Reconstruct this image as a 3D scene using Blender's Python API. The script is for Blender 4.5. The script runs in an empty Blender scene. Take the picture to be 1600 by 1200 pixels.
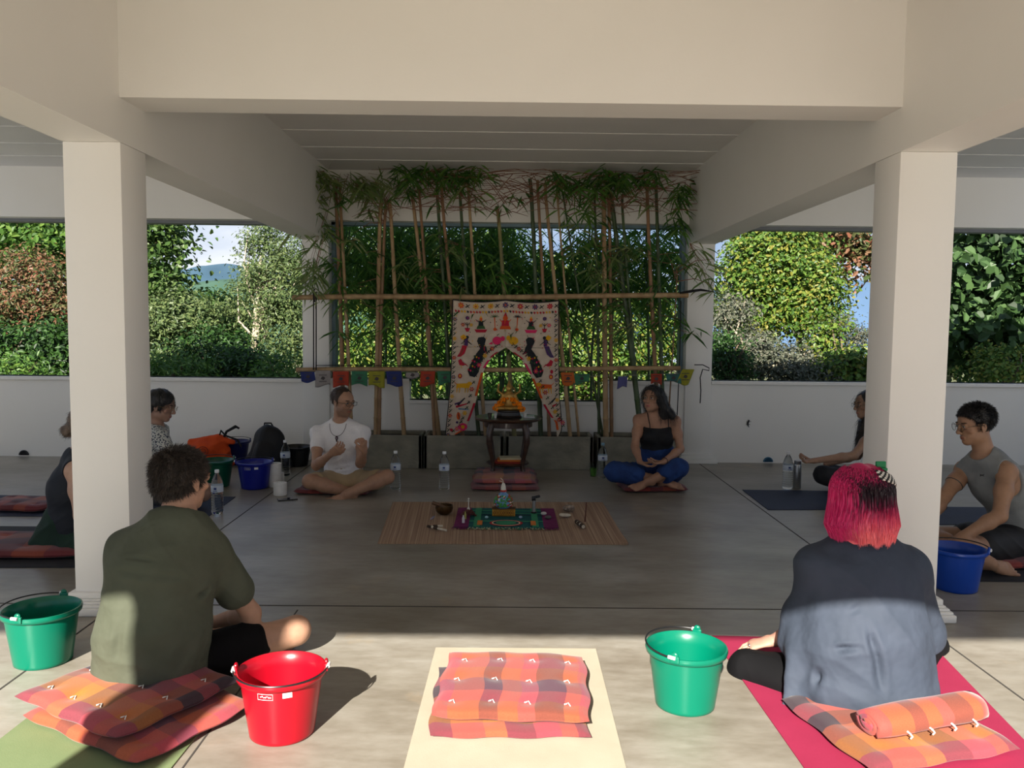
import bpy, bmesh, math, random
import numpy as np
from mathutils import Vector, Matrix
R_ = math.radians
PI = math.pi
random.seed(7)
rng = np.random.default_rng(11)
sc = bpy.context.scene
COL = sc.collection

# ------------------------------------------------------------------ camera
CF, CP, CY, CR, CH = 1281.2, 0.07385, -0.00766, 0.01047, 1.40   # focal (px of 1600), pitch down, yaw, roll, height
def _basis():
    f = np.array([-math.sin(CY)*math.cos(CP), math.cos(CY)*math.cos(CP), -math.sin(CP)])
    rt = np.array([math.cos(CY), math.sin(CY), 0.0]); up = np.cross(rt, f)
    r2 = rt*math.cos(CR)+up*math.sin(CR); u2 = np.cross(r2, f)
    return r2, u2, f
CR_, CU_, CF_ = _basis()
cam = bpy.data.cameras.new('camera'); cam.sensor_fit = 'HORIZONTAL'; cam.sensor_width = 36
cam.lens = 36*CF/1600; cam.clip_end = 5000; cam.clip_start = .05
camo = bpy.data.objects.new('camera', cam); COL.objects.link(camo)
M = Matrix(((CR_[0], CU_[0], -CF_[0], 0), (CR_[1], CU_[1], -CF_[1], 0), (CR_[2], CU_[2], -CF_[2], CH), (0, 0, 0, 1)))
camo.matrix_world = M
sc.camera = camo
def ray(px, py): return CF_+(px-800)/CF*CR_-(py-600)/CF*CU_
def P(px, py, Y):                     # world point at depth Y that the calibrated photo shows at (px, py)
    d = ray(px, py); return np.array([0, 0, CH])+d*(Y/d[1])
def G(px, py, z=0.0):                 # world point at height z
    d = ray(px, py); return np.array([0, 0, CH])+d*((z-CH)/d[2])

# ------------------------------------------------------------------ world, sun, exposure
sc.view_settings.view_transform = 'Standard'; sc.view_settings.look = 'None'
sc.view_settings.gamma = 1; sc.view_settings.use_curve_mapping = False
sc.view_settings.exposure = 0.87
SKY_STRENGTH = .54
w = bpy.data.worlds.new('sky'); sc.world = w; w.use_nodes = True
nt = w.node_tree; nt.nodes.clear()
def N_(nt, t, **k):
    n = nt.nodes.new(t)
    for a, b in k.items(): setattr(n, a, b)
    return n
tc = N_(nt, 'ShaderNodeTexCoord'); sep = N_(nt, 'ShaderNodeSeparateXYZ'); nt.links.new(tc.outputs['Generated'], sep.inputs[0])
gr = N_(nt, 'ShaderNodeValToRGB'); nt.links.new(sep.outputs['Z'], gr.inputs[0])
el = gr.color_ramp.elements; el[0].position = 0.0; el[0].color = (.45, .60, .82, 1); el[1].position = .5; el[1].color = (.12, .27, .62, 1)
mp = N_(nt, 'ShaderNodeMapping'); mp.inputs['Scale'].default_value = (1, 1, 3.2); nt.links.new(tc.outputs['Generated'], mp.inputs[0])
nz = N_(nt, 'ShaderNodeTexNoise'); nz.inputs['Scale'].default_value = 2.6; nz.inputs['Detail'].default_value = 6; nz.inputs['Roughness'].default_value = .55
nt.links.new(mp.outputs[0], nz.inputs[0])
cr = N_(nt, 'ShaderNodeValToRGB'); nt.links.new(nz.outputs[0], cr.inputs[0])
cr.color_ramp.elements[0].position = .42; cr.color_ramp.elements[1].position = .68
mx = N_(nt, 'ShaderNodeMixRGB'); mx.inputs[2].default_value = (.95, 1.0, 1.08, 1)
nt.links.new(cr.outputs[0], mx.inputs[0]); nt.links.new(gr.outputs[0], mx.inputs[1])
bg = N_(nt, 'ShaderNodeBackground'); bg.inputs[1].default_value = SKY_STRENGTH; nt.links.new(mx.outputs[0], bg.inputs[0])
wo = N_(nt, 'ShaderNodeOutputWorld'); nt.links.new(bg.outputs[0], wo.inputs[0])
sun = bpy.data.lights.new('sun', 'SUN'); sun.energy = 7.6; sun.angle = R_(.6); sun.color = (1, .93, .82)
so = bpy.data.objects.new('sun', sun); COL.objects.link(so)
sd = Vector((.235, 1.0, -.582)).normalized()          # the way the light travels
so.rotation_euler = sd.to_track_quat('-Z', 'Y').to_euler(); so.location = (-3, -8, 8)

# ------------------------------------------------------------------ materials
def srgb(r, g, b): 
    f = lambda c: (c/255/12.92) if c/255 <= .04045 else ((c/255+.055)/1.055)**2.4
    return (f(r), f(g), f(b))
MATS = {}
def mat(name, col, rough=.6, col2=None, scale=8, bump=0, bscale=None, spec=.4, metal=0, trans=0, ior=1.45, coat=0, attr=None, detail=4, stretch=None, sub=0, sheen=0, bdist=.01):
    if name in MATS: return MATS[name]
    m = bpy.data.materials.new(name); m.use_nodes = True; nt = m.node_tree; b = nt.nodes['Principled BSDF']
    b.inputs['Roughness'].default_value = rough; b.inputs['Metallic'].default_value = metal
    b.inputs['Specular IOR Level'].default_value = spec; b.inputs['IOR'].default_value = ior
    b.inputs['Transmission Weight'].default_value = trans; b.inputs['Coat Weight'].default_value = coat
    if sub: b.inputs['Subsurface Weight'].default_value = sub; b.inputs['Subsurface Radius'].default_value = (.02, .008, .004); b.inputs['Subsurface Scale'].default_value = .5
    if sheen: b.inputs['Sheen Weight'].default_value = sheen
    L = nt.links.new
    tc = nt.nodes.new('ShaderNodeTexCoord'); src = tc.outputs['Object']
    if stretch:
        mp = nt.nodes.new('ShaderNodeMapping'); mp.inputs['Scale'].default_value = stretch; L(src, mp.inputs[0]); src = mp.outputs[0]
    nz = nt.nodes.new('ShaderNodeTexNoise'); nz.inputs['Scale'].default_value = scale; nz.inputs['Detail'].default_value = detail; L(src, nz.inputs['Vector'])
    if attr:
        at = nt.nodes.new('ShaderNodeAttribute'); at.attribute_name = attr
        mixn = nt.nodes.new('ShaderNodeMixRGB'); mixn.blend_type = 'MULTIPLY'; mixn.inputs[0].default_value = 1
        rp = nt.nodes.new('ShaderNodeValToRGB'); rp.color_ramp.elements[0].color = (.86, .86, .86, 1); rp.color_ramp.elements[0].position = .3; rp.color_ramp.elements[1].position = .7
        L(nz.outputs[0], rp.inputs[0]); L(at.outputs['Color'], mixn.inputs[1]); L(rp.outputs[0], mixn.inputs[2]); L(mixn.outputs[0], b.inputs['Base Color'])
    else:
        c2 = col2 if col2 else tuple(c*.88 for c in col)
        rp = nt.nodes.new('ShaderNodeValToRGB'); rp.color_ramp.elements[0].position = .33; rp.color_ramp.elements[1].position = .67
        rp.color_ramp.elements[0].color = (*c2, 1); rp.color_ramp.elements[1].color = (*col, 1)
        L(nz.outputs[0], rp.inputs[0]); L(rp.outputs[0], b.inputs['Base Color'])
    if bump:
        n2 = nt.nodes.new('ShaderNodeTexNoise'); n2.inputs['Scale'].default_value = bscale or scale*4; n2.inputs['Detail'].default_value = 3; L(src, n2.inputs['Vector'])
        bp = nt.nodes.new('ShaderNodeBump'); bp.inputs['Strength'].default_value = bump; bp.inputs['Distance'].default_value = bdist
        L(n2.outputs[0], bp.inputs['Height']); L(bp.outputs[0], b.inputs['Normal'])
    MATS[name] = m; return m

def leaf_mat(name, cols, rough=.45, transl=.35):
    """foliage: colour picked per leaf from the 'rnd' attribute, with some light passing through"""
    m = bpy.data.materials.new(name); m.use_nodes = True; nt = m.node_tree; b = nt.nodes['Principled BSDF']; L = nt.links.new
    at = nt.nodes.new('ShaderNodeAttribute'); at.attribute_name = 'rnd'
    rp = nt.nodes.new('ShaderNodeValToRGB'); L(at.outputs['Fac'], rp.inputs[0])
    e = rp.color_ramp.elements
    while len(e) < len(cols): e.new(.5)
    for i, c in enumerate(cols): e[i].position = i/(len(cols)-1); e[i].color = (*c, 1)
    L(rp.outputs[0], b.inputs['Base Color']); b.inputs['Roughness'].default_value = rough; b.inputs['Specular IOR Level'].default_value = .35
    tr = nt.nodes.new('ShaderNodeBsdfTranslucent'); L(rp.outputs[0], tr.inputs[0])
    ms = nt.nodes.new('ShaderNodeMixShader'); ms.inputs[0].default_value = transl
    L(b.outputs[0], ms.inputs[1]); L(tr.outputs[0], ms.inputs[2]); L(ms.outputs[0], nt.nodes['Material Output'].inputs[0])
    MATS[name] = m; return m

# ------------------------------------------------------------------ object helpers
def tag(o, label=None, cat=None, group=None, kind=None):
    if label: o['label'] = label
    if cat: o['category'] = cat
    if group: o['group'] = group
    if kind: o['kind'] = kind
    return o
def empty(name, loc, label, cat, group=None, rz=0):
    o = bpy.data.objects.new(name, None); COL.objects.link(o); o.location = loc; o.rotation_euler = (0, 0, rz); o.empty_display_size = .1
    return tag(o, label, cat, group)
def mesh_obj(name, V, F, mats, parent=None, smooth=True, loc=None, midx=None, attrs=None, uv=None):
    """V in world metres (or local to parent when parent has no offset); loc: origin to subtract"""
    V = np.asarray(V, dtype=np.float32).reshape(-1, 3)
    me = bpy.data.meshes.new(name)
    if isinstance(F, np.ndarray):
        n, k = F.shape
        me.vertices.add(len(V)); me.loops.add(n*k); me.polygons.add(n)
        me.loops.foreach_set('vertex_index', F.astype(np.int32).ravel())
        me.polygons.foreach_set('loop_start', np.arange(0, n*k, k, dtype=np.int32))
        me.polygons.foreach_set('loop_total', np.full(n, k, dtype=np.int32))
    else:
        me.from_pydata([tuple(map(float, v)) for v in V], [], F)
    off = np.zeros(3, np.float32)
    o = bpy.data.objects.new(name, me); COL.objects.link(o)
    if loc is not None: off = np.asarray(loc, np.float32); o.location = tuple(map(float, loc))
    if parent is not None:
        o.parent = parent
        if loc is None: off = np.array(parent_world(parent), np.float32)      # child sits at its parent's origin
        else: o.location = tuple(np.asarray(loc)-np.array(parent_world(parent)))
    me.vertices.foreach_set('co', (V-off).ravel())
    for m in (mats if isinstance(mats, (list, tuple)) else [mats]): me.materials.append(m)
    if midx is not None: me.polygons.foreach_set('material_index', np.asarray(midx, dtype=np.int32))
    me.polygons.foreach_set('use_smooth', np.full(len(me.polygons), smooth))
    if attrs:
        for an, av in attrs.items():
            av = np.asarray(av, np.float32)
            if av.ndim == 1: a = me.attributes.new(an, 'FLOAT', 'POINT'); a.data.foreach_set('value', av)
            else:
                a = me.attributes.new(an, 'FLOAT_COLOR', 'POINT'); a.data.foreach_set('color', np.hstack([av, np.ones((len(av), 1), np.float32)]).ravel())
    if uv is not None:
        ul = me.uv_layers.new(name='uv'); li = np.zeros(len(me.loops), np.int32); me.loops.foreach_get('vertex_index', li)
        ul.data.foreach_set('uv', np.asarray(uv, np.float32)[li].ravel())
    me.update(calc_edges=True); me.validate()
    return o
def parent_world(p):
    v = np.array(p.location, float)
    while p.parent is not None: p = p.parent; v = v+np.array(p.location, float)
    return v

class MB:
    """collects shapes into one mesh; each shape may carry its own material slot"""
    def __init__(s): s.V = []; s.F = []; s.m = []; s.n = 0
    def add(s, V, F, mi=0):
        V = np.asarray(V, float); s.V.append(V); s.F += [tuple(i+s.n for i in f) for f in F]; s.m += [mi]*len(F); s.n += len(V); return s
    def box(s, c, d, mi=0, rot=None, bev=0):
        x, y, z = [q/2 for q in d]
        if bev:
            bm = bmesh.new(); bmesh.ops.create_cube(bm, size=1); bmesh.ops.scale(bm, vec=d, verts=bm.verts)
            bmesh.ops.bevel(bm, geom=bm.edges[:], offset=bev, segments=2, affect='EDGES', profile=.5)
            bm.verts.index_update(); V = np.array([v.co[:] for v in bm.verts]); F = [tuple(v.index for v in f.verts) for f in bm.faces]; bm.free()
        else:
            V = np.array([(a*x, b*y, c_*z) for a in (-1, 1) for b in (-1, 1) for c_ in (-1, 1)])
            F = [(0, 1, 3, 2), (4, 6, 7, 5), (0, 4, 5, 1), (2, 3, 7, 6), (0, 2, 6, 4), (1, 5, 7, 3)]
        if rot is not None: V = V@np.array(rot).T
        return s.add(V+np.array(c), F, mi)
    def tube(s, pts, r, n=8, mi=0, cap=True, closed=False):
        pts = np.asarray(pts, float); m = len(pts); r = np.broadcast_to(np.asarray(r, float), (m,))
        T = np.gradient(pts, axis=0); T /= np.linalg.norm(T, axis=1)[:, None]+1e-12
        if closed: T = np.roll(pts, -1, 0)-np.roll(pts, 1, 0); T /= np.linalg.norm(T, axis=1)[:, None]+1e-12
        ref = np.array([0, 0, 1.]) if abs(T[0][2]) < .9 else np.array([1., 0, 0])
        V = []; u = np.cross(ref, T[0]); u /= np.linalg.norm(u)
        for i in range(m):
            u = u-T[i]*(u@T[i]); u /= np.linalg.norm(u)+1e-12; v = np.cross(T[i], u)
            a = np.arange(n)*2*PI/n
            V.append(pts[i]+r[i]*(np.cos(a)[:, None]*u+np.sin(a)[:, None]*v))
        V = np.vstack(V); F = []
        for i in range(m if closed else m-1):
            j = (i+1) % m
            F += [(i*n+k, i*n+(k+1) % n, j*n+(k+1) % n, j*n+k) for k in range(n)]
        if cap and not closed: F += [tuple(range(n))[::-1], tuple((m-1)*n+k for k in range(n))]
        return s.add(V, F, mi)
    def lathe(s, prof, c=(0, 0, 0), n=32, mi=0, rot=None, closed=False, sx=1, sy=1):
        """prof: (r, z) pairs bottom to top"""
        prof = np.asarray(prof, float); m = len(prof); a = np.arange(n)*2*PI/n
        V = np.stack([np.outer(prof[:, 0], np.cos(a))*sx, np.outer(prof[:, 0], np.sin(a))*sy, np.repeat(prof[:, 1][:, None], n, 1)], -1).reshape(-1, 3)
        if rot is not None: V = V@np.array(rot).T
        F = []
        for i in range(m if closed else m-1):
            j = (i+1) % m
            F += [(i*n+k, i*n+(k+1) % n, j*n+(k+1) % n, j*n+k) for k in range(n)]
        if not closed:
            if prof[0][0] > 1e-6: F.append(tuple(range(n))[::-1])
            if prof[-1][0] > 1e-6: F.append(tuple((m-1)*n+k for k in range(n)))
        return s.add(V+np.array(c), F, mi)
    def ball(s, c, r, n=12, m=8, mi=0, rot=None):
        r = np.broadcast_to(np.asarray(r, float), (3,)); V = [(0, 0, 1)]; F = []
        for i in range(1, m):
            t = PI*i/m
            V += [(math.sin(t)*math.cos(2*PI*k/n), math.sin(t)*math.sin(2*PI*k/n), math.cos(t)) for k in range(n)]
        V.append((0, 0, -1)); L = len(V)-1
        F += [(0, 1+k, 1+(k+1) % n) for k in range(n)]
        for i in range(m-2): F += [(1+i*n+k, 1+(i+1)*n+k, 1+(i+1)*n+(k+1) % n, 1+i*n+(k+1) % n) for k in range(n)]
        F += [(L, 1+(m-2)*n+(k+1) % n, 1+(m-2)*n+k) for k in range(n)]
        V = np.array(V)*r
        if rot is not None: V = V@np.array(rot).T
        return s.add(V+np.array(c), F, mi)
    def prism(s, pts, d, axis, mi=0):
        """flat polygon (3-D points) given thickness d along axis"""
        pts = np.asarray(pts, float); n = len(pts); V = np.vstack([pts, pts+np.array(axis)*d])
        F = [tuple(range(n))[::-1], tuple(range(n, 2*n))]+[(k, (k+1) % n, n+(k+1) % n, n+k) for k in range(n)]
        return s.add(V, F, mi)
    def build(s, name, mats, parent=None, smooth=True, loc=None, angle=None):
        o = mesh_obj(name, np.vstack(s.V), s.F, mats, parent, smooth, loc, s.m)
        if smooth:
            try:
                bm = bmesh.new(); bm.from_mesh(o.data); bmesh.ops.recalc_face_normals(bm, faces=bm.faces)
                lim = math.cos(angle or R_(40))
                for e in bm.edges:
                    if len(e.link_faces) == 2 and e.link_faces[0].normal.dot(e.link_faces[1].normal) < lim: e.smooth = False
                bm.to_mesh(o.data); bm.free()
            except Exception: pass
        return o
def copy_tree(o, parent=None):
    c = o.copy(); COL.objects.link(c)
    if parent is not None: c.parent = parent
    for ch in list(o.children): copy_tree(ch, c)
    return c
def rotz(a): return np.array([[math.cos(a), -math.sin(a), 0], [math.sin(a), math.cos(a), 0], [0, 0, 1.]])
def unit(v): v = np.asarray(v, float); return v/(np.linalg.norm(v)+1e-12)
# ------------------------------------------------------------------ the building
XL, XR, CW, YF, YB = -1.782, 1.818, .267, 3.852, 8.275
ZB, ZC, ZL, ZW, ZT = 2.213, 2.414, 2.405, .83, 2.90
Y0 = -.57                                  # front row of columns, behind the camera
XS = 6.4
white = mat('white_paint', (.84, .82, .775), .55, (.81, .79, .74), 1.3, .05, 60)
white_in = white
ceil_m = mat('ceiling_board', (.80, .78, .75), .6, (.77, .75, .72), 1.5)
def struct(o): o['kind'] = 'structure'; return o
# floor: polished concrete with stains, cut into bays by thin joints
def floor_material():
    m = bpy.data.materials.new('polished_concrete'); m.use_nodes = True; nt = m.node_tree; b = nt.nodes['Principled BSDF']; L = nt.links.new
    tc = nt.nodes.new('ShaderNodeTexCoord')
    def noise(s, d, st=None):
        n = nt.nodes.new('ShaderNodeTexNoise'); n.inputs['Scale'].default_value = s; n.inputs['Detail'].default_value = d; n.inputs['Roughness'].default_value = .62
        if st:
            mp = nt.nodes.new('ShaderNodeMapping'); mp.inputs['Scale'].default_value = st; mp.inputs['Rotation'].default_value = (0, 0, .5); L(tc.outputs['Object'], mp.inputs[0]); L(mp.outputs[0], n.inputs['Vector'])
        else: L(tc.outputs['Object'], n.inputs['Vector'])
        return n
    a = noise(1.1, 8, (1, 1.6, 1)); r = nt.nodes.new('ShaderNodeValToRGB'); L(a.outputs[0], r.inputs[0])
    e = r.color_ramp.elements; e[0].position = .30; e[0].color = (.185, .160, .125, 1); e[1].position = .72; e[1].color = (.40, .385, .35, 1)
    x = e.new(.5); x.color = (.29, .268, .228, 1)
    bn = noise(7, 6, (1, 3, 1)); r2 = nt.nodes.new('ShaderNodeValToRGB'); L(bn.outputs[0], r2.inputs[0]); r2.color_ramp.elements[0].position = .35; r2.color_ramp.elements[1].position = .6
    r2.color_ramp.elements[0].color = (.80, .78, .74, 1); r2.color_ramp.elements[1].color = (1, 1, 1, 1)
    mu = nt.nodes.new('ShaderNodeMixRGB'); mu.blend_type = 'MULTIPLY'; mu.inputs[0].default_value = .8; L(r.outputs[0], mu.inputs[1]); L(r2.outputs[0], mu.inputs[2])
    cn = noise(2.3, 7); r3 = nt.nodes.new('ShaderNodeValToRGB'); L(cn.outputs[0], r3.inputs[0]); r3.color_ramp.elements[0].position = .60; r3.color_ramp.elements[1].position = .72
    m2 = nt.nodes.new('ShaderNodeMixRGB'); m2.inputs[2].default_value = (.43, .33, .21, 1)
    ml = nt.nodes.new('ShaderNodeMath'); ml.operation = 'MULTIPLY'; ml.inputs[1].default_value = .45; L(r3.outputs[0], ml.inputs[0]); L(ml.outputs[0], m2.inputs[0]); L(mu.outputs[0], m2.inputs[1])
    L(m2.outputs[0], b.inputs['Base Color'])
    rr = nt.nodes.new('ShaderNodeMapRange'); rr.inputs[3].default_value = .24; rr.inputs[4].default_value = .42; L(bn.outputs[0], rr.inputs[0]); L(rr.outputs[0], b.inputs['Roughness'])
    b.inputs['Specular IOR Level'].default_value = .35
    bp = nt.nodes.new('ShaderNodeBump'); bp.inputs['Strength'].default_value = .08; bp.inputs['Distance'].default_value = .01; L(bn.outputs[0], bp.inputs['Height']); L(bp.outputs[0], b.inputs['Normal'])
    return m
mb = MB(); mb.box((0, 3.1, -.1), (2*XS+.6, 10.6, .2)); struct(mb.build('floor', floor_material(), smooth=False))
joint = mat('dark_floor_joint', (.06, .055, .05), .9)  # dark material of the seams between floor bays
mb = MB()
for x in (-1.9, 1.97): mb.box((x, 3.1, .0005), (.008, 10.2, .002))
mb.box((-1.0, .9, .0005), (.006, 6.0, .002))
mb.box((0, 3.96, .0005), (2*XS, .008, .002)); mb.box((0, -.45, .0005), (2*XS, .008, .002))
struct(mb.build('trim_1', joint, smooth=False))
# unseen pale ground behind the camera, added to bounce sunlight; hillside beyond the wall
mb = MB(); mb.box((0, -17, -.35), (80, 30.2, .3)); struct(mb.build('ground', mat('pale_bounce_ground', (.62, .56, .46), .9, (.54, .48, .39), 2, .3), smooth=False))
gmat = mat('hillside_soil', (.10, .14, .04), .95, (.16, .13, .07), .8, .4)
gx = np.linspace(-160, 160, 60); gy = 8.45+290*np.linspace(0, 1, 60)**2; GX, GY = np.meshgrid(gx, gy)
GZ = -.6-.04*(GY-8.4)+.25*np.sin(GX*.4)*np.cos(GY*.3)
V = np.stack([GX, GY, GZ], -1).reshape(-1, 3); I = np.arange(3600).reshape(60, 60)
F = np.stack([I[:-1, :-1], I[:-1, 1:], I[1:, 1:], I[1:, :-1]], -1).reshape(-1, 4)
struct(mesh_obj('hillside', V, F, gmat))
# ceiling
mb = MB(); mb.box((0, 3.95, ZT+.08), (2*XS+.6, 10.4, .16)); struct(mb.build('ceiling', ceil_m, smooth=False))
mb = MB()
for y in (4.75, 5.35, 5.96, 6.58, 7.2, 7.75, 1.0, 1.6, 2.2, 2.8, 3.4): mb.box((0, y, ZT-.002), (2*XS, .012, .006))
struct(mb.build('trim_2', mat('ceiling_joint_filler', (.80, .79, .77), .6), smooth=False))
# longitudinal beams on the column lines
for i, x in enumerate((XL-CW/2, XR+CW/2)):
    mb = MB(); mb.box((x, (Y0+YB+CW)/2, (ZB+ZT)/2), (CW, YB+CW-Y0, ZT-ZB)); struct(mb.build('beam_long', white, smooth=False, loc=(x, 4, ZB)))
# cross beams: facade behind the camera, middle, and the lintel of the back wall
for y, zb in ((Y0, ZC), (YF, ZC), (YB, ZL)):
    for x0, x1 in ((-XS, XL-CW), (XL, XR), (XR+CW, XS)):
        mb = MB(); mb.box(((x0+x1)/2, y+CW/2, (zb+ZT)/2), (x1-x0, CW-.004, ZT-zb)); struct(mb.build('beam_cross', white, smooth=False, loc=((x0+x1)/2, y, zb)))
# columns with their moulded bases
def column(x, y, h, base=True):
    mb = MB(); mb.box((x, y, h/2), (CW, CW, h), bev=.006)
    if base:
        for z0, z1, e in ((0, .036, .068), (.036, .050, .058), (.050, .062, .046), (.062, .072, .034), (.072, .100, .024)):
            mb.box((x, y, (z0+z1)/2), (CW+2*e, CW+2*e, z1-z0), bev=.005)
    return mb.build('column', white, smooth=True, loc=(x, y, 0), angle=R_(30))
for nm, x in (('left', XL-CW/2), ('right', XR+CW/2)):
    tag(column(x, YF+CW/2, ZB), 'white square concrete column standing nearest on the %s, bucket beside its moulded base' % nm, 'column')
    tag(column(x, YB+CW/2, ZB), 'white square concrete column on the %s end of the bamboo rails at the back wall' % nm, 'column')
    tag(column(x, Y0+CW/2, ZB), 'white square concrete column at the open %s front edge of the terrace' % nm, 'column')
for sx in (-1, 1):
    for y in (Y0, YF, YB):
        o = column(sx*(XS-CW/2), y+CW/2, ZT, False); tag(o, None, None, kind='structure')
# back parapet with its cap, lower in the middle
def parapet(name, x0, x1, z, y=YB+.03, t=.15, cap=True):
    mb = MB(); mb.box(((x0+x1)/2, y+t/2, z/2-.25), (x1-x0, t, z+.5))
    if cap: mb.box(((x0+x1)/2, y+t/2-.015, z-.018), (x1-x0, t+.05, .036), bev=.004)
    return struct(mb.build(name, white, smooth=False, loc=((x0+x1)/2, y, 0)))
parapet('wall_back', -XS, XL-CW, ZW-.01); parapet('wall_back', XR+CW, XS, ZW+.01)
parapet('wall_back', XL, -.975, ZW); parapet('wall_back', 1.01, XR, ZW); parapet('wall_back', -.975, 1.01, .615)
frame_m = mat('blue_grey_frame', srgb(116, 140, 150), .5)
mb = MB()                                   # painted lining of the middle opening
mb.box((XL+.02, YB+.2, (ZW+ZL)/2), (.035, .13, ZL-ZW)); mb.box((XR-.02, YB+.2, (ZW+ZL)/2), (.035, .13, ZL-ZW)); mb.box(((XL+XR)/2, YB+.2, ZL-.012), (XR-XL, .13, .035))
struct(mb.build('window_1', frame_m, smooth=False))
mb = MB()
for x0, x1 in ((-XS, XL-CW), (XR+CW, XS)): mb.box(((x0+x1)/2, YB+.2, ZL-.015), (x1-x0, .13, .035))
struct(mb.build('window_2', mat('grey_frame', srgb(120, 124, 128), .5), smooth=False))
for sx, nm in ((-1, 'wall_left_added'), (1, 'wall_right_added')):  # low end walls out of view, added to cut the side light
    mb = MB(); mb.box((sx*(XS+.08), 3.9, .2), (.15, 9.2, 1.3)); struct(mb.build(nm, white, smooth=False))
# drain holes and a gecko on the back wall
dark = mat('dark_hole', (.015, .017, .02), .9)
for px, py, nm, ring in ((38, 718, 'left', (.03, .03, .035)), (1200, 719, 'right', srgb(60, 110, 140))):
    c = P(px, py, YB+.028); root = empty('drain_pipe', (c[0], c[1], 0), 'half round drain outlet at the foot of the back wall on the %s' % nm, 'drain pipe')
    mb = MB(); a = np.linspace(0, PI, 14)
    mb.tube([(c[0]+.045*math.cos(t), YB+.024, .012+.045*math.sin(t)) for t in a], .007, 6); mb.build('rim', mat('pipe_rim_'+nm, ring, .4), root)
    mb = MB(); mb.prism([(c[0]+.042*math.cos(t), YB+.026, .010+.042*math.sin(t)) for t in a], .004, (0, 1, 0)); mb.build('opening', mat('pipe_shade_plate_'+nm, tuple(q*.5 for q in ring), .8), root, smooth=False)  # flat plate in darkened rim colour, standing for shade inside the pipe
c = P(1169, 661, YB+.02); mb = MB()
mb.tube([c+np.array(q) for q in ((.01, 0, .03), (.0, 0, .012), (-.004, 0, -.01), (.002, 0, -.03), (.014, 0, -.045))], [.008, .009, .009, .005, .001], 8)
for q in ((.03, 0, .016), (-.022, 0, .012), (.022, 0, -.018), (-.024, 0, -.012)): mb.tube([c+np.array((0, 0, q[2]*.7)), c+np.array(q)], [.003, .0015], 5)
tag(mb.build('gecko', mat('gecko_skin', (.02, .018, .016), .7), loc=c), 'small dark gecko clinging to the back wall right of the column', 'lizard')
# ------------------------------------------------------------------ vegetation
def leaves(pos, nrm, length, width, seed=0, droop=.3, fold=.25, shape='oval', up=None):
    """one mesh array of leaves; returns V, F, rnd"""
    g = np.random.default_rng(seed); n = len(pos); pos = np.asarray(pos, float)
    nrm = nrm/(np.linalg.norm(nrm, axis=1)[:, None]+1e-9)
    t = g.normal(size=(n, 3)) if up is None else up+g.normal(size=(n, 3))*.25
    t -= nrm*np.sum(t*nrm, 1)[:, None]; t /= np.linalg.norm(t, axis=1)[:, None]+1e-9
    t[:, 2] -= droop; t /= np.linalg.norm(t, axis=1)[:, None]
    b = np.cross(nrm, t); b /= np.linalg.norm(b, axis=1)[:, None]+1e-9; nn = np.cross(t, b)
    L = (length*g.uniform(.65, 1.25, n))[:, None]; W = (width*g.uniform(.7, 1.2, n))[:, None]
    if shape == 'oval':
        P0 = pos; P3 = pos+t*L-nn*0*L
        q = [P0, pos+t*L*.35+b*W*.5-nn*W*fold*-1, pos+t*L*.75+b*W*.36-nn*W*fold*-.7, P3, pos+t*L*.75-b*W*.36+nn*W*fold*.7, pos+t*L*.35-b*W*.5+nn*W*fold]
        V = np.stack(q, 1).reshape(-1, 3); base = np.arange(n)[:, None]*6
        F = np.concatenate([base+np.array([[0, 1, 2, 3]]), base+np.array([[0, 3, 4, 5]])]); k = 6
    else:                                   # long bamboo blade, three sections that bend down
        d = np.zeros((n, 3)); d[:, 2] = -1
        m1 = pos+t*L*.33; m2 = pos+t*L*.7+d*L*.05*droop*4; P3 = pos+t*L+d*L*.16*droop*4
        V = np.stack([pos, m1+b*W*.5, m2+b*W*.42, P3, m2-b*W*.42, m1-b*W*.5], 1).reshape(-1, 3); base = np.arange(n)[:, None]*6
        F = np.concatenate([base+np.array([[0, 1, 5, 5]])[:, :4], base+np.array([[1, 2, 4, 5]]), base+np.array([[2, 3, 3, 4]])]); k = 6
        F = np.concatenate([base+np.array([[0, 1, 4, 5]]), base+np.array([[1, 2, 3, 4]])])
    return V, F, np.repeat(g.uniform(0, 1, n), k)
def crown_points(c, r, n, g, fill=.35):
    v = g.normal(size=(n, 3)); v /= np.linalg.norm(v, axis=1)[:, None]
    u = g.uniform(fill, 1, n)**.45
    bump = 1+.16*np.sin(v[:, 0]*7+c[0])*np.sin(v[:, 2]*6+c[1]*2)+.10*np.sin(v[:, 1]*11+v[:, 2]*9)
    return np.asarray(c)+v*np.asarray(r)*(u*bump)[:, None], v
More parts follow.
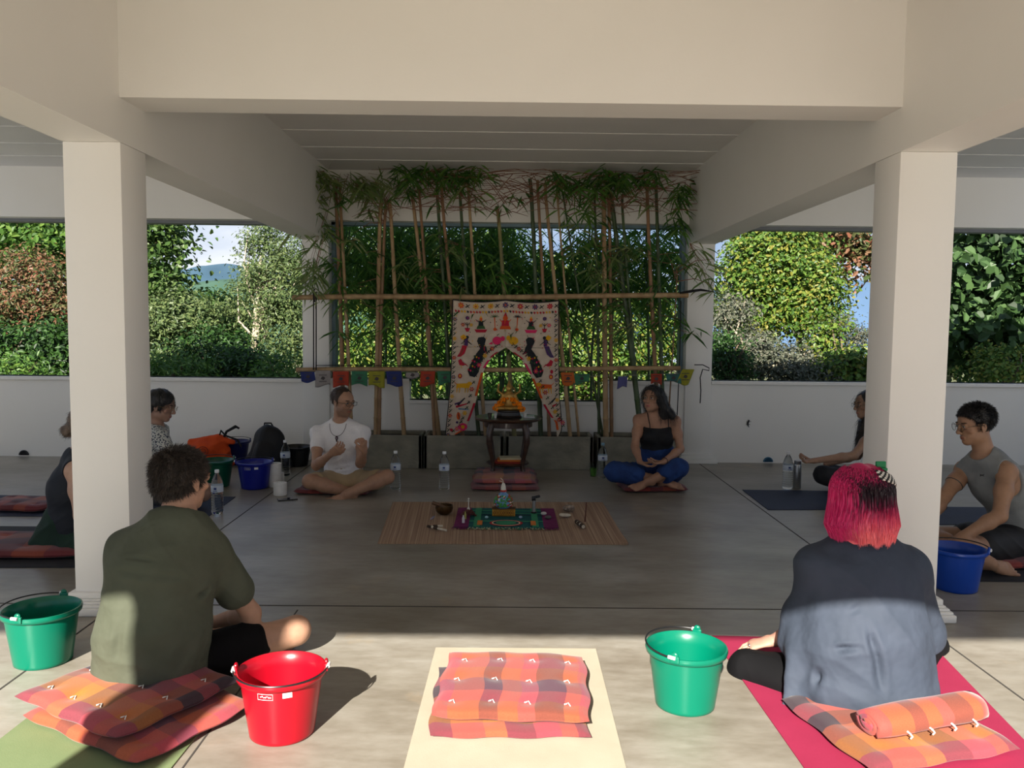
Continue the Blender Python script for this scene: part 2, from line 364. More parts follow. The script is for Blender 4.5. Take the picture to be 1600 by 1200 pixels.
def tree(kind, label, crowns, m_leaf, length, width, trunk=None, trunk_mat=None, droop=.3, seed=1, shape='oval', group=None, base=None, holes=0.0):
    g = np.random.default_rng(seed); Ps = []; Ns = []; big = length; length, width = length*.62, width*.62
    for (x, y, z, rx, ry, rz, n) in crowns:
        n = int(n*2.3)
        # leaves gather in sprays on the branch ends rather than spreading evenly
        ns = max(10, n//46); c, v = crown_points((x, y, z), (rx, ry, rz), ns, g)
        per = n//ns; off = g.normal(size=(ns, per, 3))*np.array([1, 1, .55])*big*1.25
        p = (c[:, None, :]+off).reshape(-1, 3); nv = (v[:, None, :]*.8+g.normal(size=(ns, per, 3))*.55+np.array([0, -.25, .55])).reshape(-1, 3)
        Ps.append(p); Ns.append(nv)
    p = np.vstack(Ps); nv = np.vstack(Ns); V, F, r = leaves(p, nv, length, width, seed, droop, shape=shape)
    x, y = crowns[0][0], crowns[0][1]; b0 = (x, y, base if base is not None else -.6-.04*(y-8.4))
    root = empty(kind, b0, label, 'tree' if 'tree' in kind else 'shrub' if 'shrub' in kind or 'bush' in kind else 'plant', group)
    mesh_obj('foliage', V, F, m_leaf, root, smooth=False, attrs={'rnd': r})
    mb = MB(); tm = trunk_mat or bark
    if trunk is None: trunk = [[(x, y, b0[2]-.2, .09), (x+.05, y, (b0[2]+crowns[0][2])/2, .07), (x, y, crowns[0][2], .03)]]
    for tr in trunk:
        tr = np.array(tr, float); mb.tube(tr[:, :3], tr[:, 3], 7)
    # boughs reaching from the stem into each crown
    t0 = np.array(trunk[0], float)
    for (cx, cy, cz, rx, ry, rz, n) in crowns:
        for k in range(4):
            a = g.uniform(0, 2*PI); e = np.array([cx+rx*.8*math.cos(a), cy+ry*.5*math.sin(a), cz+g.uniform(-.2, .8)*rz])
            s = t0[min(len(t0)-1, 1), :3] if len(t0) > 1 else t0[0, :3]; s = s+(t0[-1, :3]-s)*g.uniform(0, .8)
            mid = (s+e)/2+g.normal(size=3)*.12; mb.tube([s, mid, e], [.028, .018, .006], 5)
    mb.build('trunk', tm, root)
    return root
bark = mat('brown_bark', (.16, .11, .07), .9, (.09, .07, .05), 9, .6)
pale_bark = mat('pale_bark', (.50, .42, .32), .85, (.33, .27, .2), 9, .4)
L_dark = leaf_mat('leaf_dark_green', [(0.014, 0.037, 0.011), (0.029, 0.074, 0.014), (0.050, 0.124, 0.022)])
L_bright = leaf_mat('leaf_bright_green', [(0.036, 0.093, 0.014), (0.072, 0.161, 0.025), (0.144, 0.236, 0.043)])
L_mid = leaf_mat('leaf_mid_green', [(0.029, 0.062, 0.014), (0.058, 0.118, 0.025), (0.115, 0.180, 0.043)])
L_red = leaf_mat('leaf_reddish', [(0.043, 0.081, 0.022), (0.101, 0.124, 0.043), (0.216, 0.124, 0.065), (0.245, 0.087, 0.050)])
L_yel = leaf_mat('leaf_yellow_green', [(0.036, 0.087, 0.014), (0.079, 0.161, 0.022), (0.144, 0.223, 0.036), (0.259, 0.236, 0.043)])
L_soft = leaf_mat('leaf_soft_green', [(0.050, 0.087, 0.029), (0.101, 0.149, 0.050), (0.173, 0.217, 0.079)])
L_grey = leaf_mat('leaf_grey_green', [(0.065, 0.081, 0.050), (0.122, 0.136, 0.094), (0.194, 0.186, 0.137)])
L_bam = leaf_mat('leaf_bamboo', [(.03, .09, .015), (.06, .17, .025), (.13, .26, .04)], .5, .4)
L_bamdry = leaf_mat('leaf_bamboo_pale', [(.10, .18, .04), (.18, .26, .08), (.24, .27, .11)], .5, .4)

def cr(px, py, Y, rpx, rpy, n, ry=None):
    c = P(px, py, Y); s = Y/CF; return (c[0], c[1], c[2], rpx*s, (ry or rpx*s*.7), rpy*s, n)
# left opening
tree('broadleaf_tree', 'light green broadleaf tree reaching over the far left corner of the view', [cr(40, 372, 17, 75, 42, 1300), cr(90, 400, 16.5, 45, 50, 700), cr(-40, 400, 17, 60, 80, 700)], L_bright, .24, .15, seed=3)
tree('flushing_tree', 'reddish green dense tree left of the nearest left column', [cr(40, 460, 15.5, 85, 70, 4200), cr(80, 520, 15.2, 60, 70, 2200), cr(-30, 500, 15, 60, 90, 1400)], L_red, .13, .06, seed=4, trunk_mat=pale_bark)
tree('evergreen_bush', 'dark green leafy bush below the reddish tree at far left', [cr(30, 560, 14, 80, 55, 2200), cr(100, 560, 14, 50, 60, 1300)], L_dark, .15, .08, seed=5)
tree('broadleaf_tree', 'tall dark broadleaf tree showing just right of the nearest left column', [cr(225, 400, 15.5, 62, 90, 1500), cr(248, 460, 15.2, 44, 60, 900), cr(205, 340, 15.5, 80, 50, 900)], L_mid, .20, .12, seed=6)
tree('leafy_bush', 'round olive green bush in the middle of the left opening', [cr(288, 500, 14.5, 58, 48, 2200), cr(250, 540, 14, 60, 60, 1800)], L_soft, .13, .06, seed=7)
tree('creeper_bush', 'bright green low creeper covered bush before the distant hill', [cr(345, 495, 19, 48, 30, 1400), cr(360, 520, 18, 45, 40, 1200)], L_bright, .15, .12, seed=8)
b = P(395, 640, 14); s_ = 14/CF
tree('slender_tree', 'airy light green tree with pale stems beside the back left column', [cr(418, 400, 14.5, 40, 52, 1500), cr(440, 450, 14, 60, 60, 2200), cr(392, 470, 14.5, 36, 45, 900), cr(450, 520, 14, 55, 60, 2200), cr(480, 400, 14, 50, 70, 1200)], L_soft, .11, .045,
     trunk=[[(b[0], 14, -1.6, .07), (*P(397, 560, 14), .055), (*P(400, 490, 14), .045), (*P(408, 400, 14), .02)], [(*P(398, 560, 14), .03), (*P(425, 500, 14), .025), (*P(440, 430, 14), .012)]], trunk_mat=pale_bark, seed=9)
tree('understorey_shrub', 'dark green shrub under the slender pale stemmed tree', [cr(330, 560, 13, 60, 45, 1800), cr(400, 575, 12.6, 50, 28, 1000)], L_dark, .12, .06, seed=10)
for i, (px, wd, lb) in enumerate(((25, 40, 'first low fern like plant over the wall cap at far left'), (210, 45, 'low fern like plant hidden partly behind nearest left column'), (270, 45, 'low fern like plant over the wall cap right of nearest left column'), (440, 40, 'low feathery plant over the wall cap beside back left column'))):
    tree('wall_side_plant', lb, [cr(px, 585, 11.8, wd, 26, 520)], L_bright, .15, .05, seed=20+i, droop=.5)
# right opening
tree('vine_covered_tree', 'rounded tree smothered in bright yellow green vines right of back column', [cr(1215, 420, 15, 78, 72, 4200), cr(1265, 470, 14.6, 50, 60, 2200), cr(1170, 480, 14.8, 55, 70, 2200), cr(1215, 365, 15.4, 60, 40, 1600)], L_yel, .13, .09, seed=31,
     trunk=[[(*P(1250, 640, 15), .10), (*P(1252, 540, 15), .08), (*P(1235, 440, 15), .04)]], trunk_mat=pale_bark)
tree('branching_tree', 'dark leaved tree branch hanging at the top of the right opening', [cr(1320, 375, 17, 48, 32, 520), cr(1345, 410, 17, 28, 36, 240), cr(1285, 360, 17, 30, 20, 200)], L_red, .22, .13, seed=32,
     trunk=[[(*P(1420, 640, 17), .12), (*P(1410, 450, 17), .09), (*P(1375, 375, 17), .04), (*P(1300, 365, 17), .015)]])
tree('thicket_shrub', 'grey green tangled shrub at the foot of the vine covered tree', [cr(1160, 555, 13.5, 60, 40, 2600), cr(1230, 570, 13.3, 50, 30, 1600), cr(1145, 500, 13.6, 35, 40, 1000)], L_grey, .09, .05, seed=33, trunk_mat=pale_bark)
tree('dry_shrub', 'pale dry twiggy shrub left of the nearest right column', [cr(1310, 540, 14, 48, 50, 1500), cr(1290, 580, 13, 60, 24, 1200)], L_grey, .10, .04, seed=34, trunk_mat=pale_bark)
tree('creeper_bush', 'bright green creeper patch over the wall cap left of nearest right column', [cr(1330, 575, 12.8, 45, 28, 900), cr(1290, 530, 13.6, 24, 50, 500)], L_yel, .12, .08, seed=35)
tree('understorey_shrub', 'dark blue green shrub just right of the back right column', [cr(1140, 560, 12.8, 30, 45, 1200)], L_dark, .10, .05, seed=36)
tree('teak_tree', 'large leaved dark green tree right of the nearest right column', [cr(1545, 420, 12.5, 75, 110, 900), cr(1600, 500, 12.3, 60, 90, 500), cr(1510, 520, 12.6, 45, 60, 420), cr(1620, 360, 12.5, 60, 60, 400)], leaf_mat('leaf_teak', [(.02, .045, .015), (.04, .085, .025), (.085, .16, .05)]), .27, .21, seed=37, droop=.6,
     trunk=[[(*P(1545, 680, 12.6), .09), (*P(1540, 560, 12.6), .07), (*P(1530, 430, 12.6), .05), (*P(1550, 340, 12.6), .02)]], trunk_mat=pale_bark)
tree('evergreen_bush', 'dark bush behind the large leaved tree at far right', [cr(1540, 520, 17, 110, 100, 2600)], L_dark, .18, .10, seed=38)
tree('creeper_bush', 'yellow green small leaved bush over the wall cap at far right', [cr(1570, 570, 11.6, 60, 32, 1000)], L_yel, .09, .06, seed=39)
# seen between the bamboo
tree('evergreen_bush', 'bright green bush behind the bamboo left of the tapestry', [cr(560, 520, 15, 90, 90, 3200), cr(640, 560, 14.5, 80, 60, 2400)], L_yel, .13, .07, seed=41)
tree('evergreen_bush', 'bright green bush seen under the arch of the tapestry', [cr(780, 580, 14.5, 95, 75, 3600), cr(730, 480, 15.5, 90, 80, 2200)], L_bright, .13, .08, seed=42)
tree('evergreen_bush', 'yellow green bush behind the bamboo right of the tapestry', [cr(915, 560, 14.5, 80, 80, 3200), cr(1000, 520, 15, 90, 90, 3200), cr(880, 450, 16, 80, 60, 1400)], L_yel, .13, .08, seed=43)
tree('broadleaf_tree', 'mid green tree crown high behind the left bamboo culms', [cr(600, 410, 16.5, 110, 70, 3000), cr(760, 400, 17, 80, 50, 1200)], L_mid, .15, .08, seed=44)
# distant wooded hills
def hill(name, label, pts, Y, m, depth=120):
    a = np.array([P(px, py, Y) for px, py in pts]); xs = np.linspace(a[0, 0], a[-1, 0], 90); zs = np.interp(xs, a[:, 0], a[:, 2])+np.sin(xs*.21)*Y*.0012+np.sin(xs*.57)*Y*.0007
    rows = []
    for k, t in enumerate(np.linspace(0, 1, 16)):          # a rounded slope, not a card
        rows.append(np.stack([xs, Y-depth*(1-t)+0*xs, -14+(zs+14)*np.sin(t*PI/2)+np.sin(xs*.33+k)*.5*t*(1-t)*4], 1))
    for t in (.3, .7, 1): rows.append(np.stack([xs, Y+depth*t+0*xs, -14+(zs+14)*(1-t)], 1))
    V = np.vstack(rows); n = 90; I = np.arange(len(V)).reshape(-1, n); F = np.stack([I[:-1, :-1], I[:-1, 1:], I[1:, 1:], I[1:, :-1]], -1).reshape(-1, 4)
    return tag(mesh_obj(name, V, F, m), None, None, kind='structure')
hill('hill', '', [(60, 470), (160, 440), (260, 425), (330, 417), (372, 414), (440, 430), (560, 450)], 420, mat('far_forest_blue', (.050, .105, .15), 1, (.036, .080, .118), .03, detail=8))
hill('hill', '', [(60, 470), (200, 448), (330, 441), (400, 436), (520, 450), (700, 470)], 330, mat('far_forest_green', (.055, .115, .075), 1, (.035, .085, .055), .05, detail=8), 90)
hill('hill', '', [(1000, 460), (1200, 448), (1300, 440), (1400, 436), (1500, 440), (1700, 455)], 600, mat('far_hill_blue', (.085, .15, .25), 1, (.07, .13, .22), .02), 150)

# ------------------------------------------------------------------ planters and bamboo
conc = mat('rough_concrete', (.26, .245, .19), .9, (.17, .16, .125), 5, .5, 30, stretch=(1, 1, 1.6))
soil = mat('potting_soil', (.05, .035, .025), 1, bump=.6)
def planter(x0, x1, label, y0=7.80, y1=8.18, h=.32):
    root = empty('concrete_planter', ((x0+x1)/2, (y0+y1)/2, 0), label, 'planter', 'concrete planters along the back wall')
    mb = MB(); t = .035; xm = (x0+x1)/2; ym = (y0+y1)/2
    mb.box((xm, y0+t/2, h/2), (x1-x0, t, h), bev=.006); mb.box((xm, y1-t/2, h/2), (x1-x0, t, h), bev=.006)
    mb.box((x0+t/2, ym, h/2), (t, y1-y0, h), bev=.006); mb.box((x1-t/2, ym, h/2), (t, y1-y0, h), bev=.006); mb.box((xm, ym, .02), (x1-x0-.02, y1-y0-.02, .04))
    mb.build('trough', conc, root, smooth=False)
    mb = MB(); mb.box((xm, ym, h-.06), (x1-x0-2*t+.004, y1-y0-2*t+.004, .05)); mb.build('soil', soil, root, smooth=False)
    return root
px2x = lambda px, Y: P(px, 690, Y)[0]
planter(px2x(500, 7.8), px2x(659, 7.8), 'concrete planter box behind the man in the white T-shirt')
planter(px2x(662, 7.8), px2x(787, 7.8), 'concrete planter box left of the altar table legs')
planter(px2x(790, 7.8), px2x(927, 7.8), 'concrete planter box right of the altar table legs')
planter(px2x(934, 7.8), px2x(1062, 7.8), 'concrete planter box behind the woman in the black top')
culm_cols = {'brown': mat('culm_brown', (.30, .16, .08), .5, (.20, .12, .06), 14, .15, stretch=(1, 1, .3)), 'tan': mat('culm_tan', (.42, .29, .15), .5, (.28, .17, .08), 14, .15, stretch=(1, 1, .3)),
             'green': mat('culm_dark_green', (.06, .10, .035), .4, (.04, .055, .025), 14, .1, stretch=(1, 1, .3)), 'olive': mat('culm_olive', (.22, .20, .07), .45, (.13, .12, .05), 14, .1, stretch=(1, 1, .3))}
twig_m = mat('bare_twig', (.25, .12, .075), .8)
CULMS = [  # top px, top py, bottom px, bottom py, radius (m), colour, leafy (0 none .. 3 full), where
 (525, 288, 537, 678, .024, 'brown', 3, 'outermost on the left, beside the back left column'), (533, 291, 548, 678, .020, 'tan', 1, 'second from the left, touching the outermost one'),
 (596, 312, 586, 676, .027, 'tan', 1, 'third from the left, thick and upright'), (603, 314, 592, 676, .019, 'brown', 2, 'fourth from the left, pressed against the thick upright one'),
 (609, 313, 633, 676, .024, 'tan', 1, 'fifth from the left, leaning right toward its foot'), (642, 297, 688, 677, .023, 'tan', 2, 'leaning right behind the prayer flags, left of the tapestry'),
 (655, 300, 680, 677, .019, 'brown', 1, 'leaning beside the green one left of the tapestry'), (683, 286, 706, 650, .021, 'green', 3, 'dark straight one touching the left edge of the tapestry'),
 (691, 287, 722, 676, .021, 'brown', 1, 'running down behind the left edge of the tapestry'), (719, 293, 748, 676, .021, 'green', 2, 'dark one coming out above the left half of the tapestry'),
 (731, 288, 760, 676, .020, 'tan', 0, 'pale one above the left half of the tapestry'), (776, 322, 806, 676, .025, 'olive', 3, 'short leafy one above the middle of the tapestry'),
 (828, 279, 846, 676, .026, 'green', 0, 'thick dark one above the right half of the tapestry'), (840, 281, 858, 676, .020, 'brown', 0, 'brown one beside the thick dark one above the tapestry'),
 (852, 288, 890, 676, .022, 'tan', 0, 'pale one falling past the right edge of the tapestry'), (870, 283, 904, 676, .014, 'tan', 2, 'thin pale one right of the tapestry'),
 (879, 300, 944, 672, .013, 'green', 0, 'thin dark one crossing toward the right planter gap'), (941, 294, 949, 676, .029, 'tan', 3, 'thickest pale one right of the tapestry'),
 (949, 300, 957, 676, .021, 'brown', 1, 'brown one pressed to the thickest pale one'), (928, 292, 936, 676, .016, 'green', 1, 'slim dark one left of the thickest pale one'),
 (955, 303, 1002, 676, .029, 'green', 2, 'thick green one slanting down behind the woman'), (972, 304, 1000, 676, .018, 'green', 2, 'dark one slanting beside the thick green one'),
 (1010, 291, 1031, 676, .023, 'brown', 2, 'brown one rising behind the head of the woman'), (1023, 283, 1040, 676, .022, 'green', 2, 'last dark one, nearest the back right column'),
 (1056, 420, 1044, 676, .008, 'brown', 1, 'thin twig like one beside the back right column')]
def blades(points, m_leaf, parent, length, width, seed, spread=.35, per=7, down=.55, name='foliage'):
    """fans of long narrow blades at twig tips"""
    g = np.random.default_rng(seed); pts = np.repeat(np.asarray(points), per, 0); n = len(pts)
    a = g.uniform(0, 2*PI, n); t = np.stack([np.cos(a), np.sin(a)*.7, g.uniform(-1.3, .35, n)*down], 1)
    nn = np.cross(t, g.normal(size=(n, 3))); V, F, r = leaves(pts+g.normal(size=(n, 3))*spread*.1, nn, length, width, seed, .32, shape='blade', up=t*3)
    return mesh_obj(name, V, F, m_leaf, parent, smooth=False, attrs={'rnd': r})
for i, (tx, ty, bx, by, r, colr, leafy, where) in enumerate(CULMS):
    g = np.random.default_rng(100+i); yt = 8.10+g.uniform(-.03, .03); top = P(tx, ty, yt+.0); bot = P(bx, by, 8.06); bot[1] = min(8.12, 8.0+g.uniform(0, .1)); bot = P(bx, by, bot[1]); bot[2] = .255
    top[1] = 8.09
    root = empty('bamboo_culm', tuple(bot), '%s bamboo culm, %s' % ({'green': 'dark green', 'tan': 'pale tan', 'brown': 'reddish brown', 'olive': 'olive green'}[colr], where), 'bamboo', 'bamboo culms standing in the planters')
    pts = []; rad = []; n = 12
    for k in range(n):                          # nodes every 20 cm
        for dt, rr in ((0, 1.0), (.04, 1.12), (.08, .98), (.5, .95)):
            t = (k+dt)/n; pts.append(bot+(top-bot)*t+np.array([math.sin(t*3+i)*.010, 0, 0])); rad.append(r*rr*(1-.28*t))
    pts.append(top); rad.append(r*.7); mb = MB(); mb.tube(pts, rad, 10); mb.build('stem', culm_cols[colr], root)
    tw = MB(); tips = []
    for k in range(6):     # bare twigs fan out under the ceiling
        a = g.uniform(-1, 1); s = top-(top-bot)*g.uniform(0, .1); L = g.uniform(.15, .42); e = s+np.array([a*L, -g.uniform(.02, .3), g.uniform(-.15, .32)*.8])
        e[2] = min(e[2], 2.80); m_ = (s+e)/2+np.array([0, 0, .05]); m_[2] = min(m_[2], 2.82)
        tw.tube([s, m_, e], [.005, .0035, .0015], 4); tips += [e] if leafy > 1 and k < 2 else []
    if leafy >= 1:                              # side sprays lower down
        for k in range((3, 5, 8)[leafy-1]):
            s = bot+(top-bot)*g.uniform(.40, .80); e = s+np.array([g.uniform(-.3, .3), g.uniform(-.10, .08), g.uniform(-.1, .14)]); tw.tube([s, e], [.0035, .0015], 4)
            tips += [e, (s+e)/2]
    tw.build('twigs', twig_m, root)
    if tips: blades(tips, L_bamdry if i % 4 == 1 else L_bam, root, .17, .020, 300+i, per=5 if leafy < 3 else 8)
# leafy bamboo spilling past the columns and under the ceiling
root = empty('bamboo_spray', (-1.75, 8.0, 2.6), 'big drooping green bamboo spray hanging under the ceiling at top left', 'bamboo')
g = np.random.default_rng(5); mb = MB(); tips = []
for (px, py, sx, sy, n) in ((505, 278, 26, 9, 20), (485, 315, 12, 20, 15), (555, 285, 22, 9, 10), (568, 318, 10, 12, 6), (500, 380, 12, 30, 8), (490, 415, 10, 8, 3), (487, 440, 8, 12, 3)):
    for k in range(n):
        e = P(px+g.normal()*sx, py+g.normal()*sy, g.uniform(7.75, 8.1)); e[2] = min(e[2], 2.84); s = P(528, 290, 8.05)*.3+e*.7+np.array([0, 0, .05]); s[2] = min(s[2], 2.85); mb.tube([s, e], [.002, .0012], 4); tips.append(e)
mb.build('twigs', twig_m, root); blades(tips, L_bamdry, root, .19, .019, 77, per=9)
root = empty('bamboo_spray', (.3, 8.0, 2.6), 'tangle of green bamboo leaves and bare red twigs under the ceiling above the tapestry', 'bamboo'); mb = MB(); tips = []
for (px, py, sx, sy, n) in ((635, 275, 12, 10, 9), (665, 262, 12, 6, 6), (705, 270, 12, 6, 8), (738, 266, 12, 6, 8), (880, 280, 14, 6, 6), (905, 285, 8, 7, 4), (945, 275, 13, 11, 11), (985, 280, 10, 7, 5), (1060, 300, 14, 14, 8), (1010, 272, 18, 5, 4), (895, 330, 16, 10, 5), (1050, 345, 12, 8, 5)):
    for k in range(n): e = P(px+g.normal()*sx, py+g.normal()*sy, g.uniform(7.8, 8.1)); e[2] = min(e[2], 2.84); tips.append(e)
for k in range(150):
    a = P(g.uniform(640, 1075), g.uniform(262, 330), g.uniform(7.85, 8.1)); L = g.uniform(30, 110)*(8/CF); th = g.normal()*.45; e = a+np.array([L*math.cos(th)*g.choice([-1, 1]), 0, L*math.sin(th)])
    a[2] = min(a[2], 2.83); e[2] = min(max(e[2], 2.45), 2.85); mb.tube([a, (a+e)/2+np.array([0, 0, .02]), e], [.0042, .003, .0015], 4)
mb.build('twigs', twig_m, root); blades(tips, L_bam, root, .17, .018, 78, per=10)
root = empty('bamboo_spray', (1.85, 8.0, 1.9), 'single drooping bamboo spray hanging before the back right column', 'bamboo'); mb = MB(); tips = []
for px, py in ((1085, 395), (1098, 390), (1105, 410), (1092, 420), (1108, 435), (1080, 410), (1112, 450)): e = P(px, py, 8.1); tips.append(e); mb.tube([P(1078, 380, 8.12), e], [.003, .0012], 4)
mb.build('twigs', twig_m, root); blades(tips, L_bamdry, root, .17, .017, 79, per=9)
# bamboo grove standing just outside the middle opening
root = tag(empty('bamboo_grove', (0, 9.4, -.7), 'dense dark green bamboo grove growing outside the wall behind the culms', 'bamboo'), kind='stuff')
g = np.random.default_rng(9); tips = []; mb = MB()
for k in range(16):
    x = -1.75+k*.235+g.normal()*.05; y = g.uniform(9.0, 9.8); mb.tube([(x, y, -.9), (x+g.normal()*.08, y, 1.0), (x+g.normal()*.15, y, 2.9)], [.018, .016, .008], 6)
for k in range(900):
    px, py = g.uniform(512, 1075), g.uniform(340, 470) if k % 4 else g.uniform(440, 590)
    if py > 460 and (px < 600 or 760 < px < 820 or px > 900) and g.uniform() < .6: continue
    if 830 < px < 900 and py < 400: continue
    if px > 850 and py < 372 and g.uniform() < .8: continue
    tips.append(P(px, py, g.uniform(8.75, 9.9)))
mb.build('stems', culm_cols['green'], root); o = blades(tips, L_bam, root, .19, .021, 80, per=15, spread=1.2); tag(o, kind='stuff')
# two horizontal bamboo rails lashed to the back columns
rail_m = culm_cols['tan']
for (a, b, r, lb) in ((P(457, 465, 7.97), P(1098, 462, 7.97), .027, 'upper horizontal bamboo rail from which the tapestry hangs'), (P(463, 578, 7.97), P(1085, 576, 7.97), .024, 'lower horizontal bamboo rail carrying the prayer flags')):
    pts = []; rad = []
    for k in range(14):
        for dt, rr in ((0, 1.0), (.03, 1.1), (.06, .98), (.5, .96)): t = (k+dt)/14; pts.append(a+(b-a)*t+np.array([0, 0, .006*math.sin(t*9)])); rad.append(r*rr)
    mb = MB(); mb.tube(pts, rad, 10); tag(mb.build('bamboo_rail', rail_m, loc=(a+b)/2), lb, 'bamboo rail')
rope = mat('black_cord', (.015, .014, .013), .8)
mb = MB()
for px in (490, 494): mb.tube([P(px, 456, 7.93), P(px, 520, 7.95), P(px, 578, 7.93)], .006, 6)
mb.tube([P(492, 452, 7.94), P(489, 456, 7.92), P(492, 472, 7.93)], .006, 6); mb.tube([P(494, 571, 7.93), P(600, 571, 7.94), P(715, 573, 7.94)], .004, 6)
tag(mb.build('cord', rope, loc=P(492, 520, 7.94)), 'black cord tying the two bamboo rails at the back left column', 'cord')
mb = MB(); mb.tube([P(1085, 570, 7.93), P(1098, 570, 7.92), P(1108, 575, 7.92), P(1108, 579, 7.92), P(1098, 577, 7.92), P(1094, 590, 7.92), P(1095, 610, 7.92), P(1094, 630, 7.92)], .0055, 6)
tag(mb.build('cord', rope, loc=P(1098, 580, 7.92)), 'black cord knotted on the lower rail end, hanging down the back right column', 'cord')
mb = MB(); mb.tube([P(1062, 458, 7.95), P(1080, 455, 7.93), P(1095, 453, 7.9), P(1117, 456, 7.86)], [.009, .014, .012, .004], 7); mb.tube([P(1064, 470, 7.98), P(1062, 560, 8.0), P(1058, 650, 8.05)], .005, 6)
tag(mb.build('cord', rope, loc=P(1080, 456, 7.93)), 'thick black cord wrapped on the upper rail at its right end', 'cord')
# ------------------------------------------------------------------ soft modelling: smooth union of limbs, then one continuous surface
class Shape:
    def __init__(s): s.p = []
    def limb(s, a, b, r1, r2, k=.02, side=None, op='+', g=0):
        """tapered limb a-b; r = number or (across, deep) measured along `side`"""
        a = np.asarray(a, float); b = np.asarray(b, float); s.p.append(('L', a, b, r1, r2, k, side, op, g)); return s
    def ell(s, c, r, k=.02, rot=None, op='+', g=0):
        s.p.append(('E', np.asarray(c, float), np.broadcast_to(np.asarray(r, float), (3,)), k, np.eye(3) if rot is None else np.asarray(rot, float), op, g)); return s
    def grow(s, d, keep=None):
        """a copy with every radius larger by d"""
        o = Shape()
        for q in s.p:
            if q[0] == 'L':
                f = lambda r: tuple(x+d for x in r) if isinstance(r, tuple) else r+d
                o.p.append((q[0], q[1], q[2], f(q[3]), f(q[4]))+q[5:])
            else: o.p.append((q[0], q[1], q[2]+d)+q[3:])
        return o
def _eval(q, X, Y, Z):
    if q[0] == 'E':
        _, c, r, k, rot, op, g = q
        p = np.stack([X-c[0], Y-c[1], Z-c[2]], -1)@rot      # columns of rot are the axes
        k0 = np.sqrt(((p/r)**2).sum(-1))+1e-9; k1 = np.sqrt(((p/r**2)**2).sum(-1))+1e-9
        return k0*(k0-1)/k1
    _, a, b, r1, r2, k, side, op, g = q
    ab = b-a; L2 = ab@ab+1e-12; px, py, pz = X-a[0], Y-a[1], Z-a[2]
    t = np.clip((px*ab[0]+py*ab[1]+pz*ab[2])/L2, 0, 1)
    vx, vy, vz = px-t*ab[0], py-t*ab[1], pz-t*ab[2]
    if not isinstance(r1, tuple) and not isinstance(r2, tuple): return np.sqrt(vx*vx+vy*vy+vz*vz)-(r1+(r2-r1)*t)
    if not isinstance(r1, tuple): r1 = (r1, r1)
    if not isinstance(r2, tuple): r2 = (r2, r2)
    ax = ab/math.sqrt(L2); sd = np.asarray(side, float); sd = unit(sd-ax*(sd@ax)); dp = np.cross(ax, sd)
    w = vx*sd[0]+vy*sd[1]+vz*sd[2]; e = vx*dp[0]+vy*dp[1]+vz*dp[2]; f = vx*ax[0]+vy*ax[1]+vz*ax[2]
    rw = r1[0]+(r2[0]-r1[0])*t; rd = r1[1]+(r2[1]-r1[1])*t; rf = (rw+rd)/2
    k0 = np.sqrt((w/rw)**2+(e/rd)**2+(f/rf)**2)+1e-9; k1 = np.sqrt((w/rw**2)**2+(e/rd**2)**2+(f/rf**2)**2)+1e-9
    return k0*(k0-1)/k1
def _bounds(q):
    if q[0] == 'E': m = float(max(q[2])); return q[1]-m, q[1]+m, q[3]
    mr = max([max(r) if isinstance(r, tuple) else r for r in (q[3], q[4])]); return np.minimum(q[1], q[2])-mr, np.maximum(q[1], q[2])+mr, q[5]
def field(shape, lo, hi, h):
    n = np.ceil((hi-lo)/h).astype(int)+1; A = [lo[i]+h*np.arange(n[i]) for i in range(3)]
    Gd = np.full(tuple(n), .5, np.float32)
    for q in shape.p:
        l, u, k = _bounds(q); mg = k+3*h; i0 = np.maximum(0, np.floor((l-mg-lo)/h).astype(int)); i1 = np.minimum(n, np.ceil((u+mg-lo)/h).astype(int)+1)
        if (i1 <= i0).any(): continue
        X, Y, Z = np.meshgrid(A[0][i0[0]:i1[0]], A[1][i0[1]:i1[1]], A[2][i0[2]:i1[2]], indexing='ij', sparse=False)
        d = _eval(q, X, Y, Z).astype(np.float32); s = tuple(slice(i0[j], i1[j]) for j in range(3)); g = Gd[s]; op = q[-2]
        k = max(k, 1e-4)
        if op == '+': hh = np.clip(.5+.5*(g-d)/k, 0, 1); Gd[s] = g*(1-hh)+d*hh-k*hh*(1-hh)
        else: hh = np.clip(.5-.5*(g+d)/k, 0, 1); Gd[s] = g*(1-hh)+(-d)*hh+k*hh*(1-hh)
    return Gd
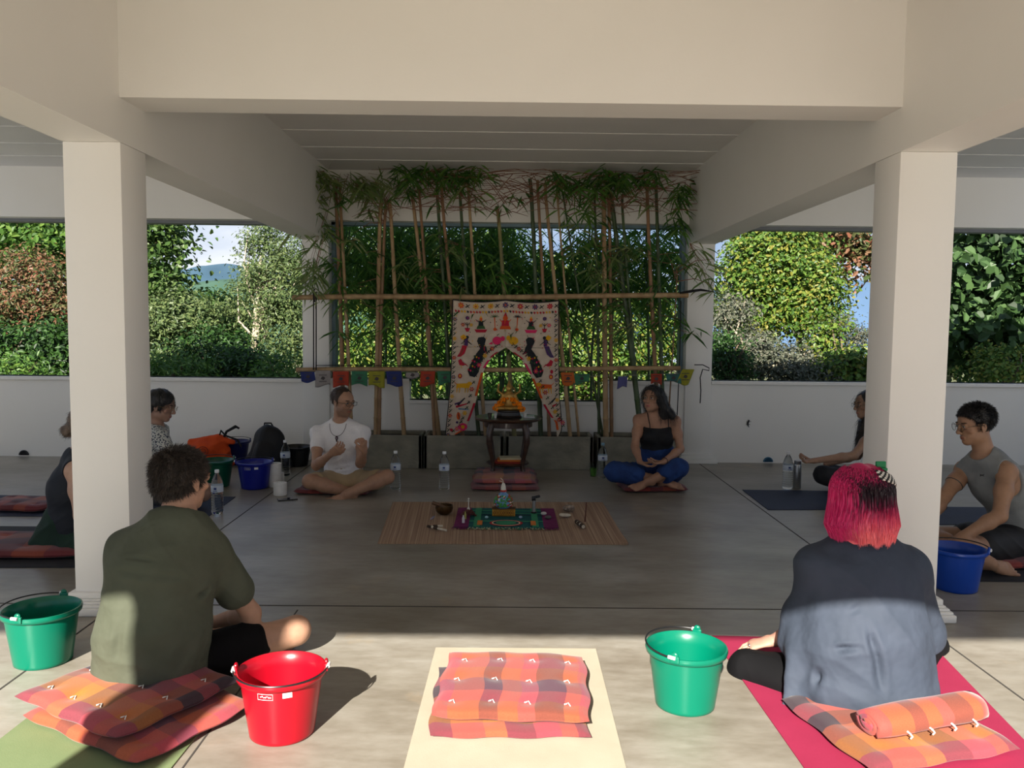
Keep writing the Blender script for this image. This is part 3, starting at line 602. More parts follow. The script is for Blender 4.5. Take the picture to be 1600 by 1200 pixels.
def surface(Gd, lo, h):
    """naive surface nets"""
    ins = Gd < 0; n = np.array(Gd.shape)-1
    c = [ins[i:n[0]+i, j:n[1]+j, k:n[2]+k] for i in (0, 1) for j in (0, 1) for k in (0, 1)]
    s = sum(x.astype(np.int8) for x in c); act = (s > 0) & (s < 8); idx = -np.ones(tuple(n), np.int64); ii = np.argwhere(act); idx[act] = np.arange(len(ii))
    cs = np.array([(i, j, k) for i in (0, 1) for j in (0, 1) for k in (0, 1)])
    val = np.stack([Gd[ii[:, 0]+a, ii[:, 1]+b, ii[:, 2]+c_] for a, b, c_ in cs], 1)
    acc = np.zeros((len(ii), 3)); cnt = np.zeros(len(ii))
    for a in range(8):
        for b in range(a+1, 8):
            if abs(cs[a]-cs[b]).sum() != 1: continue
            va, vb = val[:, a], val[:, b]; m = (va < 0) != (vb < 0); t = va[m]/(va[m]-vb[m])
            acc[m] += cs[a]+(cs[b]-cs[a])*t[:, None]; cnt[m] += 1
    V = lo+h*(ii+acc/cnt[:, None]); Q = []
    for ax in range(3):
        d = np.zeros(3, int); d[ax] = 1; u = np.zeros(3, int); u[(ax+1) % 3] = 1; w = np.zeros(3, int); w[(ax+2) % 3] = 1
        a = ins[:Gd.shape[0]-d[0], :Gd.shape[1]-d[1], :Gd.shape[2]-d[2]]; b = ins[d[0]:, d[1]:, d[2]:]
        for sgn, m in ((1, a & ~b), (-1, ~a & b)):
            e = np.argwhere(m); e = e[((e-u-w) >= 0).all(1) & ((e) < n).all(1)]
            q = np.stack([idx[tuple((e-u-w).T)], idx[tuple((e-w).T)], idx[tuple(e.T)], idx[tuple((e-u).T)]], 1); q = q[(q >= 0).all(1)]
            Q.append(q if sgn > 0 else q[:, ::-1])
    return V, np.vstack(Q)
def skin_mesh(shape, h, fine=(), relax=1, hf=None):
    """coarse everywhere, finer inside the given (centre, half size) boxes"""
    bs = [_bounds(q) for q in shape.p if q[-2] == '+']; lo = np.min([b[0]-b[2]*.3 for b in bs], 0)-3*h; hi = np.max([b[1]+b[2]*.3 for b in bs], 0)+3*h
    V, Q = surface(field(shape, lo, hi, h), lo, h); VV = [V]; QQ = []; n = len(V)
    keep = np.ones(len(Q), bool)
    for c, r in fine:
        c = np.asarray(c, float); r = np.broadcast_to(np.asarray(r, float), (3,)); inside = (np.abs(V-c) < r-1.6*h).all(1); keep &= ~inside[Q].all(1)
    QQ.append(Q[keep])
    for c, r in fine:
        c = np.asarray(c, float); r = np.broadcast_to(np.asarray(r, float), (3,)); g = hf or h*.45; l, u = c-r, c+r
        Gd = field(shape, l, u, g); v, q = surface(Gd, l, g)
        if len(v): VV.append(v); QQ.append(q+n); n += len(v)
    V = np.vstack(VV); Q = np.vstack(QQ); used = np.unique(Q); mp = -np.ones(n, int); mp[used] = np.arange(len(used)); V = V[used]; Q = mp[Q]
    for _ in range(relax):
        acc = np.zeros_like(V); cnt = np.zeros(len(V))
        for a, b in ((0, 1), (1, 2), (2, 3), (3, 0)):
            for i, j in ((a, b), (b, a)): np.add.at(acc, Q[:, i], V[Q[:, j]]); np.add.at(cnt, Q[:, i], 1)
        V = V*.5+.5*acc/np.maximum(cnt, 1)[:, None]
    return V, Q
def vnormals(V, Q):
    nn = np.cross(V[Q[:, 2]]-V[Q[:, 0]], V[Q[:, 3]]-V[Q[:, 1]]); N = np.zeros_like(V)
    for k in range(4): np.add.at(N, Q[:, k], nn)
    return N/(np.linalg.norm(N, axis=1)[:, None]+1e-12)
def folds(V, Q, amp, freq=22, seed=0, axis=(0, 0, 1), creases=()):
    """cloth wrinkles: long soft ridges pushed along the surface normal, plus named creases (a, b, depth, width)"""
    N = vnormals(V, Q); g = np.random.default_rng(seed); ax = unit(axis); d = np.zeros(len(V))
    for k in range(5):
        u = unit(g.normal(size=3)+ax*1.2); f = freq*g.uniform(.5, 1.5); wv = V@unit(g.normal(size=3))*f*.45
        s = np.sin(V@u*f+1.7*np.sin(wv+k)+k*2.1); d += (1-np.abs(s))**2*(np.sin(V@unit(g.normal(size=3))*f*.3+k)*.5+.5)
    V = V+N*((d/5-.15)*amp*3.2)[:, None]
    for a, b, dep, wd in creases:
        a = np.asarray(a, float); ab = np.asarray(b, float)-a; t = np.clip((V-a)@ab/(ab@ab), 0, 1); r = np.linalg.norm(V-a-t[:, None]*ab, axis=1)
        V = V-N*((dep*1.5*np.exp(-(r/wd)**2)-dep*.45*np.exp(-((r-2.1*wd)/wd)**2))*np.sin(PI*np.clip(t, .04, .96)))[:, None]
    return V
def strands(roots, paths, width, seed=0, flat=None):
    """paths: (n, k, 3) points; thin tapering ribbons"""
    n, k, _ = paths.shape; g = np.random.default_rng(seed); t = paths[:, 1:]-paths[:, :-1]; t = np.concatenate([t, t[:, -1:]], 1)
    rnd = g.normal(size=(n, 1, 3)) if flat is None else flat[:, None, :]+g.normal(size=(n, 1, 3))*.3
    b = np.cross(t, rnd); b /= np.linalg.norm(b, axis=2)[..., None]+1e-9
    wv = np.linspace(1, .15, k)[None, :, None]*width*g.uniform(.6, 1.3, (n, 1, 1)); A = paths+b*wv; B = paths-b*wv
    V = np.stack([A, B], 2).reshape(-1, 3); base = (np.arange(n)[:, None]*k+np.arange(k-1)[None, :]).reshape(-1)*2
    return V, np.stack([base, base+1, base+3, base+2], 1), np.repeat(g.uniform(0, 1, n), k*2), np.tile(np.repeat(np.linspace(0, 1, k), 2), n)

def frame3(fwd, up=(0, 0, 1), roll=0):
    f = unit(fwd); r = unit(np.cross(f, up)); u = np.cross(r, f)
    if roll: r, u = r*math.cos(roll)+u*math.sin(roll), u*math.cos(roll)-r*math.sin(roll)
    return np.stack([r, f, u], 1)          # columns: right, forward, up
SKINS = {}
def skin_mat(name): return mat('skin_'+name, (.5, .3, .2), .5, scale=35, bump=.06, bscale=250, attr='paint', sub=.08, spec=.35)

def head(S, c, F, s=1.0, nose=1.0, jaw=1.0, female=False, ears=True):
    """c: middle of the head, F: frame3; returns point(x, y, z) in head space (metres, unscaled)"""
    p = lambda x, y, z: c+F@(np.array([x, y, z])*s)
    E = lambda x, y, z, r, k=.012, op='+': S.ell(p(x, y, z), np.array(r)*s, k*s, F, op)
    E(0, -.018, .036, (.076, .096, .083)); E(0, .028, .030, (.066, .066, .070), .02)
    jw = .93 if female else 1.0
    E(0, .026, -.045, (.058*jw*jaw, .062, .066), .022); E(0, .062, -.092, (.024*jaw, .020, .018), .024)
    for x in (-1, 1):
        E(x*.044*jaw, .0, -.062, (.018, .040, .024), .024); E(x*.045, .064, -.018, (.018, .014, .013), .018)
        E(x*.031, .099, .012, (.019, .013, .012), .011, '-')
        E(x*.031, .083, .011, (.0145, .0125, .0125), .004)
        E(x*.030, .089, .029, (.019, .007, .005), .010)
        S.limb(p(x*.018, .0945, .0175), p(x*.044, .0895, .0165), .0035*s, .0028*s, .003*s)   # upper lids
        if ears:
            S.ell(p(x*.077, -.008, .0), np.array((.007, .018, .031))*s, .006*s, F@np.array([[1, .0, 0], [0, 1, -.2], [0, .2, 1]])); E(x*.084, -.004, .003, (.005, .009, .018), .004, '-')
            E(x*.077, .0, -.026, (.006, .009, .009), .004)
    S.limb(p(0, .092, .020), p(0, .112, -.020), .0065*s*nose, .0095*s*nose, .010*s)
    E(0, .109, -.027, (.0125, .012, .010), .008)
    for x in (-1, 1): E(x*.012, .100, -.031, (.008, .010, .0075), .005)
    S.limb(p(-.019, .0855, -.0570), p(.019, .0855, -.0570), .0045*s, .0045*s, .004*s); E(0, .0925, -.0555, (.011, .006, .0052), .005)
    S.limb(p(-.015, .0850, -.0665), p(.015, .0850, -.0665), .005*s, .005*s, .004*s); E(0, .0905, -.0665, (.011, .006, .0055), .005)
    E(0, .098, -.0615, (.020, .006, .0012), .002, '-')
    return p
def paint_face(V, p, C, F, s, base, lips=None, brow=(.02, .015, .01), beard=0, browT=.004, cheek=.10):
    """colours of a face: lips, brows, eyes, stubble; nostrils and lip seam are painted shade"""
    inv = np.linalg.inv(F); q = (V-p(0, 0, 0))@inv.T/s; col = C
    def blob(cx, cy, cz, r, c, a=1.0, soft=.25):
        d = np.sqrt((((q-np.array([cx, cy, cz]))/np.array(r))**2).sum(1)); m = np.clip((1+soft-d)/(2*soft), 0, 1)[:, None]*a; col[:] = col*(1-m)+np.array(c)*m
    lips = lips or (base[0]*.85, base[1]*.5, base[2]*.5)
    if beard:
        a = np.clip((-.028-q[:, 2])/.014, 0, 1)*np.clip((q[:, 1]+.01)/.02, 0, 1)*np.clip((.125+q[:, 2])/.01, 0, 1)*beard*(np.linalg.norm(q, axis=1) < .16); a = a[:, None]; col[:] = col*(1-a)+np.array(brow)*a*1.3
    for x in (-1, 1):
        blob(x*.050, .07, -.020, (.022, .03, .018), (base[0]*1.05, base[1]*.72, base[2]*.68), cheek, .5)
        blob(x*.024, .096, .031, (.011, .02, browT), brow, .9); blob(x*.037, .090, .0325, (.011, .02, browT), brow, .9)
        blob(x*.031, .096, .0105, (.0145, .012, .0062), (.55, .52, .48), 1, .15); blob(x*.031, .098, .0108, (.0058, .012, .0062), (.02, .012, .008), 1, .15)
        blob(x*.031, .095, .0170, (.0155, .012, .0020), (.02, .015, .012), .85, .3)
        blob(x*.007, .112, -.036, (.003, .006, .003), (base[0]*.35, base[1]*.25, base[2]*.25), .7)  # nostrils: skin colour darkened in place of their shade
    blob(0, .090, -.0615, (.021, .014, .0105), lips, .85); blob(0, .092, -.0617, (.019, .012, .0016), tuple(l*.3 for l in lips), .8)  # lips, then the shade of the seam painted between them
    return col
def hand(S, W, D, Nn, side, s=1.0, curl=(.5, .6, .4), spread=.10, thumb=.5, tcurl=.3, per=None):
    """W wrist, D towards the fingers, Nn the way the palm faces, side +1/-1: thumb on +cross(D, Nn) * side"""
    D = unit(D); Nn = unit(Nn-D*(np.asarray(Nn)@D)); T = np.cross(D, Nn)*side
    S.limb(W-D*.01, W+D*.03*s, (.026*s, .018*s), (.031*s, .016*s), .012, T); S.limb(W+D*.03*s, W+D*.078*s, (.033*s, .015*s), (.040*s, .0125*s), .010, T)
    tips = []
    for i, (o, l, r) in enumerate(((.029, .072, .0088), (.0098, .081, .0090), (-.0098, .075, .0086), (-.028, .060, .0078))):
        b = W+(D*.086+T*o)*s; a = 0; d0 = unit(D+T*o*spread*30*.3); q = b-d0*.012*s; cc = per[i] if per else curl
        for j, (f, cu) in enumerate(zip((.45, .30, .25), cc)):
            a += cu; dd = d0*math.cos(a)+Nn*math.sin(a); e = q+dd*(l*f+(.012 if j == 0 else 0))*s
            S.limb(q, e, (r-.0008*j)*s, (r-.0008*(j+1))*s, .0035 if j else .005); q = e
        tips.append(q)
    b = W+(D*.022+T*.022)*s; d = unit(D*.62+T*thumb*1.3+Nn*.35); m = b+d*.040*s; S.limb(b, m, .0135*s, .0115*s, .012)
    d2 = unit(d+D*tcurl+Nn*tcurl-T*tcurl*.6); e = m+d2*.030*s; S.limb(m, e, .0108*s, .0098*s, .005); d3 = unit(d2+Nn*tcurl*.8-T*tcurl*.4); f = e+d3*.024*s; S.limb(e, f, .0098*s, .0080*s, .004)
    return tips
def foot(S, A, D, up, s=1.0, side=1):
    """A ankle joint, D toward the toes, up: the instep side"""
    D = unit(D); U = unit(up-D*(np.asarray(up)@D)); T = np.cross(D, U)*side       # T toward the big toe
    S.ell(A-D*.045*s-U*.035*s, np.array((.030, .040, .032))*s, .02, np.stack([T, D, U], 1))
    S.limb(A-U*.015*s, A+D*.075*s-U*.040*s, (.030*s, .030*s), (.040*s, .020*s), .02, T); S.limb(A+D*.05*s-U*.045*s, A+D*.115*s-U*.052*s, (.038*s, .018*s), (.044*s, .014*s), .015, T)
    for o, l, r in ((.030, .050, .0120), (.011, .046, .0085), (-.004, .041, .0080), (-.018, .035, .0076), (-.031, .028, .0074)):
        b = A+(D*(.118-abs(o-.03)*.35)-U*.054+T*o)*s; S.limb(b, b+(D*l*.55+U*.002)*s, r*s, r*s, .006); S.limb(b+D*l*.55*s, b+(D*l-U*.004)*s, r*s, r*.85*s, .004)
        
def person(name_label, J, skin, wear=(), s=1.0, female=False, nose=1.0, jaw=1.0, hands={}, feet={}, h=.007, hf=.003, face={}, build=1.0, facefine=True, bust=0, ears=True, extra=None, neck_r=.055):
    """J: joints in world metres. wear: functions called with the context to add clothing, hair, spectacles"""
    S = Shape(); HF = J['F']; hc = J['head']; hp = head(S, hc, HF, s, nose, jaw, female, ears)
    sh = (J['shL']+J['shR'])/2; side = unit(J['shR']-J['shL']); hs = unit(J['hipR']-J['hipL']); b = build
    pel, wa, ch, nk = J['pelvis'], J['waist'], J['chest'], J['neck']
    T = Shape()
    T.limb(pel, wa, (.165*b, .125*b), (.135*b, .105*b), .05, hs); T.limb(wa, ch, (.135*b, .105*b), (.160*b, .115*b), .05, side); T.limb(ch, nk-(nk-ch)*.25, (.155*b, .110*b), (.11*b, .075), .05, side)
    T.limb(J['shL'], nk-(nk-ch)*.12, .056*b, .05, .05); T.limb(J['shR'], nk-(nk-ch)*.12, .056*b, .05, .05)
    if bust:
        fw = unit(np.cross(side, (0, 0, 1)))*-1; fw = fw if fw@J.get('fwd', fw) > 0 else -fw
        for x in (-1, 1): T.ell(ch+side*x*.070+fw*.085-np.array([0, 0, .01]), (.055*bust, .05*bust, .055*bust), .03)
    S.p += T.p
    jn = hc+HF@np.array([0, -.022, -.055])*s; S.limb(nk-(nk-ch)*.1, jn, (neck_r*1.12, neck_r*1.05), (neck_r, neck_r), .025, side)
    parts = {'torso': T}
    for q in 'LR':
        U = Shape(); U.limb(J['sh'+q], J['el'+q], .048*b, .038*b, .03); u2 = J['sh'+q]+(J['el'+q]-J['sh'+q])*.45; U.ell(u2, (.047*b,)*3, .03); parts['arm'+q] = U; S.p += U.p
        m = J['el'+q]+(J['wr'+q]-J['el'+q])*.3; S.limb(J['el'+q], m, .037*b, .039*b, .02); S.limb(m, J['wr'+q], .039*b, .025*b, .02)
        Lg = Shape(); hp_, kn, an = J['hip'+q], J['kn'+q], J['an'+q]; Lg.limb(hp_, kn, .088*b, .058*b, .05); parts['thigh'+q] = Lg; S.p += Lg.p
        Sh = Shape(); m = kn+(an-kn)*.3; Sh.limb(kn, m, .055*b, .056*b, .025); Sh.limb(m, an, .056*b, .033*b, .025); parts['shin'+q] = Sh; S.p += Sh.p
    fine = [(hc+HF@np.array([0, .01, 0])*s, .145*s)] if facefine else []
    for q, kw in hands.items():
        hand(S, J['wr'+q], **kw); fine.append((J['wr'+q]+unit(kw['D'])*.085, .135))
    for q, kw in feet.items():
        foot(S, J['an'+q], **kw); fine.append((J['an'+q]+unit(kw['D'])*.04, .145))
    if extra: extra(S)
    V, Q = skin_mesh(S, h, fine, 1, hf)
    C = np.tile(np.array(skin, float), (len(V), 1)); g = np.sin(V[:, 0]*31)*np.sin(V[:, 1]*27+1)*np.sin(V[:, 2]*29+2)*.05+1; C *= g[:, None]
    d = np.linalg.norm(V-hc, axis=1) < .2; Cf = C[d]; paint_face(V[d], hp, Cf, HF, s, skin, **face); C[d] = Cf
    base = (float(pel[0]), float(pel[1]), 0.0); body = mesh_obj('person', V, Q, skin_mat('person'), loc=base, attrs={'paint': C}); tag(body, name_label, 'person')
    ctx = dict(body=body, S=S, J=J, parts=parts, hp=hp, F=HF, s=s, T=T, hc=hc)
    for f in wear: f(ctx)
    return body
def cloth(ctx, name, shp, m, h=.007, amp=.006, freq=24, seed=1, creases=(), fine=(), relax=2, attrs=None, col=None):
    V, Q = skin_mesh(shp, h, fine, relax, h*.6); V = folds(V, Q, amp, freq, seed, creases=creases)
    return mesh_obj(name, V, Q, m, ctx['body'])
def cap_hair(ctx, m, sh, name='hair', amp=.004, n=0, length=.03, width=.0012, seed=3, up=.5, h=.004, sm=None, gravity=.2, freq=90, swirl=0):
    """hair as a shaped mass with locks standing off it"""
    V, Q = skin_mesh(sh, h, (), 1); N = vnormals(V, Q); V2 = V+N*(amp*np.sin(V@unit((1, .4, .3))*freq+2*np.sin(V@unit((0, 1, 1))*freq*.4))*np.sin(V@unit((.2, 1, -.5))*freq*.8+1))[:, None]
    o = mesh_obj(name, V2, Q, m, ctx['body'])
    if n:
        g = np.random.default_rng(seed); F = ctx['F']; hc = ctx['hc']; i = g.integers(0, len(V), n); r = V[i]; nn = N[i]
        crown = hc+F@np.array([0, -.06, .10]); out = unit(np.array(F[:, 1])*.0)+0; d = r-crown; d -= nn*np.sum(d*nn, 1)[:, None]; d /= np.linalg.norm(d, axis=1)[:, None]+1e-9
        dirn = nn*up+d*(1-up)+g.normal(size=(n, 3))*.22; dirn /= np.linalg.norm(dirn, axis=1)[:, None]; L = length*g.uniform(.6, 1.2, (n, 1))
        p0 = r-nn*.003; p1 = r+dirn*L*.5; p2 = r+dirn*L+np.array([0, 0, -1])*L*gravity; Vs, Fs, rn, tt = strands(r, np.stack([p0, p1, p2], 1), width, seed)
        s_ = mesh_obj('hair_strands', Vs, Fs, sm or m, o, smooth=False); 
    return o
def spectacles(ctx, m, w=.024, hh=.018, r=.0013, shape='round', lens=True):
    p = ctx['hp']; mb = MB(); lm = MB()
    for x in (-1, 1):
        pts = []
        for k in range(20):
            a = 2*PI*k/20; e = 2.0 if shape == 'round' else 3.2; cx = abs(math.cos(a))**(2/e)*math.copysign(1, math.cos(a)); cz = abs(math.sin(a))**(2/e)*math.copysign(1, math.sin(a)); pts.append(p(x*.033+cx*w, .117-abs(x*.033+cx*w)*.16, .008+cz*hh))
        mb.tube(pts, r, 6, closed=True); lm.prism(pts, .0006, ctx['F'][:, 1])
        mb.tube([p(x*.056, .108, .014), p(x*.072, .095, .014), p(x*.083, .0, .012), p(x*.080, -.016, -.006)], r, 6)
    mb.tube([p(-.010, .118, .012), p(0, .121, .015), p(.010, .118, .012)], r, 6)
    o = mb.build('spectacles', m, ctx['body']); 
    if lens: lm.build('lens', mat('spectacle_lens', (.95, .96, .96), .02, (.95, .96, .96), trans=1, ior=1.05), o, smooth=False)
# ------------------------------------------------------------------ people
A3 = lambda *a: np.array(a, float)
hair_black = mat('hair_black', (.018, .015, .014), .4, (.008, .007, .007), 60, .3, 200, spec=.5)
hair_dark = mat('hair_dark_brown', (.045, .032, .024), .5, (.02, .015, .012), 70, .3, 220, spec=.45)
hair_brown = mat('hair_brown', (.06, .035, .022), .5, (.03, .018, .012), 70, .3, 220)
metal_d = mat('dark_wire_frame', (.03, .028, .026), .3)
def facing(yaw, pitch=0, roll=0):           # yaw 0 looks to +Y (away from camera), 90 deg = -X (left), -90 = +X (right)
    y, p = R_(yaw), R_(pitch); return frame3((-math.sin(y)*math.cos(p), math.cos(y)*math.cos(p), math.sin(p)), roll=R_(roll))
def mid(a, b, t=.5): return np.asarray(a)*(1-t)+np.asarray(b)*t

# --- man in the white T-shirt, facing the camera, head turned to the right of the photo
def man_white():
    J = dict(pelvis=P(538, 752, 6.90), waist=P(537, 735, 6.88), chest=P(535, 697, 6.86), neck=P(532, 661, 6.86), shL=P(567, 676, 6.82), shR=P(497, 678, 6.80),
             elL=P(563, 724, 6.62), wrL=P(569, 706, 6.42), elR=P(494, 727, 6.62), wrR=P(517, 709, 6.42),
             hipL=P(556, 757, 6.86), hipR=P(520, 757, 6.84), knL=P(605, 745, 6.56), knR=P(484, 752, 6.52), anL=P(541, 772, 6.42), anR=P(558, 773, 6.58))
    J['F'] = facing(-128, -7, 0); J['head'] = P(536, 629, 6.82)
    def cloths(c):
        b = c['parts']; s = Shape(); s.p += b['torso'].grow(.014).p
        s.limb(J['pelvis']+A3(0, -.02, .04), J['waist'], (.165, .13), (.155, .13), .03, (1, 0, 0))
        for q, k in (('L', .42), ('R', .42)): e = mid(J['sh'+q], J['el'+q], k); s.limb(J['sh'+q], e, .058, .060, .03); s.ell(mid(J['sh'+q], J['el'+q], k+.40), (.062,)*3, .004, op='-')
        s.ell(J['neck']+A3(.0, -.05, .052), (.062, .075, .05), .008, op='-'); s.ell(J['pelvis']+A3(0, -.05, -.10), (.34, .34, .19), .006, op='-')
        sh = cloth(c, 't_shirt', s, mat('white_cotton', (.80, .77, .76), .85, (.74, .71, .71), 12, .7, 16, bdist=.02), amp=.010, freq=20, seed=4, h=.006,
              creases=[(P(505, 690, 6.72), P(560, 692, 6.7), .006, .008), (P(515, 722, 6.75), P(552, 700, 6.75), .007, .012), (P(520, 735, 6.75), P(560, 728, 6.75), .007, .010), (P(508, 700, 6.7), P(512, 735, 6.7), .006, .01)])
        s = Shape(); s.limb(J['pelvis'], J['waist']+A3(0, 0, .01), (.188, .155), (.150, .125), .05, (1, 0, 0)); s.limb(J['hipL']+A3(0, -.09, .0), J['hipR']+A3(0, -.09, .0), .095, .095, .05)
        for q in 'LR': s.limb(J['hip'+q], mid(J['hip'+q], J['kn'+q], .68), .108, .082, .05)
        cloth(c, 'shorts', s, mat('khaki_cotton', (.42, .31, .18), .85, (.36, .26, .15), 12), amp=.010, freq=26, seed=5)
        s = Shape(); p = c['hp']; s.ell(p(0, -.024, .040), (.0815, .099, .088), .01, c['F']); s.ell(p(0, .085, .035), (.10, .055, .062), .01, c['F'], '-'); s.ell(p(0, .03, -.075), (.12, .10, .075), .01, c['F'], '-')
        s.ell(p(0, -.02, -.11), (.1, .15, .06), .01, c['F'], '-'); s.ell(p(0, .10, .085), (.048, .05, .03), .01, c['F'], '-')
        cap_hair(c, hair_brown, s, n=1500, length=.012, width=.001, up=.6)
        spectacles(c, metal_d, .024, .016, .0016, 'square')
        mb = MB(); nk = J['neck']; ts = np.linspace(.15, PI-.15, 14); pts = [nk+A3(math.cos(t)*.070, -.080-.075*math.sin(t)**.7, .035-.125*math.sin(t)**.8) for t in ts]; mb.tube(pts, .0022, 5)
        o = mb.build('cord_necklace', mat('dark_cord', (.03, .022, .02), .7), c['body']); q = nk+A3(-.0, -.160, -.105); mb = MB(); mb.ball(q, (.013, .006, .018), 8, 6); mb.ball(q-A3(0, 0, .022), (.007, .005, .010), 8, 6); mb.ball(q+A3(0, -.005, 0), (.006, .004, .007), 8, 6, 1)
        mb.build('pendant', [mat('pendant_bronze', (.05, .03, .03), .4, metal=.5), mat('pendant_stone', (.35, .25, .30), .3)], o)
    fistR = dict(D=A3(.5, -.35, .35), Nn=A3(.3, .5, .6), side=-1, curl=(.7, .8, .5), thumb=.5, tcurl=.5); fistL = dict(D=A3(.08, -.35, .75), Nn=A3(-.8, .3, .1), side=1, curl=(.9, .9, .6), thumb=.3, tcurl=.6)
    person('man with dark glasses, white T-shirt and khaki shorts sitting cross legged by the planters', J, (.42, .235, .15), [cloths], face=dict(beard=.45, brow=(.06, .035, .025)), hands=dict(R=fistR, L=fistL),
           feet=dict(L=dict(D=A3(-.95, -.35, -.12), up=A3(.1, -.55, .85), side=1, s=1.1), R=dict(D=A3(.8, -.25, -.1), up=A3(.1, -.4, .9), side=1)))
man_white()

# --- woman in the black top and blue trousers
def woman_black():
    J = dict(pelvis=P(1025, 735, 7.10), waist=P(1026, 712, 7.08), chest=P(1026, 679, 7.06), neck=P(1025, 647, 7.06), shL=P(1055, 658, 7.02), shR=P(998, 656, 7.06),
             elL=P(1063, 702, 6.95), wrL=P(1036, 722, 6.74), elR=P(992, 698, 6.95), wrR=P(1000, 722, 6.78), hipL=P(1043, 741, 7.06), hipR=P(1009, 741, 7.06),
             knL=P(1060, 731, 6.80), knR=P(960, 737, 6.80), anL=P(1012, 752, 6.70), anR=P(1040, 751, 6.78), fwd=A3(0, -1, 0))
    J['F'] = facing(148, 6, 0); J['head'] = P(1019, 624, 7.0)
    def cl(c):
        b = c['parts']; blk = mat('black_jersey', (.012, .012, .014), .8, (.008, .008, .010)); s = Shape(); T = b['torso'].grow(.008); s.p += T.p
        zt = P(1025, 676, 6.95)[2]; s.ell(J['neck']+A3(0, 0, .175), (.32, .32, .30), .004, op='-')
        for q in 'LR': s.ell(J['sh'+q]+A3(0, 0, .03), (.075, .12, .10), .01, op='-')
        s.ell(J['pelvis']-A3(0, 0, .16), (.3, .3, .20), .01, op='-'); cloth(c, 'camisole', s, blk, amp=.003, seed=7)
        fr = J['chest']+A3(0, -.12, .055)
        for x, q in ((-.078, 'R'), (.078, 'L')):
            mb = MB(); mb.tube([J['chest']+A3(x, -.118, .02), J['chest']+A3(x*1.02, -.108, .09), mid(J['neck'], J['sh'+q], .55)+A3(0, -.062, .025), mid(J['neck'], J['sh'+q], .55)+A3(0, 0, .062), mid(J['neck'], J['sh'+q], .5)+A3(0, .06, .03), J['chest']+A3(x, .11, .03)], .0042, 6); mb.build('strap', blk, c['body'])
        blue = mat('blue_cotton', srgb(32, 62, 118), .85, srgb(24, 48, 96), 14); s = Shape(); s.limb(J['pelvis'], J['waist']+A3(0, 0, .02), (.185, .15), (.150, .122), .05, (1, 0, 0))
        for q in 'LR': s.limb(J['hip'+q], J['kn'+q], .108, .080, .05); s.limb(J['kn'+q], mid(J['kn'+q], J['an'+q], .42), .080, .085, .04)
        s.ell(mid(J['knL'], J['anL'], .85), (.07, .07, .05), .01, op='-'); s.ell(P(1030, 752, 6.68), (.075, .10, .035), .02, op='-')
        cloth(c, 'trousers', s, blue, amp=.016, freq=20, seed=8, creases=[(P(975, 735, 6.72), P(1000, 752, 6.7), .008, .012), (P(1045, 730, 6.72), P(1060, 748, 6.7), .008, .01)])
        s = Shape(); p = c['hp']; F = c['F']; s.ell(p(0, -.022, .036), (.088, .102, .093), .02, F); s.limb(p(-.05, -.06, 0), p(-.085, -.09, -.15), .058, .045, .04); s.limb(p(.045, -.06, 0), p(.03, -.09, -.13), .055, .04, .04); s.limb(p(-.075, -.03, -.02), P(1050, 650, 6.98), .035, .03, .03)
        s.ell(p(0, .09, -.03), (.068, .085, .088), .015, F, '-'); s.ell(p(0, .06, -.13), (.07, .10, .07), .01, F, '-')
        cap_hair(c, hair_black, s, n=2500, length=.05, width=.0012, up=.25, gravity=.8, amp=.005, freq=60)
        spectacles(c, mat('gold_wire_frame', (.35, .24, .10), .3, metal=.8), .021, .019, .0010)
        mb = MB(); mb.ball(p(.082, -.002, -.036), .006, 8, 6); mb.build('earring', mat('pearl', (.7, .68, .62), .3), c['body'])
        mb = MB(); w_ = mid(J['elL'], J['wrL'], .9); ax = unit(J['wrL']-J['elL']); u = unit(np.cross(ax, (0, 0, 1))); v = np.cross(ax, u)
        for k in range(14): mb.ball(w_+.028*(u*math.cos(k*2*PI/14)+v*math.sin(k*2*PI/14)), .0052, 6, 5)
        mb.build('bead_bracelet', mat('dark_beads', (.05, .015, .015), .4), c['body'])
    person('woman in black strappy top and blue trousers sitting cross legged before the back right column', J, (.40, .215, .135), [cl], s=.93, female=True, build=.86, bust=.95, face=dict(brow=(.03, .02, .015), lips=(.45, .14, .12)),
           hands=dict(L=dict(D=A3(-.85, -.3, -.1), Nn=A3(0, .1, .95), side=1, curl=(.35, .5, .3), s=.9), R=dict(D=A3(.55, -.35, -.25), Nn=A3(.3, 0, .9), side=-1, curl=(.3, .4, .3), s=.9)),
           feet=dict(L=dict(D=A3(-.9, -.1, -.2), up=A3(.1, -.6, .7), side=1, s=.9), R=dict(D=A3(.85, -.35, .0), up=A3(.1, -.5, .8), side=1, s=.9)), neck_r=.046)
woman_black()

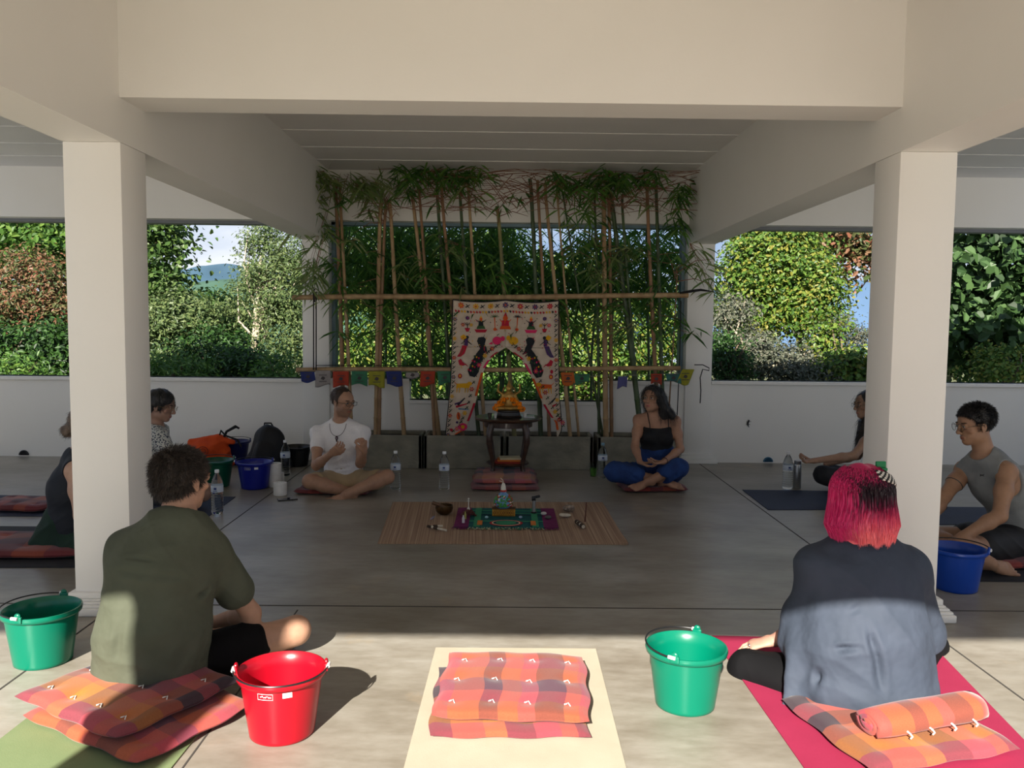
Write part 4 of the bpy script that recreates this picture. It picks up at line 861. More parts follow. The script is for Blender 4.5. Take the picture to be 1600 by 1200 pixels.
# --- man in the dark green shirt, seen from behind
def man_green():
    J = dict(pelvis=P(238, 1030, 3.02), waist=P(240, 985, 3.0), chest=P(255, 895, 3.02), neck=P(283, 815, 3.06), shL=P(202, 862, 3.02), shR=P(325, 862, 3.12),
             elR=P(352, 955, 3.12), wrR=P(322, 985, 3.42), elL=P(205, 960, 3.25), wrL=P(270, 985, 3.5), hipL=P(218, 1042, 3.10), hipR=P(268, 1046, 3.08),
             knR=P(462, 985, 3.34), anR=P(400, 1018, 3.62), knL=P(215, 985, 3.62), anL=P(455, 1003, 3.60))
    J['elR'] = P(392, 958, 3.26); J['wrR'] = P(335, 972, 3.46)
    J['F'] = facing(-28, -6, 2); J['head'] = P(286, 752, 3.12)
    def cl(c):
        b = c['parts']; s = Shape(); s.p += b['torso'].grow(.022).p; sd = unit(J['shR']-J['shL']); hs = (1, 0, 0)
        s.limb(J['pelvis']+A3(0, -.03, -.02), J['waist'], (.205, .165), (.19, .155), .06, hs); s.limb(J['waist'], J['chest'], (.19, .155), (.180, .138), .06, sd)
        s.limb(J['shL'], mid(J['shL'], J['elL'], .75), .072, .082, .04); s.limb(J['shR'], mid(J['shR'], J['elR'], .62), .070, .080, .035); s.ell(mid(J['shR'], J['elR'], .95), (.075, .09, .06), .006, op='-')
        s.ell(J['neck']+A3(.015, .05, .075), (.075, .085, .06), .008, op='-'); s.limb(J['neck']+A3(-.03, -.05, .012), J['neck']+A3(.06, -.035, .005), .022, .022, .015)   # collar
        g = mat('olive_green_cotton', srgb(78, 82, 68), .85, srgb(70, 74, 60), 9, .55, 7, bdist=.035)
        cloth(c, 'shirt', s, g, amp=.010, freq=13, seed=12, h=.007, relax=2, creases=[(P(165, 890, 2.86), P(300, 905, 2.9), .006, .011), (P(180, 868, 2.88), P(250, 878, 2.88), .005, .006), (P(300, 935, 2.95), P(345, 915, 3.0), .012, .010), (P(275, 1085, 2.86), P(335, 985, 2.95), .012, .012),
              (P(290, 1080, 2.88), P(340, 1020, 2.96), .010, .009), (P(250, 1070, 2.82), P(330, 950, 2.9), .007, .012), (P(215, 830, 2.95), P(260, 812, 2.98), .004, .006), (P(262, 808, 3.0), P(300, 825, 3.02), .006, .004), (P(180, 1040, 2.82), P(185, 960, 2.82), .008, .014)])
        s = Shape(); s.limb(J['pelvis']-A3(0, -.02, .03), J['waist'], (.175, .14), (.155, .13), .04, hs)
        s.limb(J['hipR'], mid(J['hipR'], J['knR'], .60), .118, .094, .05); s.limb(J['hipL'], mid(J['hipL'], J['knL'], .8), .105, .085, .05)
        cloth(c, 'shorts', s, mat('black_cotton', (.007, .006, .007), .9, (.005, .005, .005), spec=.15), amp=.010, freq=20, seed=13)
        s = Shape(); p = c['hp']; F = c['F']; s.ell(p(0, -.022, .040), (.086, .106, .092), .015, F); s.ell(p(0, -.055, -.01), (.070, .062, .06), .02, F); s.ell(p(0, .10, -.03), (.12, .085, .08), .012, F, '-'); s.ell(p(0, -.03, -.135), (.12, .15, .07), .015, F, '-')
        for x in (-1, 1): s.ell(p(x*.088, .0, -.02), (.022, .03, .045), .01, F, '-')
        cap_hair(c, hair_dark, s, n=14000, length=.024, width=.0011, up=.42, gravity=.05, amp=.003)
    person('man in dark olive shirt seen from behind, sitting on stacked plaid cushions', J, (.44, .25, .165), [cl], build=1.02, face=dict(brow=(.02, .015, .01)), hands=dict(R=dict(D=A3(-.7, .4, .0), Nn=A3(0, .1, -1), side=-1)),
           feet=dict(L=dict(D=A3(.9, -.2, -.15), up=A3(.2, .3, .9), side=-1), R=dict(D=A3(-.9, .3, -.2), up=A3(0, .3, .9), side=-1)), hf=.0035)
man_green()

# --- woman with pink hair, seen from behind
def woman_pink():
    J = dict(pelvis=P(1350, 1058, 3.0), waist=P(1352, 1000, 2.98), chest=P(1350, 925, 3.02), neck=P(1348, 850, 3.05), shL=P(1283, 890, 3.05), shR=P(1418, 890, 3.05),
             elL=P(1262, 975, 3.16), wrL=P(1212, 1000, 3.26), elR=P(1435, 985, 3.15), wrR=P(1420, 1010, 3.45), hipL=P(1320, 1068, 3.06), hipR=P(1380, 1068, 3.06),
             knL=P(1170, 1048, 3.24), anL=P(1300, 1048, 3.62), knR=P(1450, 1010, 3.50), anR=P(1350, 1030, 3.52))
    J['F'] = facing(8, -4, 0); J['head'] = P(1343, 778, 3.08)
    def cl(c):
        sd = unit(J['shR']-J['shL']); s = Shape(); s.p += c['parts']['torso'].grow(.025).p
        s.limb(J['pelvis']+A3(.0, -.03, .0), J['waist'], (.245, .19), (.225, .165), .06, (1, 0, 0)); s.limb(J['waist'], J['chest'], (.225, .165), (.19, .135), .06, sd)
        s.limb(J['shL'], P(1248, 995, 3.10), (.08, .08), (.075, .085), .04, (1, 0, 0)); s.limb(P(1250, 960, 3.12), P(1262, 1035, 3.05), .07, .045, .05); s.limb(J['shR'], P(1432, 985, 3.1), .078, .105, .05)
        s.limb(P(1262, 1000, 3.02), P(1240, 1118, 2.92), (.07, .05), (.055, .022), .05, (1, 0, 0)); s.limb(P(1240, 1118, 2.92), P(1212, 1128, 2.92), (.03, .02), (.018, .012), .02, (1, 0, 0))
        s.limb(P(1300, 1090, 2.90), P(1400, 1088, 2.90), .075, .085, .06); s.ell(P(1196, 1005, 3.24), (.06, .09, .08), .01, op='-')
        s.ell(J['neck']+A3(0, .05, .07), (.075, .08, .055), .01, op='-'); s.limb(J['neck']+A3(-.12, -.03, -.010), J['neck']+A3(.06, -.05, -.010), .028, .026, .02)
        m = mat('slate_blue_viscose', srgb(62, 70, 84), .75, srgb(55, 63, 76), 7, .6, 6, spec=.3, bdist=.04)
        cloth(c, 'shirt', s, m, amp=.016, freq=11, seed=22, h=.007, relax=2, creases=[(P(1300, 1015, 2.84), P(1352, 1012, 2.82), .014, .010), (P(1276, 1075, 2.88), P(1300, 1010, 2.9), .014, .014), (P(1296, 1115, 2.86), P(1276, 1045, 2.9), .012, .013), (P(1246, 1052, 3.0), P(1275, 1005, 2.95), .016, .010),
            (P(1368, 1035, 2.8), P(1358, 970, 2.82), .012, .012), (P(1375, 1100, 2.8), P(1370, 1000, 2.8), .012, .014), (P(1320, 960, 2.86), P(1350, 945, 2.86), .007, .012), (P(1440, 1090, 2.85), P(1425, 980, 2.88), .010, .014), (P(1262, 985, 3.0), P(1290, 930, 2.95), .010, .012), (P(1245, 1110, 2.9), P(1262, 1050, 2.9), .012, .008),
            (P(1270, 1125, 2.84), P(1420, 1118, 2.82), .007, .006)])
        s = Shape(); s.limb(J['pelvis'], J['waist'], (.19, .15), (.17, .14), .05, (1, 0, 0))
        for q in 'LR': s.limb(J['hip'+q], J['kn'+q], .112, .075, .05); s.limb(J['kn'+q], mid(J['kn'+q], J['an'+q], .9), .073, .05, .04)
        s.limb(P(1168, 1044, 3.2), P(1262, 1075, 3.04), .066, .085, .05)
        cloth(c, 'leggings', s, mat('black_leggings', (.006, .006, .007), .85, (.005, .005, .006), spec=.15), amp=.004, seed=23)
        # hair: a straight bob, dark at the roots, pink toward the ends
        hp = c['hp']; F = c['F']; hm = bpy.data.materials.new('pink_dyed_hair'); hm.use_nodes = True; nt = hm.node_tree; b = nt.nodes['Principled BSDF']; at = nt.nodes.new('ShaderNodeAttribute'); at.attribute_name = 'paint'
        nt.links.new(at.outputs['Color'], b.inputs['Base Color']); b.inputs['Roughness'].default_value = .42; b.inputs['Specular IOR Level'].default_value = .5
        cT, cB, cE = np.array(srgb(208, 34, 104)), np.array((.022, .010, .016)), np.array(srgb(255, 128, 130)); zc = hp(0, 0, 0)[2]
        def colour(V, jit=None):
            z = V[:, 2]-zc; q = (V-hp(0, 0, 0))@F; jz = (jit-.5)*.05 if jit is not None else .018*np.sin(V[:, 0]*90)*np.sin(V[:, 0]*37+1)
            t = np.clip((.004+jz-z)/.045, 0, 1)[:, None]; u = np.clip((-.03+jz-z)/.10, 0, 1)[:, None]
            C = cB*(1-t)+(cT*(1-u)+cE*u)*t
            top = np.clip((z-.086+jz*1.2)/.03, 0, 1)[:, None]*np.clip((.045-q[:, 0])/.03+.35, 0, 1)[:, None]; C = C*(1-top)+cT*.85*top
            left = np.clip((-.078-q[:, 0]+jz)/.02, 0, 1)[:, None]; C = C*(1-left)+cT*left*1.0
            return C*(1 if jit is None else (.75+.5*jit[:, None]))
        s = Shape(); s.ell(hp(0, -.022, .038), (.093, .110, .096), .02, F); s.limb(hp(-.004, -.05, .0), hp(-.004, -.060, -.105), (.096, .070), (.108, .050), .04, F[:, 0]); s.ell(hp(0, .105, -.05), (.08, .09, .12), .02, F, '-')
        V, Q = skin_mesh(s, .005, (), 2); V = V+vnormals(V, Q)*(.0035*np.sin(((V-zc)@F)[:, 0]*140+2*np.sin(V[:, 2]*25)))[:, None]
        hair = mesh_obj('hair', V, Q, hm, c['body'], attrs={'paint': colour(V)})
        g = np.random.default_rng(4); n = 15000; paths = []; rr = []
        th = g.uniform(-2.5, 2.5, n); side = np.sin(th); back = -np.cos(th)                                     # around the head, back centre = 0
        z0 = g.uniform(-.05, .125, n); rad = np.sqrt(np.clip(1-((z0-.03)/.108)**2, .02, 1))
        x0, y0 = side*.100*rad, -.022+back*.114*rad; k = 7; Pth = np.zeros((n, k, 3)); zE = -.150+g.normal(size=n)*.005+.012*np.abs(side)+(.006*np.sin(side*14))
        for i in range(k):
            t = i/(k-1); z = z0*(1-t)+zE*t; r2 = np.where(z > .0, np.sqrt(np.clip(1-((z-.03)/.110)**2, .02, 1)), 1.0+.24*np.clip(-z/.12, 0, 1.1)-.28*np.clip((-z-.095)/.04, 0, 1)); xx = side*.116*r2-.004; yy = -.022+back*(.122*np.minimum(r2, 1.02))
            Pth[:, i] = np.stack([xx, yy, z], 1)+g.normal(size=(n, 1))*.0016*t
        W = hp(0, 0, 0)+Pth@F.T; Vs, Fs, rn, tt = strands(None, W, .0016, 5); mesh_obj('hair_strands', Vs, Fs, hm, hair, smooth=False, attrs={'paint': colour(Vs, rn)})
        # green claw clip and a black and white patterned band
        mb = MB()
        for i in range(22):
            for j in range(5):
                az, el_ = R_(2+i*2.9), R_(50-j*4.6-i*.9); q = hp(.112*math.sin(az)*math.cos(el_), -.022-.128*math.cos(az)*math.cos(el_), .030+.112*math.sin(el_)); mb.ball(q, (.0042, .0042, .0042), 6, 5, (i//2+j) % 2)
        mb.build('beaded_clip', [mat('clip_black', (.012, .012, .012), .4), mat('clip_cream', (.75, .70, .62), .5)], c['body'])
        mb = MB(); mb.box(hp(.052, -.055, .132), (.040, .012, .026), rot=F, bev=.004); mb.box(hp(.047, -.065, .115), (.05, .010, .012), rot=F, bev=.003); mb.build('hair_clip', mat('green_plastic_clip', (.01, .22, .07), .35), c['body'])
        mb = MB(); Dv = unit(A3(-.95, .05, -.22)); q = J['wrL']+Dv*.112+A3(0, -.010, -.006); a = np.arange(10)*2*PI/10; mb.tube([q+A3(0, math.cos(t)*.0105, math.sin(t)*.0105) for t in a], .0022, 5, closed=True); mb.ball(q+A3(0, -.0, .012), (.006, .006, .004), 8, 6); mb.build('ring', mat('silver', (.5, .5, .5), .25, metal=1), c['body'])
    person('woman with shoulder length pink hair in a loose slate blue shirt, seen from behind', J, (.50, .27, .20), [cl], s=1.0, female=True, build=1.05, face={}, hands=dict(L=dict(D=A3(-.95, .05, -.22), Nn=A3(-.15, 0, -1), side=-1, curl=(.28, .38, .22), thumb=.5, spread=.16, s=1.08)), hf=.003, feet=dict(L=dict(D=A3(.6, .5, 0), up=A3(0, .2, 1))), facefine=True)
woman_pink()

# --- man in the grey tank top
def man_tank():
    J = dict(pelvis=P(1598, 838, 4.98), waist=P(1590, 800, 4.95), chest=P(1562, 757, 4.92), neck=P(1538, 712, 4.92), shL=P(1573, 738, 4.76), shR=P(1508, 734, 5.06),
             elL=P(1562, 806, 4.60), wrL=P(1504, 838, 4.62), elR=P(1476, 775, 4.96), wrR=P(1440, 828, 4.82), hipL=P(1592, 850, 4.88), hipR=P(1585, 846, 5.08),
             knL=P(1500, 858, 4.60), anL=P(1548, 880, 4.52), knR=P(1455, 838, 5.02), anR=P(1530, 874, 4.66))
    J['F'] = facing(95, -9, 0); J['head'] = P(1523, 665, 4.92)
    def cl(c):
        s = Shape(); T = c['parts']['torso'].grow(.013); s.p += T.p; sd = unit(J['shR']-J['shL']); s.limb(J['pelvis'], J['waist'], (.185, .15), (.165, .13), .05, sd)
        s.ell(J['neck']+A3(-.05, -.01, .03), (.085, .075, .05), .01, op='-')
        for q in 'LR': s.ell(J['sh'+q]+unit(J['sh'+q]-J['neck'])*.035-A3(0, 0, .03), (.075, .075, .135), .012, op='-')
        o = cloth(c, 'tank_top', s, mat('grey_jersey', srgb(136, 138, 136), .85, srgb(122, 124, 124), 10, .6, 10, bdist=.02), amp=.009, freq=16, seed=31, h=.006)
        mb = MB(); q0 = P(1534, 742.5, 4.755)
        for z, f in ((.006, -1), (-.006, 1)): mb.tube([q0+A3(-.011+.022*t, -.002, z+f*.008*math.sin(PI*t)) for t in np.linspace(0, 1, 7)], .0022, 5)
        mb.build('emblem', mat('black_print', (.01, .01, .01), .6), o)
        s = Shape(); s.limb(J['pelvis']-A3(0, 0, .03), J['waist']-A3(0, 0, .03), (.18, .15), (.16, .13), .04, sd)
        for q in 'LR': s.limb(J['hip'+q], mid(J['hip'+q], J['kn'+q], .6), .118, .098, .05)
        cloth(c, 'shorts', s, mat('black_sport_shorts', (.020, .020, .022), .7, (.014, .014, .015)), amp=.012, freq=18, seed=32)
        s = Shape(); p = c['hp']; F = c['F']; s.ell(p(0, -.020, .046), (.087, .108, .092), .02, F); s.ell(p(0, .09, .0), (.12, .075, .072), .012, F, '-'); s.ell(p(0, -.01, -.115), (.12, .14, .085), .014, F, '-')
        for x in (-1, 1): s.ell(p(x*.09, .02, -.02), (.025, .045, .05), .01, F, '-')
        cap_hair(c, hair_black, s, n=9000, length=.020, width=.0012, up=.45, gravity=.0, amp=.003)
        spectacles(c, mat('thin_dark_frame', (.08, .07, .06), .3, metal=.6), .025, .023, .0012)
        mb = MB(); q = mid(J['shR'], J['elR'], .55); ax = unit(J['elR']-J['shR']); u = unit(np.cross(ax, (0, 0, 1))); v = np.cross(ax, u); mb.tube([q+.052*(u*math.cos(t)+v*math.sin(t)) for t in np.arange(16)*PI/8], .0035, 5, closed=True); mb.build('arm_band', metal_d, c['body'])
    person('man with glasses in a grey tank top and black shorts, sitting at the far right', J, (.36, .20, .12), [cl], build=1.06, face=dict(brow=(.02, .015, .012)), hands=dict(L=dict(D=A3(-.55, -.15, -.6), Nn=A3(.2, .2, -.5), side=-1, curl=(.3, .4, .3))),
           feet=dict(L=dict(D=A3(.9, -.1, -.05), up=A3(0, -.75, .6), side=1)))
man_tank()

# --- woman with long dark hair behind the nearest right column
def woman_long_hair():
    J = dict(pelvis=P(1385, 745, 6.75), waist=P(1385, 722, 6.74), chest=P(1376, 690, 6.72), neck=P(1366, 658, 6.72), shL=P(1366, 675, 6.56), shR=P(1362, 672, 6.86),
             elL=P(1334, 712, 6.45), wrL=P(1271, 720, 6.42), elR=P(1340, 712, 6.9), wrR=P(1290, 725, 6.9), hipL=P(1380, 755, 6.66), hipR=P(1378, 753, 6.84), knL=P(1286, 742, 6.46), anL=P(1345, 772, 6.40), knR=P(1300, 740, 6.98), anR=P(1320, 770, 6.55))
    J['F'] = facing(98, -4, 0); J['head'] = P(1354, 633, 6.72)
    def cl(c):
        blk = mat('black_top', (.014, .014, .016), .8, (.01, .01, .012)); s = Shape(); s.p += c['parts']['torso'].grow(.012).p
        for q in 'LR': s.limb(J['sh'+q], mid(J['sh'+q], J['el'+q], .25), .056, .052, .03)
        s.ell(J['neck']+A3(-.03, 0, .05), (.08, .08, .05), .01, op='-'); cloth(c, 'top', s, blk, seed=41)
        s = Shape(); s.limb(J['pelvis'], J['waist'], (.17, .14), (.15, .12), .04, (0, 1, 0))
        for q in 'LR': s.limb(J['hip'+q], J['kn'+q], .10, .07, .05); s.limb(J['kn'+q], mid(J['kn'+q], J['an'+q], .85), .068, .05, .04)
        cloth(c, 'trousers', s, blk, seed=42); p = c['hp']; F = c['F']; s = Shape(); s.ell(p(0, -.022, .036), (.086, .100, .090), .02, F)
        s.limb(p(.05, -.03, .0), P(1342, 700, 6.58), .04, .035, .03); s.limb(p(0, -.07, 0), p(0, -.10, -.30), (.085, .05), (.09, .03), .04, F[:, 0]); s.limb(p(-.06, -.01, 0), p(-.09, .0, -.28), .035, .03, .03); s.ell(p(0, .09, -.035), (.085, .078, .085), .012, F, '-')
        cap_hair(c, hair_black, s, n=1500, length=.06, width=.0012, up=.15, gravity=.9, amp=.004)
        spectacles(c, metal_d, .022, .018, .0010)
    person('woman with long black hair half hidden behind the nearest right column, hand on knee', J, (.34, .20, .13), [cl], s=.95, female=True, build=.88, face=dict(brow=(.02, .015, .012), lips=(.35, .13, .11)), hands=dict(L=dict(D=A3(-.9, -.1, -.05), Nn=A3(0, -.2, .95), side=1, curl=(.6, .7, .5), s=.9)), feet=dict(L=dict(D=A3(-.8, -.2, -.1), up=A3(0, -.6, .8), side=-1, s=.9)), neck_r=.046)
woman_long_hair()

# --- person in the patterned top behind the nearest left column
def person_patterned():
    J = dict(pelvis=P(225, 778, 6.35), waist=P(228, 750, 6.34), chest=P(236, 705, 6.32), neck=P(243, 668, 6.32), shR=P(250, 685, 6.16), shL=P(246, 682, 6.48), elR=P(280, 745, 6.08), wrR=P(312, 755, 6.15), elL=P(265, 745, 6.6), wrL=P(305, 755, 6.4),
             hipR=P(230, 785, 6.25), hipL=P(230, 783, 6.45), knR=P(318, 772, 6.08), anR=P(262, 795, 6.02), knL=P(312, 770, 6.55), anL=P(280, 790, 6.15))
    J['F'] = facing(-92, -14, 0); J['head'] = P(252, 635, 6.30)
    def cl(c):
        m = bpy.data.materials.new('speckled_cotton'); m.use_nodes = True; nt = m.node_tree; b = nt.nodes['Principled BSDF']; tc = nt.nodes.new('ShaderNodeTexCoord'); vo = nt.nodes.new('ShaderNodeTexVoronoi'); vo.inputs['Scale'].default_value = 75; rp = nt.nodes.new('ShaderNodeValToRGB')
        rp.color_ramp.interpolation = 'CONSTANT'; rp.color_ramp.elements[0].color = (.03, .04, .07, 1); rp.color_ramp.elements[1].color = (.50, .50, .46, 1); rp.color_ramp.elements[1].position = .42; nt.links.new(tc.outputs['Object'], vo.inputs['Vector']); nt.links.new(vo.outputs['Distance'], rp.inputs[0]); nt.links.new(rp.outputs[0], b.inputs['Base Color']); b.inputs['Roughness'].default_value = .85
        s = Shape(); s.p += c['parts']['torso'].grow(.02).p
        for q in 'LR': s.limb(J['sh'+q], mid(J['sh'+q], J['el'+q], .85), .066, .062, .03)
        s.ell(J['neck']+A3(.03, 0, .05), (.085, .085, .055), .01, op='-'); cloth(c, 'blouse', s, m, seed=51, amp=.01)
        s = Shape(); s.limb(J['pelvis'], J['waist'], (.17, .14), (.15, .12), .04, (0, 1, 0))
        for q in 'LR': s.limb(J['hip'+q], mid(J['hip'+q], J['kn'+q], .7), .105, .08, .05)
        cloth(c, 'shorts', s, mat('charcoal_cotton', (.03, .03, .035), .85), seed=52)
        s = Shape(); p = c['hp']; F = c['F']; s.ell(p(0, -.020, .042), (.088, .106, .094), .02, F); s.ell(p(0, -.07, -.04), (.065, .045, .06), .03, F); s.ell(p(0, .10, -.035), (.12, .078, .080), .012, F, '-')
        s.ell(p(0, .0, -.13), (.12, .15, .07), .014, F, '-'); cap_hair(c, hair_black, s, n=2500, length=.028, width=.0012, up=.12, gravity=.7); spectacles(c, mat('gold_wire_frame', (.35, .24, .10), .3, metal=.8), .022, .020, .0010)
    person('person with short black hair and speckled blouse half behind the nearest left column', J, (.36, .21, .15), [cl], s=.98, female=True, build=.9, face=dict(brow=(.02, .015, .012)), hands=dict(R=dict(D=A3(.9, 0, -.2), Nn=A3(0, 0, -1), side=-1)), feet=dict(R=dict(D=A3(.8, -.3, -.1), up=A3(0, -.5, .8), side=-1)), neck_r=.05)
person_patterned()

# --- person with a hair bun at the far left, seen from behind
def person_bun():
    J = dict(pelvis=P(116, 850, 4.95), waist=P(112, 812, 4.93), chest=P(110, 765, 4.93), neck=P(124, 710, 4.95), shR=P(116, 735, 4.74), shL=P(112, 730, 5.12), elR=P(126, 806, 4.68), wrR=P(185, 838, 4.75), elL=P(130, 800, 5.2), wrL=P(185, 835, 5.15),
             hipR=P(122, 858, 4.85), hipL=P(122, 856, 5.05), knR=P(222, 858, 4.72), anR=P(165, 872, 4.7), knL=P(215, 845, 5.3), anL=P(175, 858, 4.95))
    J['F'] = facing(-78, -5, 0); J['head'] = P(140, 666, 4.95)
    def cl(c):
        s = Shape(); s.p += c['parts']['torso'].grow(.014).p
        for q in 'LR': s.ell(J['sh'+q]+unit(J['sh'+q]-J['neck'])*.05-A3(0, 0, .03), (.06, .09, .12), .012, op='-')
        s.ell(J['neck']+A3(.02, .02, .06), (.08, .08, .05), .01, op='-'); s.limb(P(98, 800, 4.95), P(100, 740, 4.97), .05, .04, .04)
        cloth(c, 'sleeveless_top', s, mat('navy_black_jersey', (.014, .017, .024), .8), seed=61)
        s = Shape(); s.limb(J['pelvis']-A3(.06, .02, .03), J['waist'], (.20, .18), (.16, .13), .05, (1, 0, 0))
        for q in 'LR': s.limb(J['hip'+q], J['kn'+q], .12, .09, .05)
        s.limb(J['knL'], J['anL'], .07, .05, .04); cloth(c, 'skirt', s, mat('dark_green_cotton', srgb(26, 50, 38), .85, srgb(18, 38, 30)), amp=.016, freq=18, seed=62)
        s = Shape(); p = c['hp']; F = c['F']; s.ell(p(0, -.022, .038), (.084, .102, .090), .02, F); s.ell(p(0, .10, -.03), (.12, .085, .085), .012, F, '-'); s.ell(p(0, 0, -.13), (.12, .15, .075), .014, F, '-')
        hb = mat('hair_ash_brown', (.16, .115, .085), .5, (.08, .06, .045), 60, .3); s.ell(P(106, 673, 4.93), (.040, .040, .038), .03); s.limb(P(106, 673, 4.93), p(-.03, -.10, 0), .02, .03, .03); cap_hair(c, hb, s, n=1200, length=.03, up=.1, gravity=.1)
    person('person with hair bun in dark sleeveless top mostly hidden by the nearest left column', J, (.47, .29, .21), [cl], s=.95, female=True, build=.95, face={}, neck_r=.05)
person_bun()
# ------------------------------------------------------------------ woven plaid cushions and yoga mats
def plaid(name, cx, cy, rep=(1, 1)):
    m = bpy.data.materials.new(name); m.use_nodes = True; nt = m.node_tree; b = nt.nodes['Principled BSDF']; L = nt.links.new
    uv = nt.nodes.new('ShaderNodeUVMap'); uv.uv_map = 'uv'; sp = nt.nodes.new('ShaderNodeSeparateXYZ'); L(uv.outputs[0], sp.inputs[0]); out = []
    for ax, cols, rp_ in (('X', cx, rep[0]), ('Y', cy, rep[1])):
        mm = nt.nodes.new('ShaderNodeMath'); mm.operation = 'MULTIPLY'; mm.inputs[1].default_value = rp_; L(sp.outputs[ax], mm.inputs[0])
        fr = nt.nodes.new('ShaderNodeMath'); fr.operation = 'FRACT'; L(mm.outputs[0], fr.inputs[0]); r = nt.nodes.new('ShaderNodeValToRGB'); r.color_ramp.interpolation = 'CONSTANT'; L(fr.outputs[0], r.inputs[0]); e = r.color_ramp.elements
        while len(e) < len(cols): e.new(.9)
        for i, (p_, c) in enumerate(cols): e[i].position = p_; e[i].color = (*srgb(*c), 1)
        out.append(r)
    mx = nt.nodes.new('ShaderNodeMixRGB'); mx.inputs[0].default_value = .5; L(out[0].outputs[0], mx.inputs[1]); L(out[1].outputs[0], mx.inputs[2])
    wv = nt.nodes.new('ShaderNodeTexNoise'); wv.inputs['Scale'].default_value = 60; mp = nt.nodes.new('ShaderNodeMapping'); mp.inputs['Scale'].default_value = (1, 14, 1); L(uv.outputs[0], mp.inputs[0]); L(mp.outputs[0], wv.inputs['Vector'])
    rr = nt.nodes.new('ShaderNodeValToRGB'); rr.color_ramp.elements[0].color = (.72, .72, .72, 1); rr.color_ramp.elements[0].position = .35; rr.color_ramp.elements[1].position = .65; L(wv.outputs[0], rr.inputs[0])
    mu = nt.nodes.new('ShaderNodeMixRGB'); mu.blend_type = 'MULTIPLY'; mu.inputs[0].default_value = 1; L(mx.outputs[0], mu.inputs[1]); L(rr.outputs[0], mu.inputs[2]); L(mu.outputs[0], b.inputs['Base Color'])
    b.inputs['Roughness'].default_value = .85; b.inputs['Sheen Weight'].default_value = .15; MATS[name] = m; return m
OR, PK, BR, YE, MV, RD = (172, 84, 50), (172, 66, 78), (56, 36, 48), (186, 112, 28), (108, 52, 80), (144, 50, 46)
plaid_a = plaid('plaid_pink_orange', [(0, PK), (.10, OR), (.30, BR), (.42, OR), (.55, PK), (.66, BR), (.84, OR), (.94, PK)], [(0, OR), (.16, PK), (.30, MV), (.48, OR), (.66, PK), (.85, OR)])
plaid_b = plaid('plaid_orange_brown', [(0, BR), (.14, OR), (.34, YE), (.48, BR), (.66, PK), (.82, OR), (.92, BR)], [(0, PK), (.14, YE), (.34, OR), (.5, BR), (.66, PK), (.82, BR)])
plaid_c = plaid('plaid_shaded', [(0, (96, 30, 36)), (.2, (150, 52, 34)), (.4, (70, 26, 34)), (.6, (150, 70, 30)), (.8, (100, 30, 40))], [(0, (120, 36, 34)), (.3, (84, 30, 40)), (.55, (150, 70, 30)), (.8, (90, 26, 30))])  # darker plaid for cushions under the roof, their shade put into the colour
thread = mat('white_thread', (.85, .83, .8), .8)
def cushion(label, c, w, d, t, rz, m, tufts=(3, 3), seed=0, z=0, knots=True, sag=None, group=None, name='plaid_cushion', tilt=None):
    n, k = 44, 44; u, v = np.meshgrid(np.linspace(-1, 1, n), np.linspace(-1, 1, k), indexing='ij'); g = np.random.default_rng(seed)
    E_ = (np.clip(1-np.abs(u)**7, 0, 1)**.45)*(np.clip(1-np.abs(v)**7, 0, 1)**.45)
    dent = np.zeros_like(u); tu = [((i+.5)/tufts[0]*2-1, (j+.5)/tufts[1]*2-1) for i in range(tufts[0]) for j in range(tufts[1])]
    for a, b in tu: dent += np.exp(-(((u-a)*w/2)**2+((v-b)*d/2)**2)/.035**2)
    puff = 1+.12*np.sin(u*5+seed)*np.sin(v*4+seed*2); x = u*w/2*(1-.02*np.abs(v)**2)+.006*np.sin(v*7+seed); y = v*d/2*(1-.02*np.abs(u)**2)+.006*np.sin(u*8+seed)
    zt = t*.5+t*.5*E_*puff*(1-.42*np.clip(dent, 0, 1)); zb = t*.5-t*.49*E_
    if sag is not None: zt, zb = zt+sag(u, v), zb+sag(u, v)
    top = np.stack([x, y, zt], -1).reshape(-1, 3); bot = np.stack([x, y, zb], -1).reshape(-1, 3); I = np.arange(n*k).reshape(n, k)
    F = np.stack([I[:-1, :-1], I[1:, :-1], I[1:, 1:], I[:-1, 1:]], -1).reshape(-1, 4); V = np.vstack([top, bot]); F2 = F[:, ::-1]+n*k
    bd = np.concatenate([I[:, 0], I[-1, 1:], I[::-1, -1][1:], I[0, ::-1][1:]])[:-0 or None]; bd = bd[:-1] if bd[0] == bd[-1] else bd; nb = np.roll(bd, -1); Sd = np.stack([bd, bd+n*k, nb+n*k, nb], 1)
    Fa = np.vstack([F, F2, Sd]); Rz = rotz(rz) if tilt is None else rotz(rz)@np.array(tilt); V = V@Rz.T+np.array([c[0], c[1], z]); uvv = np.stack([(u+1)/2, (v+1)/2], -1).reshape(-1, 2)
    o = mesh_obj(name, V, Fa, m, loc=(c[0], c[1], z), uv=np.vstack([uvv, uvv])); tag(o, label, 'cushion', group)
    if knots:
        for a, b in tu:
            i, j = int((a+1)/2*(n-1)), int((b+1)/2*(k-1)); q = top[I[i, j]]@Rz.T+np.array([c[0], c[1], z]); mb = MB()
            mb.tube([q+np.array(s_) for s_ in ((-.008, .004, .002), (0, 0, .006), (.006, .012, .004), (.012, -.010, .003))], .0022, 5); mb.build('tuft_thread', thread, o)
    return o
